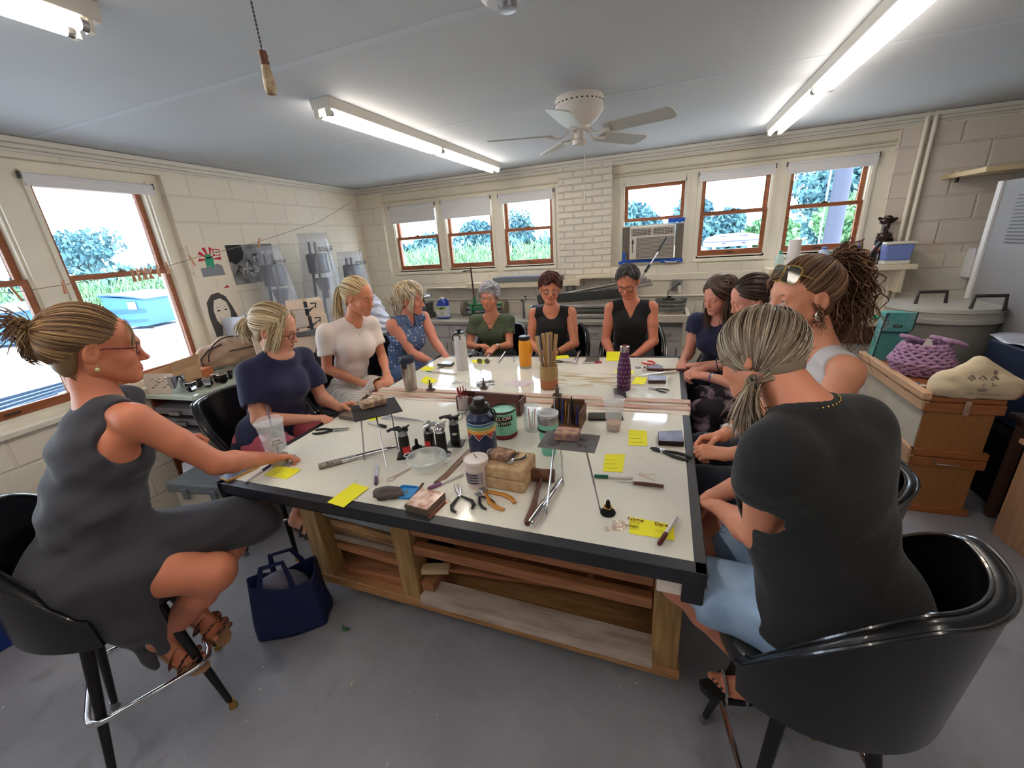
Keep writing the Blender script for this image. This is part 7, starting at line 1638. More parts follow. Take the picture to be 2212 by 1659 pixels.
cabinet(-2.94, -1.96, 2, 'white base cabinet left of the woman in green'); cabinet(-1.955, -1.0, 2, 'white base cabinet behind the woman in green')
cabinet(-.995, -.42, 1, 'white base cabinet behind the round-neck tank top'); cabinet(-.415, .17, 2, 'white base cabinet at the end of the worktop')
t = thing('jug', 'blue and clear cleaner jug with a green and white label', 'jug', (-2.59, 4.47, CZ))
MB().box((0, 0, .085), (.15, .10, .17)).build('body', M('jug_clear', (206, 214, 224), .3, alpha=.75), t, bevel=.02, seg=4)
MB().box((0, 0, .02), (.152, .102, .036)).build('liquid_base', M('jug_blue', (44, 66, 160), .3), t, bevel=.015)
MB().prism([(-.075, .15), (.075, .15), (.06, .20), (.02, .245), (-.02, .245), (-.055, .20)], .095, (0, .0475, 0), Matrix(((1, 0, 0), (0, 0, -1), (0, 1, 0)))).build('shoulder', M('jug_blue'), t, bevel=.012, seg=3)
MB().ring([(.03, 0, .225), (.06, 0, .235), (.075, 0, .21), (.07, 0, .165)], .011, 10).build('handle', M('jug_blue'), t, smooth=True); MB().tube((0, 0, .24), (0, 0, .265), .022).build('cap', WHITE, t, smooth=True)
MB().box((0, -.0515, .10), (.125, .002, .10)).build('label', M('label_cream', (226, 222, 206), .6), t); MB().box((0, -.053, .135), (.125, .001, .03)).build('label_band', M('label_green', (150, 170, 50), .6), t); oval_ = MB().lathe([(0, 0), (.025, 0), (.025, .002), (0, .002)], (0, -.053, .135), 24, R=Matrix.Rotation(PI/2, 3, 'X'), sy=.5).build('label_oval', M('label_dgreen', (60, 90, 40), .6), t)
q = MB()
for i in range(5): q.box((.0, -.0532, .105-.012*i), (.09-.01*(i % 3), .0006, .003))
q.build('label_print', INK, t)
CI = M('cast_grey', (84, 84, 80), .5, .5, var=.15, scale=20)
t = thing('rolling_mill', 'grey cast-iron press with a chrome hand wheel on top, by the corner', 'press', (-2.94, 4.52, CZ))
for x in (-.14, .10): MB().prism([(-.10, 0), (.10, 0), (.09, .05), (.05, .08), (.06, .16), (.08, .2), (-.06, .2), (-.05, .08), (-.09, .05)], .05, (x, 0, 0), Matrix(((0, 0, 1), (1, 0, 0), (0, 1, 0)))).build('side_frame', CI, t, bevel=.008)
MB().ring([(-.10, 0, .07), (.12, 0, .07)], .035, 20).build('roller', STEEL, t, smooth=True); MB().ring([(-.10, 0, .145), (.12, 0, .145)], .035, 20).build('roller', STEEL, t, smooth=True)
MB().ring([(.05, 0, .18), (.05, 0, .27)], .014, 12).build('screw', CI, t, smooth=True)
o = MB().ring([(.05+.11*math.cos(2*PI*i/32), .11*math.sin(2*PI*i/32), .275) for i in range(32)], .011, 10, closed=True); o.tube((-.05, 0, .275), (.15, 0, .275), .008); o.tube((.05, -.1, .275), (.05, .1, .275), .008); o.build('hand_wheel', CHROME, t, smooth=True)
t = thing('slip_roller', 'long grey slip roller with round end plates on the worktop', 'roller machine', (-2.2, 4.66, CZ))
MB().ring([(-.18, 0, .10), (.35, 0, .10)], .028, 18).build('roll', STEEL, t, smooth=True); MB().ring([(-.18, 0, .045), (.35, 0, .045)], .028, 18).build('roll', STEEL, t, smooth=True)
for x in (-.19, .36): MB().lathe([(0, 0), (.09, 0), (.095, .01), (.095, .03), (.09, .04), (0, .04)], (x-.02, 0, .09), 28, R=Matrix.Rotation(PI/2, 3, 'Y')).build('end_plate', M('drab_grey', (122, 116, 98), .5), t, smooth=True)
GRN = M('machine_green', (42, 122, 72), .45)
t = thing('bench_shear', 'green bench shear with a tall dark red lever', 'shear', (-2.05, 4.47, CZ))
MB().box((0, 0, .02), (.34, .12, .04)).build('base', M('dark_green', (28, 78, 60), .5), t, bevel=.004); MB().box((0, -.02, .055), (.36, .10, .012)).build('bed', CI, t)
for x in (-.15, .15): MB().prism([(-.05, .04), (.05, .04), (.03, .13), (.035, .17), (-.02, .17), (-.03, .12)], .02, (x, 0, 0), Matrix(((0, 0, 1), (1, 0, 0), (0, 1, 0)))).build('upright', GRN, t, bevel=.004)
MB().ring([(-.18, 0, .165), (.24, 0, .165)], .016, 14).build('shaft', GRN, t, smooth=True); MB().prism([(-.14, .10), (.16, .12), (.16, .145), (-.14, .135)], .014, (0, 0, 0), Matrix(((1, 0, 0), (0, 0, -1), (0, 1, 0)))).build('blade_beam', GRN, t)
MB().ring([(-.10, 0, .165), (-.10, -.005, .26)], [.022, .016], 12).build('lever_socket', GRN, t, smooth=True); MB().ring([(-.10, -.005, .22), (-.105, -.01, .60)], .0095, 10).build('lever', M('dark_red_lever', (76, 38, 36), .5), t, smooth=True)
MB().ring([(-.22, -.01, .555), (-.19, -.012, .56), (-.15, -.012, .565), (-.11, -.01, .56)], [.004, .008, .006, .005], 8).build('lever_strap', BLACK, t, smooth=True)
t = thing('bench_vise', 'dark blue bench vise with a black jaw behind the woman in green', 'vise', (-1.33, 4.42, CZ))
MB().box((0, 0, .13), (.16, .07, .06)).build('body', M('vise_blue', (28, 48, 96), .35), t, bevel=.012); MB().box((.07, 0, .07), (.06, .08, .14)).build('jaw', M('vise_black', (20, 22, 32), .4), t, bevel=.008)
MB().box((0, 0, .02), (.14, .10, .04)).build('base', CI, t, bevel=.006); MB().ring([(0, 0, .04), (0, 0, .11)], .025, 14).build('swivel', CI, t, smooth=True)
t = thing('arbor_lever', 'small upright lever tool with black knobs beside the vise', 'lever tool', (-1.53, 4.45, CZ))
MB().ring([(0, 0, 0), (0, 0, .20)], [.018, .012], 12).build('post', STEEL, t, smooth=True); MB().ring([(0, 0, .16), (.03, 0, .22), (.03, 0, .25)], .005, 8).build('lever', STEEL, t); MB().ell((.03, 0, .255), .012, 12).ell((-.012, 0, .21), .014, 12).build('knobs', BLACK, t, smooth=True)
GM = M('grey_vinyl_mat', (84, 84, 82), .4, var=.1); SILV = M('silver_tube', (168, 164, 160), .35, .5)
for i, (z, r, c, lab) in enumerate(((.03, .028, SILV, 'lowest grey roll on the worktop behind the two women in black'), (.085, .026, GM, 'dark roll second from the bottom on the worktop'), (.135, .024, SILV, 'grey roll third from the bottom on the worktop'))):
 o = MB().ring([(-.55, 0, 0), (.55, 0, 0)], r, 18).build('rolled_mat', c, None, smooth=True); o.location = (-.93+.02*i, 4.46, CZ+z); tag(o, lab, 'roll', 'rolled mats on the worktop')
o = MB().box((0, 0, 0), (1.0, .02, .11)).build('flat_mat', GM, None, bevel=.005); o.location = (-.88, 4.52, CZ+.235); o.rotation_euler = (.3, -.06, 0); tag(o, 'dark grey sheet leaning behind the rolls', 'mat')
for i, (a, b, r) in enumerate((((-1.25, 4.60, CZ+.21), (-.16, 4.64, CZ+.37), .018), ((-1.2, 4.58, CZ+.24), (-.20, 4.62, CZ+.40), .014), ((-1.1, 4.61, CZ+.19), (-.14, 4.65, CZ+.33), .016))):
 tag(MB().ring([a, b], r, 14).build('metal_tube', SILV, None, smooth=True), ('middle', 'uppermost', 'lowest')[i]+' of the long silver tubes sloping up behind the women in black', 'tube', 'silver tubes on the worktop')
t = thing('utility_sink', 'cream utility sink edge at the end of the worktop', 'sink', (.0, 4.40, CZ))
q = MB(); q.b2(-.20, .22, -.16, -.13, 0, .075); q.b2(-.20, .22, .25, .28, 0, .075); q.b2(-.20, -.17, -.13, .25, 0, .075); q.b2(.19, .22, -.13, .25, 0, .075); q.b2(-.17, .19, -.13, .25, 0, .02); q.build('basin', M('sink_cream', (216, 206, 190), .4), t, bevel=.006)
GALV = M('galvanised', (136, 138, 136), .45, .6, rgb2=(108, 110, 110), scale=20)
t = thing('wash_tub', 'small ribbed galvanised tub on the sink', 'tub', (.05, 4.50, CZ+.078)); MB().lathe([(0, 0), (.115, 0), (.118, .03), (.123, .035), (.120, .04), (.126, .07), (.130, .075), (.127, .08), (.135, .11), (.14, .115), (.132, .112), (.11, .01), (0, .01)], n=36, sx=1.15).build('tub', GALV, t, smooth=True)
o = MB().lathe([(0, 0), (.065, 0), (.066, .008), (.03, .018), (.016, .02), (.018, .032), (0, .034)], n=28).build('pot_cover', BLACK, None, smooth=True); o.location = (.03, 4.47, CZ+.195); tag(o, 'black knobbed lid resting on the galvanised tub', 'lid')
t = thing('charger', 'white plug charger with a curling black cord on the right outlet', 'charger', (.12, BY-.03, 1.26)); MB().box((.01, -.02, -.02), (.035, .03, .075)).build('plug', WHITE, t, bevel=.006); MB().box((0, -.02, .03), (.02, .02, .02)).build('socket_end', BLACK, t, bevel=.003)
MB().ring([(0, -.03, .03), (-.05, -.06, -.0), (-.10, -.12, -.03), (-.11, -.2, -.07), (-.10, -.28, -.075)], .004, 8).build('cord', BLACK, t, smooth=True)
def outlet(x, z, lab, duplex=True):
 t = thing('outlet_box', lab, 'outlet', (x, BY, z), 0, 'grey wall outlets'); MB().box((0, -.025, 0), (.105, .05, .115)).build('box', M('outlet_grey', (134, 134, 136), .4, .3), t, bevel=.006)
 if duplex:
  for dz in (-.022, .022): MB().lathe([(0, 0), (.017, 0), (.017, .003), (0, .003)], (0, -.0505, dz), 20, R=Matrix.Rotation(PI/2, 3, 'X')).build('socket', WHITE, t)
  q = MB()
  for dz in (-.022, .022):
   for dx in (-.006, .006): q.box((dx, -.0542, dz+.002), (.002, .001, .008))
  q.build('slots', BLACK, t)
outlet(-1.06, 1.255, 'grey duplex outlet to the right of the auburn-haired woman'); outlet(-2.13, 1.225, 'grey duplex outlet left of the grey-haired woman'); outlet(.10, 1.28, 'grey outlet box with the white charger at the right', False)
SH = M('shelf_cream', (226, 212, 188), .5)
t = thing('wall_shelf', 'narrow cream shelf below the left back windows', 'shelf', (-1.62, BY, 1.36)); MB().b2(-.72, .70, -.18, -.001, 0, .022).build('board', SH, t, bevel=.002); MB().b2(-.72, .70, -.182, -.178, -.04, .022).build('front_edge', SH, t)
o = MB().prism([(-2.98, 4.70), (-2.3, 4.66), (-2.3, 4.84), (-2.98, 4.84)], .008).build('thin_board', SH); o.location = (0, 0, 1.33); tag(o, 'thin cream board on the wall left of the narrow shelf', 'board')
o = MB().b2(-.93, -.42, 4.66, 4.84, 1.395, 1.403).build('thin_shelf', SH); tag(o, 'short thin shelf board right of the auburn-haired woman', 'shelf')
o = MB().box((0, 0, 0), (.85, .13, .05)).build('panel_stack', M('panel_grey', (112, 116, 122), .4), None, bevel=.003); o.location = (-1.55, 4.72, 1.41); o.rotation_euler = (0, 0, 0); tag(o, 'stack of grey panels lying on the narrow shelf', 'panels')
o = MB().box((0, 0, 0), (.55, .02, .012)).build('blue_rule', M('blue_edge', (140, 160, 200), .3)); o.location = (-1.62, 4.67, 1.443); tag(o, 'thin blue-edged strip on top of the grey panels', 'strip')
t = thing('extension_pole', 'black and silver pole leaning up behind the V-neck woman', 'pole', (0, 0, 0)); A_, B_ = Vector((-.17, 4.25, 1.36)), Vector((.0, 4.55, 1.66))
A_, B_ = Vector((-0.202, 3.477)), None
A_ = Vector((-.19, 4.0, 1.50)); B_ = Vector((-.035, 4.3, 1.76))
MB().ring([A_, B_], .008, 10).build('tube', CHROME, t, smooth=True); MB().ring([A_.lerp(B_, .62), B_+(B_-A_)*.05], .012, 10).build('grip', BLACK, t, smooth=True); MB().ring([A_, A_.lerp(B_, .2)], .013, 10).build('clip', BLACK, t, smooth=True); MB().ring([A_, A_-(B_-A_)*1.6], .007, 8).build('lower_tube', CHROME, t, smooth=True)
t = thing('air_conditioner', 'white window air conditioner with blue tape around it', 'air conditioner', (-.175, BY+.02, 1.73)); AC = M('ac_white', (216, 208, 196), .45)
MB().box((0, .10, 0), (.455, .32, .335)).build('case', AC, t, bevel=.01)
q = MB()
for i in range(15): q.box((.03, -.063, -.145+.0135*i), (.355, .006, .0055))
q.build('front_louvres', M('ac_louvre', (196, 186, 174), .5), t); MB().box((.03, -.060, -.05), (.37, .004, .21)).build('intake', M('ac_dark', (120, 110, 102), .6), t)
for x in (-.11, .11):
 MB().box((x, -.061, .11), (.20, .006, .065)).build('vent', M('ac_vent', (98, 88, 80), .6), t); q = MB()
 for k in range(4): q.box((x, -.066, .088+.015*k), (.20, .004, .004))
 for k in range(8): q.box((x-.09+.0257*k, -.067, .11), (.003, .004, .06))
 q.build('vent_grille', AC, t)
q = MB(); q.box((-.195, -.061, .01), (.02, .004, .03)); q.box((-.195, -.061, -.05), (.006, .004, .09)); q.box((-.195, -.061, .035), (.015, .004, .012)); q.build('control_panel', DKSTEEL, t)
q = MB()
for x0, x1 in ((-.315, -.232), (.232, .31)):
 n_ = 9
 q = MB(); q.b2(x0, x1, .046, .052, -.19, .175)
 for i in range(n_): q.box((x0+(x1-x0)*(i+.5)/n_, .04+.006*(i % 2), -.01), ((x1-x0)/n_*.8, .012, .36))
 q.build('side_curtain', M('accordion_grey', (150, 142, 132), .6), t)
MB().b2(-.318, .315, .02, .05, .168, .18).build('top_rail', AC, t)
BT = M('painters_tape', (22, 84, 190), .6)
for nm, a in (('tape', (.15, .315, -.004, .0, .185, .225)), ('tape', (-.315, .10, -.012, -.004, -.20, -.172)), ('tape', (.10, .315, -.03, -.02, -.215, -.175)), ('tape', (-.30, -.275, -.01, -.004, -.19, -.09)), ('tape', (-.345, -.30, -.01, .0, -.215, -.185))): MB().b2(*a).build(nm, BT, t)
MB().ring([(.12, -.02, -.19), (.16, -.06, -.205), (.23, -.05, -.21), (.30, -.03, -.195)], [.006, .014, .012, .004], 8, flat=.4).build('rag', WHITE, t, smooth=True)
t = thing('wall_shelf', 'cream shelf under the rightmost back window', 'shelf', (1.45, BY, 1.385)); MB().b2(-.55, .56, -.26, -.001, 0, .045).build('board', SH, t, bevel=.003); MB().b2(-.5, -.47, -.22, -.001, -.2, 0).build('bracket', SH, t); MB().b2(.47, .50, -.22, -.001, -.2, 0).build('bracket', SH, t)
SZ = 1.431; SY = 4.70
def sv(nm, lab, cat, x, parts, y=SY, sc=1):
 t = vessel(nm, lab, cat, x, y, parts, z=SZ); t.scale = (sc, sc, sc); return t
sv('spray_bottle', 'clear green-capped bottle at the left end of the right shelf', 'bottle', 1.00, [('body', [(0, 0), (.034, 0), (.036, .01), (.036, .09), (.015, .125), (0, .125)], M('pale_green_clear', (190, 220, 214), .1, alpha=.6)), ('cap', [(0, .125), (.014, .125), (.012, .155), (0, .158)], M('cap_green', (60, 160, 130), .4))])
sv('paper_towel_roll', 'white paper towel roll standing on the shelf', 'paper roll', 1.10, [('roll', [(0, 0), (.052, 0), (.052, .25), (.015, .25), (.015, .02), (0, .02)], M('towel_paper', (226, 218, 216), .9))], y=4.67)
sv('plastic_cup', 'red plastic cup between the paper roll and the clear bottle', 'cup', 1.235, [('cup', [(0, 0), (.035, 0), (.045, .085), (.044, .085), (.034, .004), (0, .004)], M('cup_red', (196, 40, 52), .4)), ('rim', [(.044, .083), (.048, .087), (.044, .091)], M('cup_pink', (232, 170, 176), .4))])
sv('plastic_bottle', 'squat clear bottle with a blue cap', 'bottle', 1.345, [('body', [(0, 0), (.048, 0), (.05, .02), (.046, .05), (.05, .08), (.046, .12), (.02, .15), (0, .15)], M('pale_blue_clear', (190, 206, 232), .1, alpha=.6)), ('cap', [(0, .15), (.02, .15), (.02, .17), (0, .171)], M('cap_blue', (70, 110, 200), .4))])
t = thing('wire_basket', 'green-grey wire basket with white handles inside', 'basket', (1.48, 4.69, SZ)); q = MB()
for i in range(22):
 a = 2*PI*i/22; q.ring([(.06*math.cos(a), .05*math.sin(a), .004), (.085*math.cos(a), .07*math.sin(a), .13)], .0028, 5)
for z, k in ((.004, .06), (.13, .085)): q.ring([(k*math.cos(2*PI*i/30), k*.83*math.sin(2*PI*i/30), z) for i in range(30)], .004, 6, closed=True)
q.build('wires', M('basket_green', (120, 128, 100), .5), t, smooth=True)
t = vessel('squeeze_bottle', 'blue squeeze bottle with a long thin nozzle', 'bottle', 1.595, 4.68, [('body', [(0, 0), (.05, 0), (.052, .01), (.050, .06), (.055, .075), (.035, .095), (.016, .12), (.012, .15), (.004, .20), (0, .20)], M('squeeze_blue', (44, 82, 200), .4))], z=SZ)
t = thing('caulking_bottle', 'black and white bottle with an orange cap', 'bottle', (1.72, 4.68, SZ)); MB().lathe([(0, 0), (.028, 0), (.028, .10), (.02, .115), (0, .115)], n=24).build('body', M('bottle_dark', (50, 52, 50), .5), t, smooth=True); MB().lathe([(.0285, .02), (.029, .02), (.029, .09), (.0285, .09)], n=10, a0=-1.2, a1=.4).build('label', WHITE, t); MB().lathe([(0, .112), (.026, .112), (.018, .155), (0, .16)], n=24).build('cap', M('cap_orange', (224, 84, 44), .45), t, smooth=True)
t = thing('hand_brayer', 'dark metal nozzle tool leaning on the orange-capped bottle', 'tool', (1.685, 4.64, SZ)); MB().ring([(-.01, 0, .01), (.0, 0, .10), (.05, .01, .19)], [.012, .014, .018], 12).build('tool_body', DKSTEEL, t, smooth=True)
t = thing('storage_tub', 'blue tub with a white lid at the end of the shelf', 'tub', (1.87, 4.68, SZ)); MB().prism([(-.085, .03), (.085, .03), (.10, .165), (-.095, .165)], .12, (0, .06, 0), Matrix(((1, 0, 0), (0, 0, -1), (0, 1, 0)))).build('tub', M('tub_blue', (120, 136, 196), .4), t, bevel=.008)
MB().box((0, 0, .015), (.18, .13, .03)).build('base', WHITE, t, bevel=.006); MB().box((.002, 0, .175), (.21, .14, .02)).build('lid', WHITE, t, bevel=.006)
s_ = SDF(); s_.cone((0, 0, 0), (0, 0, .10), .05, .045); s_.cone((-.01, 0, .10), (0, 0, .20), .035, .03); s_.ell((0, -.015, .235), (.05, .035, .035)); s_.cone((-.045, 0, .245), (-.055, -.01, .17), .014, .012); s_.cone((.045, 0, .245), (.06, 0, .19), .014, .012); s_.cone((.06, 0, .19), (.02, -.03, .17), .012, .01)
s_.cone((0, 0, .25), (0, 0, .29), .016, .015); s_.ell((0, -.005, .315), (.026, .03, .036)); s_.ell((.0, .0, .36), (.05, .032, .028)); s_.cone((-.03, 0, .36), (-.06, 0, .385), .016, .012); s_.cone((.03, 0, .36), (.062, 0, .375), .016, .012); s_.ell((0, -.005, .39), (.028, .022, .018))
V, Q = s_.mesh(.004, noise=folds(.0012, 5)); o = npmesh('carved_figure', [(V, Q)], M('dark_carving', (44, 26, 22), .25, coat=.3), None, (0, 0, 0)); o.location = (1.80, 4.785, SZ); tag(o, 'dark carved wooden figure behind the blue tub', 'sculpture')
t = thing('side_counter', 'white counter with a dark edge behind the curly-haired woman', 'counter', (1.72, 4.55, 0)); MB().b2(-.38, .42, -.25, .28, .08, .80).build('body', LAM, t); MB().b2(-.40, .44, -.27, .29, .80, .955).build('dark_apron', M('dark_apron', (78, 42, 34), .5), t); MB().b2(-.42, .46, -.29, .295, .955, .975).build('top', SH, t)
s_ = SDF(); r = random.Random(3)
for i in range(8): a = Vector((r.uniform(-.08, .08), r.uniform(-.05, .05), .015+r.uniform(0, .02))); b = a+Vector((r.uniform(-.08, .08), r.uniform(-.04, .04), r.uniform(-.005, .01))); s_.cone(tuple(a), tuple(b), .015, .010, k=.01)
V, Q = s_.mesh(.004); o = npmesh('rubber_gloves', [(V, Q)], M('glove_green', (50, 170, 130), .5), None, (0, 0, 0)); o.location = (1.76, 4.42, .976); tag(o, 'crumpled green rubber gloves on the white side counter', 'gloves')
o = MB().ring([(-.06, 0, .01), (0, .02, .03), (.06, 0, .012)], [.015, .03, .012], 10, flat=.6).build('black_cloth', BLACK, None, smooth=True); o.location = (1.62, 4.42, .976); tag(o, 'small black cloth left of the green gloves', 'cloth')
t = thing('storage_bin', 'large grey plastic bin with a lid and two dark handles', 'bin', (2.02, 4.12, 0)); t.scale = (.96, .96, 1.065); GB = M('bin_grey', (150, 148, 142), .45, var=.04)
MB().lathe([(0, 0), (.26, 0), (.27, .02), (.32, 1.02), (0, 1.02)], n=40, sx=1.05).build('body', GB, t, smooth=True)
MB().lathe([(.325, .99), (.345, 1.0), (.345, 1.03), (.335, 1.035), (.335, 1.07), (.345, 1.075), (.34, 1.10), (.30, 1.105), (0, 1.11)], n=44, sx=1.05).build('lid', M('bin_lid', (176, 174, 168), .4), t, smooth=True)
for x, y in ((-.12, -.06), (.10, -.30)): MB().ring([(x-.09, y, 1.09), (x-.085, y-.01, 1.19), (x+.085, y-.01, 1.19), (x+.10, y, 1.09)], .013, 10).build('handle', M('bin_handle', (54, 48, 48), .5), t, smooth=True)
t = thing('metal_cabinet', 'tall grey metal cabinet with a white edge and vent at the right edge', 'cabinet', (2.28, 3.55, 0)); MB().b2(0, .75, -.25, .75, .02, 2.02).build('body', M('cabinet_grey', (138, 136, 138), .5, var=.02), t)
M('edge_white', (218, 216, 216), .4); MB().b2(-.02, -.0, -.25, .75, .02, 2.02).build('side_panel', M('cabinet_grey'), t); MB().b2(-.035, .0, .751, .80, .02, 2.02).build('edge_strip', M('edge_white'), t)
q = MB()
for i in range(14): q.box((-.023, .46, 1.60+.024*i), (.006, .22, .008))
q.build('vent', M('vent_grey', (84, 82, 84), .5), t)
def disp(x, y, z, h, lab, k):
 t = thing('soap_dispenser', lab, 'dispenser', (x, y, z)); MB().prism([(-.055, 0), (.055, 0), (.055, h), (-.04, h), (-.055, h*.85)], .12, (0, .06, 0), Matrix(((1, 0, 0), (0, 0, -1), (0, 1, 0)))).build('body', M('dispenser_white', (224, 222, 224), .35), t, bevel=.012, seg=3)
 if k: MB().prism([(-.03, h*.55), (.03, h*.55), (.02, h*.82), (-.02, h*.82)][::-1], .004, (0, -.060, 0), Matrix(((1, 0, 0), (0, 0, -1), (0, 1, 0)))).build('window', BLACK, t)
 else: MB().box((.005, -.062, h*.45), (.06, .004, .06)).build('display', M('lcd', (30, 34, 30), .2), t); MB().ring([(-.05, -.03, h*.88), (.06, -.03, h*.88)], .03, 14).build('roll_cover', M('cover_lilac', (206, 204, 222), .3), t, smooth=True)
disp(2.55, 4.787, .90, .36, 'tall white dispenser with a black window beside the grey cabinet', 1); disp(2.48, 4.787, 1.28, .25, 'white dispenser with a small dark display, the upper of two', 0)
t = thing('wall_shelf', 'high wooden shelf at the top right by the grey cabinet', 'shelf', (2.55, 4.55, 2.09)); MB().b2(-.42, .6, -.25, .30, 0, .035).build('board', M('shelf_wood', (204, 182, 144), .5), t, bevel=.003); MB().ring([(-.36, .2, -.0), (-.36, .2, -.035)], .012, 10).build('bracket_pin', DKSTEEL, t)
o = MB().box((0, 0, 0), (.20, .2, .32)).build('black_box', BLACK, None, bevel=.01); o.location = (2.62, 4.5, 2.288); o.name = 'speaker'; tag(o, 'black box on the high wooden shelf at the top right', 'box')
MAS = M('hardboard', (172, 118, 68), .6, rgb2=(158, 106, 60), scale=60); CH_ = wood('case_wood', (178, 112, 66), (150, 90, 52), scale=6); CW = wood('case_pale', (224, 186, 152), (204, 158, 122), scale=5, stretch=(14, 1, 14)); FAB = M('case_side', (206, 198, 182), .7, var=.05)
def case(z0, h, lab, latch):
 t = thing('wooden_case', lab, 'case', (1.68, 3.45, z0), 0, 'stacked wooden cases')
 MB().b2(-.16, .16, -.46, .46, .03, h-.05).build('front_panel', MAS, t); MB().b2(-.165, -.159, -.45, .46, .03, h-.05).build('side_panel', FAB, t)
 MB().b2(-.18, .19, -.475, -.44, h-.06, h).build('front_rail', CH_, t, bevel=.003); MB().b2(-.18, .19, -.475, -.44, 0, .045).build('bottom_rail', CH_, t, bevel=.003)
 MB().b2(-.19, -.158, -.475, .475, h-.055, h+.005).build('side_rail', CW, t, bevel=.003); MB().b2(-.19, -.158, -.475, .475, 0, .045).build('side_rail', CW, t, bevel=.003)
 MB().b2(-.155, .185, -.44, .46, h-.02, h).build('top', CH_, t)
 if latch: MB().b2(.0, .03, -.484, -.475, h-.07, h+.02).build('latch', CHROME, t, bevel=.002)
 else: MB().ring([(-.06, -.478, h-.02), (-.05, -.50, h-.03), (.05, -.50, h-.03), (.06, -.478, h-.02)], .005, 8).build('handle', CHROME, t, smooth=True)
 return t
case(.0, .40, 'lower wooden case with a metal handle, under the other', False); t = case(.405, .36, 'upper wooden case with a metal latch, on the other', True)
t = thing('case_lid', 'raised pale wooden lid frame on top of the upper case', 'lid', (1.68, 3.45, .77)); MB().b2(-.175, .185, -.47, .46, 0, .028).build('panel', CH_, t, bevel=.002); MB().b2(-.20, -.155, -.48, .48, .012, .055).build('edge_rail', CW, t, bevel=.003)
q = MB()
for yy in (-.3, 0, .3): q.b2(-.19, -.165, yy, yy+.05, -.002, .015)
q.build('spacers', CH_, t)
CT = .800
t = thing('crochet_bag', 'lilac chunky crochet bag with dark stitching and a tissue inside', 'bag', (1.66, 3.46, CT)); LIL = M('lilac_yarn', (186, 148, 184), .9, var=.12, scale=40, bump=.4, bscale=140)
q = MB(); r = random.Random(7)
for row in range(11):
 z = .015+row*.019; a_ = .165-.010*abs(row-4)*.8; b_ = .15-.012*abs(row-4)*.8; n_ = 64
 q.ring([((a_+.006*math.sin(k*1.57+row*1.6))*math.cos(2*PI*k/n_), (b_+.006*math.sin(k*1.57+row*1.6))*math.sin(2*PI*k/n_), z+.006*math.sin(k*1.57+row*3.1)) for k in range(n_)], .0115, 7, closed=True)
q.build('body', LIL, t, smooth=True)
s2 = MB(); s2.lathe([(0, .02), (.13, .02), (.135, .12), (.11, .17), (0, .17)], n=30).build('lining', M('lilac_dark', (120, 90, 128), .9), t, smooth=True)
for cx_, cy_ in ((-.06, .05), (.09, .02), (.12, -.06)):
 q = MB(); q.ring([(cx_+.055*math.cos(a), cy_+.02*math.sin(a), .205+.035*math.sin(a*.5)*1.3) for a in [2*PI*i/24 for i in range(24)]], .014, 8, closed=True); q.build('handle', LIL, t, smooth=True)
MB().prism([(-.03, 0), (.035, 0), (.02, .045), (.0, .06), (-.012, .03)], .004, (.0, -.02, .19), Matrix.Rotation(PI/2-.3, 3, 'X')).build('tissue', WHITE, t); q = MB(); q.ring([(-.05, -.10, .17), (-.03, -.11, .16), (-.01, -.10, .175)], .003, 6); q.ring([(-.035, -.115, .15), (-.028, -.11, .18)], .003, 6); q.build('dark_stitch', INK, t)
t = thing('canvas_pouch', 'cream canvas bag printed with figures and lettering', 'bag', (1.72, 3.02, CT)); t.scale = (1.15, 1, 1.25); CV = M('canvas', (226, 206, 172), .85, bump=.25, bscale=18)
s_ = SDF(); s_.cone((-.12, 0, .05), (.13, 0, .045), .05, .045, k=.05); s_.cone((-.10, 0, .05), (-.01, .0, .16), .05, .02, k=.08); s_.cone((.12, 0, .05), (-.0, .0, .16), .045, .02, k=.08); s_.ell((0, 0, .07), (.12, .06, .07), k=.05); s_.fn(lambda P: -P[..., 2]+.0, 'i', .004)
V, Q = s_.mesh(.0055, noise=folds(.003, 2)); npmesh('body', [(V, Q)], CV, t, (0, 0, 0)); PR = M('faded_print', (146, 128, 116), .8)
def on_bag(x, z): return (x, -.066-.010*(1-abs(x)*5)+max(0, z-.06)*.42, z)
for cx_ in (-.045, -.005, .04):
 q = MB(); q.ell(on_bag(cx_, .130), (.011, .003, .014), 10); q.ring([on_bag(cx_-.015, .10), on_bag(cx_, .118), on_bag(cx_+.015, .10)], .009, 6, flat=.5); q.ring([on_bag(cx_-.003, .10), on_bag(cx_-.010, .085), on_bag(cx_-.004, .072)], .007, 6, flat=.5); q.ring([on_bag(cx_+.003, .10), on_bag(cx_+.010, .085), on_bag(cx_+.006, .072)], .007, 6, flat=.5); q.build('printed_figure', PR, t, smooth=True)
MB().ell(on_bag(.0, .055), (.02, .003, .009), 12).build('printed_mark', PR, t, smooth=True)
text('CASS THURSTON', .017, PR, t, (.0, -.086, .036), (PI/2-.1, 0, 0)); text('INTERIORS', .009, PR, t, (.0, -.088, .018), (PI/2, 0, 0))
tag(place(MB().box((0, 0, .002), (.13, .03, .004)).build('paper_strip', M('strip_pale', (226, 214, 204), .6)), 1.60, 3.18, -.1, CT), 'pale paper strip on the case lid between the two bags', 'strip'); tag(place(MB().box((0, 0, .006), (.035, .02, .012)).build('blue_clip', M('clip_blue', (90, 130, 190), .5), None, bevel=.003), 1.545, 3.2, -.1, CT), 'small blue clip on the case lid', 'clip')
t = thing('lunch_bag', 'teal insulated lunch bag with a fold-over flap behind the crochet bag', 'bag', (1.60, 3.82, .78)); TL = M('teal_fabric', (84, 158, 152), .6, rgb2=(128, 170, 172), scale=7, contrast=(.5, .6))
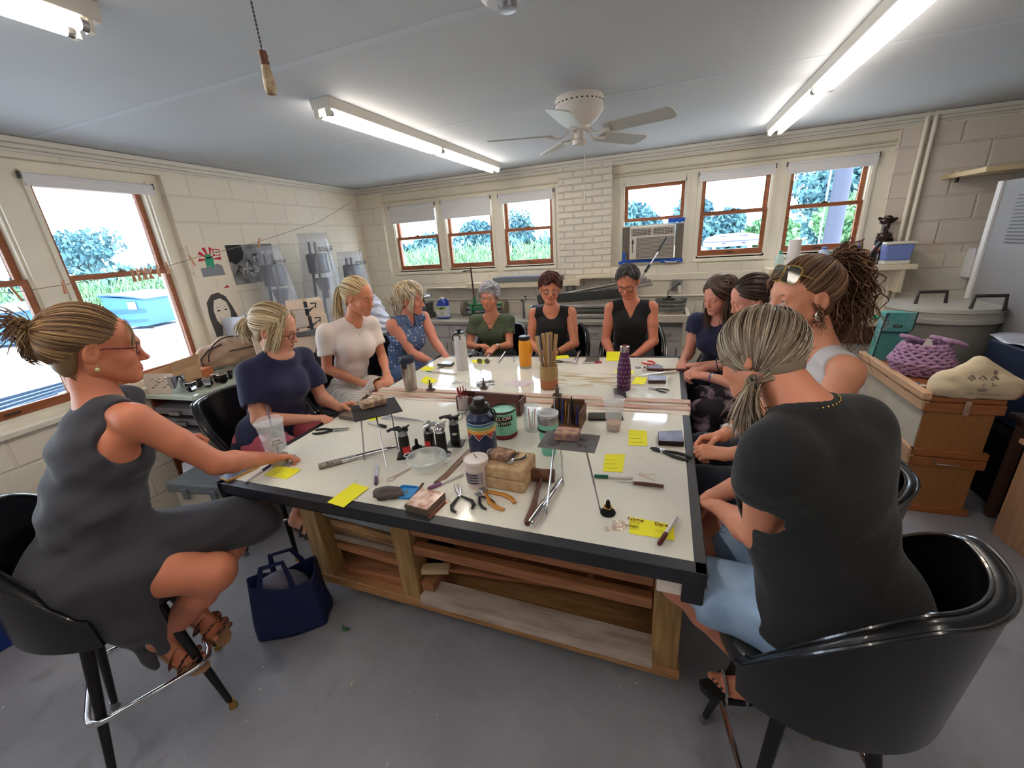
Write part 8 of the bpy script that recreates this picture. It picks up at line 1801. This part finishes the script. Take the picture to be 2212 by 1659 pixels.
MB().prism([(-.09, 0), (.10, 0), (.10, .34), (.075, .38), (-.06, .38)], .10, (0, .05, 0), Matrix(((1, 0, 0), (0, 0, -1), (0, 1, 0)))).build('body', TL, t, bevel=.008)
MB().prism([(-.065, .24), (.085, .24), (.105, .26), (.112, .385), (-.055, .385), (-.08, .26)], .012, (0, -.052, 0), Matrix(((1, 0, 0), (0, 0, -1), (0, 1, 0)))).build('flap', TL, t, bevel=.004); MB().ring([(-.055, -.066, .385), (-.08, -.066, .26), (-.065, -.066, .24), (.085, -.066, .24), (.105, -.066, .26), (.112, -.066, .385)], .004, 6).build('binding', M('dark_binding', (30, 46, 56), .6), t, smooth=True); MB().ring([(-.09, -.052, 0), (-.06, -.052, .38)], .004, 6).build('binding', M('dark_binding'), t)
MB().box((.015, -.066, .285), (.05, .003, .018)).build('badge', BLACK, t); text('PACKIT', .011, WHITE, t, (.015, -.0682, .285), (PI/2, 0, 0))
t = thing('storage_crate', 'dark blue crate with clear plastic over it at the right edge', 'crate', (2.35, 3.25, 0)); MB().b2(-.30, .35, -.30, .35, .55, 1.02).build('crate', M('crate_navy', (26, 38, 62), .5), t, bevel=.01); MB().b2(-.28, .33, -.28, .33, 0, .548).build('base', M('crate_dark', (34, 30, 32), .6), t)
MB().grid(lambda u, v: Vector((-.30+.66*u, -.30+.66*v, 1.03+.02*math.sin(9*u)+.012*math.sin(14*v+u*5))), 14, 14).build('plastic_sheet', M('film', (176, 178, 190), .2, alpha=.75), t, smooth=True, solid=.002, auto=False)
MB().box((-.06, -.33, .95), (.16, .06, .20), R=Matrix.Rotation(.3, 3, 'Y')).build('black_bundle', BLACK, t, bevel=.02, seg=3)
t = thing('plastic_bin', 'red translucent plastic tub at the right edge', 'tub', (2.06, 2.92, .70)); MB().lathe([(0, 0), (.085, 0), (.11, .20), (.115, .205), (.108, .20), (.083, .005), (0, .005)], n=32).build('tub', M('red_tub', (206, 28, 46), .25), t, smooth=True); MB().lathe([(.109, .195), (.118, .20), (.112, .21)], n=32).build('rim', M('red_rim', (226, 90, 104), .3), t, smooth=True)
t = thing('side_table', 'low dark-edged table under the red tub at the right edge', 'table', (2.28, 2.80, 0)); MB().b2(-.33, .4, -.2, .28, .665, .698).build('top', M('table_dark', (60, 50, 46), .4), t, bevel=.008)
for x in (-.28, .35):
 for y in (-.15, .23): MB().b2(x-.02, x+.02, y-.02, y+.02, 0, .664).build('leg', M('leg_brown', (92, 66, 54), .6), t)
t = thing('wooden_bench', 'tall plywood box standing at the right edge of the floor', 'box', (1.96, 2.50, 0), .12); PLY = wood('plywood', (206, 164, 130), (188, 140, 106), scale=4, stretch=(9, 9, 1))
MB().b2(0, .03, -.05, .35, 0, .60).build('side_panel', PLY, t, bevel=.002); MB().b2(-.03, .6, -.07, .36, .60, .625).build('top', PLY, t, bevel=.002); MB().b2(.06, .6, .0, .02, 0, .60).build('front_panel', M('kraft', (168, 120, 88), .7), t)
t = thing('cardboard_sheet', 'brown cardboard sheet leaning in front of the plywood box', 'cardboard', (2.02, 2.36, 0), .15); MB().box((.12, .0, .26), (.30, .012, .52), R=Matrix.Rotation(-.12, 3, 'X')).build('sheet', CARD, t)
# ================================================================ left wall side
def onwall(name, lab, cat, s, z, build, off=.004):
 t = thing(name, lab, cat); t.matrix_world = LM @ Matrix.Translation((-s, -off, z)); build(t); return t
RX = (PI/2, 0, 0)
def flat(pts, mt, t, name, y=0, th=.0012, c=None): return MB().prism(pts, th, (0, y, 0), Matrix(((1, 0, 0), (0, 0, -1), (0, 1, 0)))).build(name, mt, t)
PBL, PRED, PGRN, PGRY = M('print_black', (28, 28, 32), .7), M('print_red', (196, 34, 58), .7), M('print_green', (48, 158, 124), .7), M('print_grey', (134, 136, 144), .7)
def pr_(t):
 flat([(-.17, -.15), (.17, -.15), (.17, .15), (-.17, .15)], M('poster_cream', (232, 222, 204), .8), t, 'sheet')
 for a in range(0, 360, 36):
  if 200 < a < 340: continue
  a1, a2 = math.radians(a-6), math.radians(a+9); flat([(0, .03), (.10*math.cos(a1), .03+.10*math.sin(a1)), (.11*math.cos(a2), .03+.10*math.sin(a2))], PRED, t, 'red_ray', -.0014)
 flat([(-.11, -.11), (.10, -.11), (.095, -.03), (.05, -.01), (-.02, -.03), (-.11, -.04)], PGRY, t, 'grey_ground', -.002); flat([(-.05, -.045), (-.02, -.02), (0, -.055), (.02, -.02), (.03, .03), (.01, .07), (-.03, .07), (-.05, .03)], PGRN, t, 'green_shape', -.0028); flat([(-.035, .03), (.02, .04), (.015, .052), (-.03, .048)], PBL, t, 'dark_mouth', -.0036)
 flat([(.045, .055), (.105, .055), (.11, .11), (.04, .115)], PRED, t, 'bubble_frame', -.0028); flat([(.052, .063), (.098, .062), (.10, .102), (.05, .105)], WHITE, t, 'bubble', -.0036); flat([(.06, .08), (.09, .08), (.09, .084), (.06, .084)], INK, t, 'bubble_line', -.0044); flat([(.065, .09), (.085, .09), (.085, .094), (.065, .094)], INK, t, 'bubble_line', -.0044)
onwall('poster', 'cream poster with red rays, a green shape and grey ground', 'poster', 2.30, 1.84, pr_)
SWI = M('print_swirls', (30, 30, 34), .6)
def sw_(t):
 flat([(-.26, -.17), (.26, -.17), (.26, .18), (-.26, .18)], M('print_mid', (98, 98, 104), .6, rgb2=(150, 150, 152), scale=9), t, 'sheet'); r = random.Random(5)
 flat([(-.26, .04), (-.20, .01), (-.12, .05), (-.09, .11), (-.10, .18), (-.26, .18)], PBL, t, 'dark_disc', -.0014); WS = M('print_white', (214, 212, 208), .7)
 for i in range(26):
  x, z = r.uniform(-.20, .22), r.uniform(-.12, .13)
  if x < -.05 and z > .03: continue
  k = r.uniform(.5, 1.3); ph = r.uniform(0, 6)
  q = MB(); q.ring([(x+k*(.004+.0035*j)*math.cos(ph+j*.55), -.003, z+k*(.004+.0045*j)*math.sin(ph+j*.55)) for j in range(11)], [.0015+.0011*min(j, 10-j) for j in range(11)], 6, flat=.4, up=(0, 1, 0)); q.build('swirl', WS if i % 2 else PBL, t)
onwall('poster', 'black and white print of swirling waves pegged to the line', 'poster', 1.86, 1.80, sw_)
def fc_(t):
 flat([(-.19, -.22), (.19, -.22), (.19, .22), (-.19, .22)], M('drawing_paper', (228, 216, 200), .8), t, 'sheet'); HG = M('charcoal', (74, 70, 70), .8)
 flat([(-.13, -.22), (-.145, 0), (-.13, .12), (-.07, .18), (0, .19), (.06, .15), (.10, .05), (.13, -.06), (.17, -.22), (.08, -.22), (.06, -.05), (-.05, -.10), (-.08, -.22)], HG, t, 'drawn_hair', -.0012)
 flat([(-.085, -.04), (-.09, .05), (-.06, .13), (0, .14), (.05, .10), (.065, .02), (.05, -.06), (.0, -.11), (-.05, -.10)], M('drawn_skin', (226, 214, 198), .8), t, 'drawn_face', -.0022); flat([(-.05, -.22), (-.04, -.09), (.03, -.09), (.06, -.22)], M('drawn_skin'), t, 'drawn_neck', -.0022)
 for x in (-.045, .025): flat([(x-.02, .035), (x, .045), (x+.02, .036), (x, .030)], PBL, t, 'drawn_eye', -.003); flat([(x-.024, .06), (x, .070), (x+.024, .062), (x, .066)], HG, t, 'drawn_brow', -.003)
 flat([(-.005, -.03), (.01, -.028), (.012, -.034), (-.006, -.036)], HG, t, 'drawn_nose', -.003); flat([(-.015, -.055), (.0, -.048), (.022, -.05), (.035, -.06), (.01, -.072)], HG, t, 'drawn_mouth', -.003); flat([(-.01, -.075), (.03, -.075), (.032, -.10), (.022, -.11), (-.005, -.10)], HG, t, 'drawn_hand', -.003)
onwall('drawing', 'charcoal drawing of a long-haired face, hand at the mouth', 'drawing', 2.32, 1.40, fc_)
o = onwall('red_mark', 'small red paper scrap on the wall above the charcoal drawing', 'paper', 2.22, 1.63, lambda t: flat([(-.03, -.01), (.03, -.012), (.015, .006), (0, .010)], PRED, t, 'scrap'))
LP = [LM @ Vector((-.22, -.03, 2.43)), LM @ Vector((-1.2, -.30, 2.17)), LM @ Vector((-2.05, -.30, 1.985)), LM @ Vector((-2.55, -.25, 1.90)), LM @ Vector((-2.9, -.15, 1.815)), LM @ Vector((-3.6, -.10, 1.76)), LM @ Vector((-4.4, -.05, 1.80))]
tag(MB().ring(LP, .0022, 6).build('clothes_line', M('twine', (150, 124, 100), .8), None, smooth=True), 'thin clothes line running from the corner across the left windows', 'line')
PEG = wood('peg_wood', (206, 150, 112), (176, 118, 84), scale=30); r = random.Random(8)
def linept(s):
 for a, b in zip(LP, LP[1:]):
  ia, ib = -(LM.inverted() @ a).x, -(LM.inverted() @ b).x
  if ia <= s <= ib: return a.lerp(b, (s-ia)/(ib-ia))
pg = None
for i, s in enumerate((2.03, 2.64, 2.80, 2.86, 2.905, 2.925, 2.94, 2.955, 2.985, 3.02, 3.40, 3.62)):
 p = linept(s); lab = {0: 'pale clothes peg over the swirl print', 1: 'wooden clothes peg in front of the window edge post', 10: 'wooden clothes peg before the mullion of the left windows', 11: 'wooden clothes peg at the left edge of the picture'}.get(i, 'wooden clothes peg in the cluster over the tall left window')
 if pg is None:
  pg = thing('clothes_peg', lab, 'clothes peg', p, 0, 'clothes pegs on the line')
  for s_ in (-1, 1): MB().box((0, s_*.005, -.012), (.011, .006, .085), R=Matrix.Rotation(s_*.06, 3, 'X')).build('half', PEG, pg, bevel=.001)
  MB().ring([(0, -.009, .0), (0, .009, .0)], .004, 8).build('spring', STEEL, pg)
  c = pg
 else: c = copy_tree(pg); c['label'] = lab; c.location = p
 c.rotation_euler = (r.uniform(-.2, .2), r.uniform(-.35, .45), LROT+r.uniform(-.4, .4))
DRP = M('clear_film', (196, 204, 222), .12, alpha=.34, spec=.9); DKM = M('enlarger_grey', (52, 54, 62), .5); MDM = M('enlarger_mid', (96, 100, 112), .5)
TBZ = .93
def enlarger(x, y, h, wt, wb, lab, green=False, seed=0):
 t = thing('photo_enlarger', lab, 'enlarger', (x, y, TBZ), LROT, 'enlargers under plastic covers')
 MB().b2(-.20, .20, -.18, .2, 0, .03).build('baseboard', M('base_wood', (120, 96, 78), .6), t); 
 for sx in (-.07, .07): MB().ring([(sx, .12, .03), (sx*.6, .04, h*.93)], .014, 8).build('column', MDM, t)
 MB().box((0, .02, h*.74), (.15, .16, .20)).build('head', DKM, t, bevel=.02); MB().lathe([(0, 0), (.05, 0), (.075, .12), (0, .12)], (0, .0, h*.50), 20).build('bellows', DKM, t, smooth=True); MB().ring([(0, 0, h*.42), (0, 0, h*.52)], .03, 16).build('lens', BLACK if not green else M('lens_green', (44, 70, 64), .4), t, smooth=True)
 r = random.Random(seed); K = 40
 def fn(u, v):
  a = 2*PI*u; w_ = wt+(wb-wt)*(v**1.3); rr = 1/max(abs(math.cos(a)), abs(math.sin(a)))**.55; f = 1+.07*v*math.sin(a*7+seed)+.04*v*math.sin(a*13+seed*2)
  return Vector((w_*rr*math.cos(a)*f*.5, w_*.9*rr*math.sin(a)*f*.5+.02, h*(1-v)+.005))
 o = MB(); o.grid(fn, K*2, 16); tp0 = [fn(i/(K*2), 0) for i in range(K*2)]; o.add(tp0, [tuple(range(K*2))]); cov = o.build('plastic_cover', DRP, t, smooth=True, auto=False)
 lm = M('cover_letter', (36, 36, 44), .6); text('BESELER', wt*.26, lm, cov, (-.01, -wt*.50, h*.86), (PI/2+.1, 0, 0))
 q = MB(); q.ring([fn(.80+.01*math.sin(j), j/12)*1.01 for j in range(13)], .004, 6); q.build('fold_line', M('fold_white', (226, 224, 226), .5, alpha=.8), cov, smooth=True)
 return t
enlarger(-3.48, 2.98, 1.02, .17, .42, 'shorter enlarger under clear film, left of the tall one', seed=1)
enlarger(-3.42, 3.48, 1.12, .24, .50, 'tallest enlarger under a clear plastic cover', seed=2); enlarger(-3.46, 4.02, .92, .24, .46, 'enlarger with a green lens under film nearest the corner', True, seed=3)
t = thing('side_table', 'long white-topped table along the left wall under the enlargers', 'table', (-3.40, 3.30, 0), LROT); MB().b2(-.95, .80, -.38, .30, TBZ-.035, TBZ-.002).build('top', M('side_top', (214, 208, 196), .4), t, bevel=.003); MB().b2(-.93, .78, -.36, .28, TBZ-.10, TBZ-.036).build('apron', M('apron_dark', (58, 50, 48), .5), t)
for x in (-.9, .74):
 for y in (-.34, .24): MB().b2(x-.025, x+.025, y-.025, y+.025, 0, TBZ-.10).build('leg', M('apron_dark'), t)
def carton(x, y, z, rz, s, lab, body=CARD, logo=True, face=None):
 t = thing('cardboard_box', lab, 'box', (x, y, z), rz, 'cardboard cartons'); MB().box((0, 0, s[2]/2), s).build('carton', body, t, bevel=.003)
 if logo:
  d = s[1]/2+.0012; q = MB(); w_ = s[0]; P_ = [(-w_*.36+w_*.62*k/14, -d, s[2]*(.62-.42*math.sin(PI*(k/14)**.8))) for k in range(15)]; q.ring(P_, [.002+.007*math.sin(PI*k/14) for k in range(15)], 6, flat=.25, up=(0, 1, 0)); q.ring([(w_*.16, -d, s[2]*.82), (w_*.31, -d, s[2]*.80), (w_*.27, -d, s[2]*.48)], .006, 6, flat=.3, up=(0, 1, 0)); q.build('curved_arrow', M('arrow_dark', (50, 56, 68), .6), t)
  MB().box((w_*.02, -d, s[2]*.5), (w_*.10, .0012, s[2])).build('tape_strip', M('tape_dark', (52, 58, 70), .5), t); MB().box((w_*.02, 0, s[2]+.0006), (w_*.12, s[1], .001)).build('tape_top', M('tape_tan', (206, 170, 134), .5), t)
 return t
LC = M('carton_pale', (226, 204, 184), .8, var=.04); GC = M('carton_grey', (196, 186, 178), .8, var=.05)
F_ = math.radians(50)
MB_ = thing('storage_box', 'white cardboard file box under the grey folders', 'box', (-3.02, 2.80, TBZ), F_); MB().box((0, 0, .125), (.28, .30, .25)).build('box', M('file_box', (224, 206, 186), .8), MB_, bevel=.004); MB().prism([(-.02, .09), (.02, .09), (.0, .13)], .001, (0, -.151, 0), Matrix(((1, 0, 0), (0, 0, -1), (0, 1, 0)))).build('triangle_mark', M('mark_grey', (120, 110, 112), .7), MB_)
for i in range(4): o = MB().box((0, 0, .006), (.30, .34, .011)).build('grey_folder', M('folder_grey_%d' % i, (104+14*(i % 2), 106+12*(i % 2), 108+12*(i % 2)), .6)); o.location = (-3.02, 2.80, TBZ+.2515+.0118*i); o.rotation_euler = (0, 0, F_+.04*(i-1)); tag(o, 'grey folder in the pile under the printed cartons', 'folder', 'grey folders')
carton(-3.03, 2.80, TBZ+.300, F_+.05, (.29, .30, .115), 'lower printed carton with a curved arrow above the grey folders', LC); carton(-3.05, 2.82, TBZ+.416, F_-.02, (.29, .30, .125), 'upper printed carton with a curved arrow, tape down the middle', LC)
t = carton(-3.18, 2.60, TBZ+.33, F_+.1, (.44, .36, .15), 'large grey carton behind the blonde woman in navy', GC, False); MB().box((-.10, -.1812, .08), (.06, .001, .08)).build('printed_icon', M('icon_grey', (104, 98, 100), .7), t)
carton(-3.18, 2.60, TBZ+.0, F_+.1, (.42, .34, .328), 'lower plain carton under the large grey carton', LC, False)
tag(place(MB().box((0, 0, .003), (.5, .30, .006)).build('cardboard_sheet', GC), -3.16, 2.64, F_, TBZ+.482), 'flat card sheet on top of the large grey carton', 'cardboard')
PLB = M('white_bag', (214, 218, 236), .35, alpha=.9, bump=.6, bscale=10, bstretch=(3, 3, .6))
def pbag(x, y, z, s, lab, seed):
 q = SDF(); a, b, c = s; q.cone((0, 0, c*.25), (0, 0, c*.75), a, a*.5, k=.05); q.cone((0, 0, c*.7), (.01, 0, c), a*.35, a*.12, k=.04); q.fn(lambda P: -P[..., 2], 'i', .01)
 V, Q = q.mesh(.008, noise=folds(.007, 2.2, seed)); o = npmesh('plastic_bag', [(V, Q)], PLB, None, (0, 0, 0)); o.location = (x, y, z); return tag(o, lab, 'plastic bag', 'white plastic bags')
pbag(-2.95, 3.10, TBZ, (.11, .1, .42), 'white plastic bag between the cartons and the woman in white', 1); pbag(-3.08, 3.80, TBZ, (.17, .1, .44), 'white plastic bag between the white tee and the dotted blouse', 2)
t = thing('paper_cup', 'yellow and red printed cup beside the woman in the white tee', 'cup', (-2.86, 2.98, TBZ)); MB().lathe([(0, 0), (.026, 0), (.032, .10), (.028, .10), (.024, .004), (0, .004)], n=24).build('cup', M('cup_yellow', (230, 200, 120), .5), t, smooth=True); MB().lathe([(.0275, .02), (.028, .02), (.0308, .07), (.0303, .07)], n=24).build('red_band', M('band_red', (196, 46, 44), .5), t, smooth=True)
q = SDF(); q.ell((0, 0, .12), (.10, .09, .12)); q.ell((.03, 0, .22), (.06, .06, .06)); V, Q = q.mesh(.009, noise=folds(.010, 3, 3)); o = npmesh('crumpled_paper', [(V, Q)], M('kraft_paper', (186, 158, 140), .8), None, (0, 0, 0)); o.location = (-2.88, 4.20, TBZ); tag(o, 'crumpled brown paper bag behind the dotted blouse', 'paper bag')
t = thing('corner_table', 'pale corner table with paper piles behind the white bag', 'table', (-3.2, 4.52, 0)); MB().b2(-.60, .10, -.36, .32, TBZ-.04, TBZ-.002).build('top', M('side_top'), t); MB().b2(-.55, .05, -.32, .28, 0, TBZ-.041).build('body', LAM, t)
tag(place(MB().box((0, 0, .03), (.42, .30, .06)).build('paper_stack', PAPER), -3.28, 4.30, .1, TBZ+.15), 'stack of white paper on the corner table', 'paper') if False else None
GLT = M('cab_top', (196, 206, 190), .12); DKB = wood('cab_wood', (116, 62, 44), (92, 46, 36), scale=4, stretch=(8, 8, 1))
t = thing('flat_file_cabinet', 'brown type cabinet with shallow grey drawers and a pale top', 'cabinet', (-3.375, 1.74, 0), LROT-PI/2)
MB().b2(-.24, .26, -.03, .80, .925, .955).build('top', GLT, t, bevel=.003)
for x in (-.22, .215): MB().b2(x, x+.022, .0, .78, 0, .925).build('side_panel', DKB, t)
MB().b2(-.198, .215, .76, .78, 0, .925).build('back_panel', DKB, t); MB().b2(-.198, .215, .02, .76, 0, .42).build('plinth', DKB, t)
DG = M('drawer_grey', (128, 122, 130), .5)
for i in range(5):
 y_ = -.01+.02*(i % 2); d = MB().b2(-.19, .208, y_, .5, .43+.092*i, .48+.092*i).build('drawer', DG, t, bevel=.002); MB().b2(-.02, .08, y_-.025, y_-.002, .435+.092*i, .462+.092*i).build('label_holder', STEEL, d)
ZC = .9555
t = thing('cardboard_box', 'open white printed carton on the type cabinet', 'box', (-3.47, 1.86, ZC), .25); t.scale = (.9, .9, .95); q = MB()
MB().b2(-.14, .14, -.13, -.127, 0, .16).build('front', LC, t); MB().b2(.137, .14, -.13, .13, 0, .16).build('side', CARD, t); MB().b2(-.14, -.137, -.13, .13, 0, .16).build('side', CARD, t); MB().b2(-.14, .14, .127, .13, 0, .16).build('back', CARD, t); MB().b2(-.137, .137, -.127, .127, 0, .003).build('floor', CARD, t); MB().box((.15, 0, .20), (.004, .25, .10), R=Matrix.Rotation(.35, 3, 'Y')).build('flap', CARD, t)
q = MB()
for i in range(5): q.box((-.08+.035*i, -.1312, .05+.02*(i % 3)), (.022, .001, .006)); q.box((-.06+.03*i, -.1312, .12-.02*(i % 2)), (.018, .001, .005))
q.build('print', INK, t)
t = thing('steel_beaker', 'polished steel beaker in front of the open carton', 'beaker', (-3.354, 1.807, ZC)); MB().lathe([(0, 0), (.045, 0), (.048, .004), (.056, .125), (.061, .13), (.059, .132), (.052, .125), (.045, .01), (0, .01)], n=32).build('beaker', CHROME, t, smooth=True)
t = thing('small_carton', 'small orange-brown box behind the casters', 'box', (-3.44, 2.05, ZC), .2); MB().box((0, 0, .05), (.10, .10, .10)).build('carton', M('orange_box', (186, 104, 62), .7), t, bevel=.003)
cs = None
for i, (x, y, rz) in enumerate(((-3.236, 1.817, .3), (-3.292, 1.908, 1.5), (-3.209, 1.922, 2.3), (-3.256, 2.021, .9), (-3.172, 2.012, 2.9), (-3.237, 2.113, 1.2))):
 lab = ('caster wheel lying nearest the steel beaker', 'caster wheel second from the beaker', 'caster wheel third from the beaker', 'caster wheel fourth from the beaker', 'caster wheel fifth from the beaker', 'caster wheel farthest from the steel beaker')[i]
 if cs is None:
  cs = thing('caster_wheel', lab, 'caster', (x, y, ZC), rz, 'loose caster wheels'); MB().lathe([(0, -.014), (.028, -.014), (.033, -.008), (.033, .008), (.028, .014), (0, .014)], (0, 0, .034), 24, R=Matrix.Rotation(PI/2, 3, 'Y')).build('wheel', BLACK, cs, smooth=True)
  for s_ in (-1, 1): MB().prism([(-.02, .02), (.02, .02), (.03, .07), (-.03, .07)], .003, (s_*.018, 0, 0), Matrix(((0, 0, 1), (1, 0, 0), (0, 1, 0)))).build('fork', CHROME, cs)
  MB().box((0, 0, .073), (.06, .055, .004)).build('plate', CHROME, cs, bevel=.001); c = cs
 else: c = copy_tree(cs); c['label'] = lab; c.location = (x, y, ZC)
 c.rotation_euler = (0, 0, rz)
t = thing('canvas_bag', 'tan canvas bag with dark piping on the type cabinet', 'bag', (-3.42, 2.30, ZC), math.radians(62)); t.scale = (.82, .8, .95); TANC = M('tan_canvas', (186, 156, 134), .85, bump=.3, bscale=12)
q = SDF(); q.cone((-.20, 0, .15), (.20, 0, .16), .10, .13, k=.08); q.ell((.05, 0, .18), (.22, .13, .13), k=.06); q.ell((-.20, 0, .14), (.08, .11, .09), k=.05); q.cone((.20, 0, .16), (.24, 0, .06), .10, .08, k=.06); q.fn(lambda P: -(P[..., 2]-.005), 'i', .01)
V, Q = q.mesh(.0075, noise=folds(.009, 1.1, 4)); V = V*v3(1, .85, 1)+v3(0, .06, .0); npmesh('body', [(V, Q)], TANC, t, (0, 0, 0)); DPI = M('dark_piping', (52, 34, 34), .6)
q = MB(); q.ring([(-.10+.30*math.cos(a)*.75+.12, -.075-.0*a, .12+.20*math.sin(a)) for a in [PI*.02+PI*.96*i/20 for i in range(21)]], .006, 6); q.ring([(-.02, -.10, .20), (.28, -.075, .20)], .005, 6); q.ring([(-.26, -.05, .07), (-.26, -.07, .17), (-.18, -.075, .235), (-.06, -.05, .26)], .007, 6); q.build('piping', DPI, t, smooth=True)
o = MB().box((0, 0, 0), (.50, .02, .42)).build('white_board', M('panel_white', (210, 218, 236), .3), None, bevel=.003); o.location = (-3.45, 2.56, 1.165); o.rotation_euler = (0, 0, math.radians(14)); tag(o, 'pale blue-white panel standing behind the canvas bag', 'panel')
t = thing('low_bench', 'low bench with bluish white boards by the left wall', 'bench', (-2.93, 1.98, 0), math.radians(60)); MB().b2(-.5, .55, -.22, .22, .40, .43).build('top', M('bench_board', (196, 200, 216), .5, rgb2=(220, 222, 232), scale=3, stretch=(1, 8, 1)), t, bevel=.003); MB().b2(-.48, .53, -.2, .2, 0, .399).build('body', M('bench_body', (196, 186, 170), .6), t)
t = thing('tool_box', 'grey plastic tool box with latches below the reaching woman', 'tool box', (-2.86, 1.58, 0), .15); MB().b2(-.22, .24, -.14, .14, .0, .40).build('box', M('toolbox_beige', (198, 190, 176), .5), t, bevel=.01); MB().b2(-.26, .26, -.16, .16, .401, .47).build('lid', M('toolbox_grey', (112, 118, 126), .45), t, bevel=.012)
for x in (-.13, .1): o = MB().b2(x, x+.05, -.172, -.161, .36, .44).build('latch', M('toolbox_grey'), t, bevel=.004)
t = thing('tote_bag', 'navy reusable tote bag standing on the floor by the stool', 'bag', (-1.78, 1.12, 0), math.radians(35)); TB = M('tote_navy', (22, 36, 84), .55, bump=.4, bscale=9)
def tote(u, v):
 a = 2*PI*u; w_, d_ = .175-.02*v, .11-.035*v; rr = 1/max(abs(math.cos(a)), abs(math.sin(a)))**.75
 return Vector((w_*rr*math.cos(a)*(1+.03*math.sin(a*5+v*4)), d_*rr*math.sin(a)*(1+.06*math.sin(a*3+v*6)), .003+(.30+.03*math.sin(a*2+1))*v))
MB().grid(tote, 60, 14).build('body', TB, t, smooth=True, auto=False, solid=.003); MB().prism([(.17*math.cos(2*PI*i/24), .105*math.sin(2*PI*i/24)) for i in range(24)], .003).build('bottom', TB, t)
for y, x0 in ((-.075, -.02), (.075, .0)): q = MB(); q.ring([(x0-.07, y, .20), (x0-.07, y*1.0, .31), (x0-.05, y*.6, .40), (x0+.05, y*.6, .41), (x0+.075, y, .31), (x0+.075, y, .20)], .014, 6, flat=.12, up=(0, 1, 0)); q.build('handle', TB, t, smooth=True)
MB().ell((-.02, .0, .22), (.13, .07, .10), 16).build('grey_cloth_inside', M('inside_grey', (120, 118, 132), .8), t, smooth=True)
o = MB().box((0, 0, 0), (.9, .05, .55)).build('blue_board', M('blue_panel', (20, 52, 128), .5), None, bevel=.01); o.location = (-3.22, .16, .276); o.rotation_euler = (0, 0, math.radians(84)); tag(o, 'deep blue board standing on the floor behind the left stool', 'panel')  # a plain blue board standing on edge
q = MB(); r = random.Random(1); leaves(q, (0, 0, .012), (.02, .015, .01), 14, .028, r); tag(place(q.build('green_sprig', M('sprig', (30, 130, 50), .5)), -1.468, 1.137, 0, .002), 'small green plant sprig on the floor beside the tote bag', 'leaf')
for i, (x, y) in enumerate(((-1.246, 0.926), (-1.994, 0.829))): pass
tag(place(MB().prism([(-.012, -.002), (.012, -.003), (.013, .002), (-.01, .003)], .002).build('wood_chip', M('pale_offcut'), None), -1.246, 0.926, 2.0, 0), 'pale wood chip lying on the grey floor', 'wood chip')
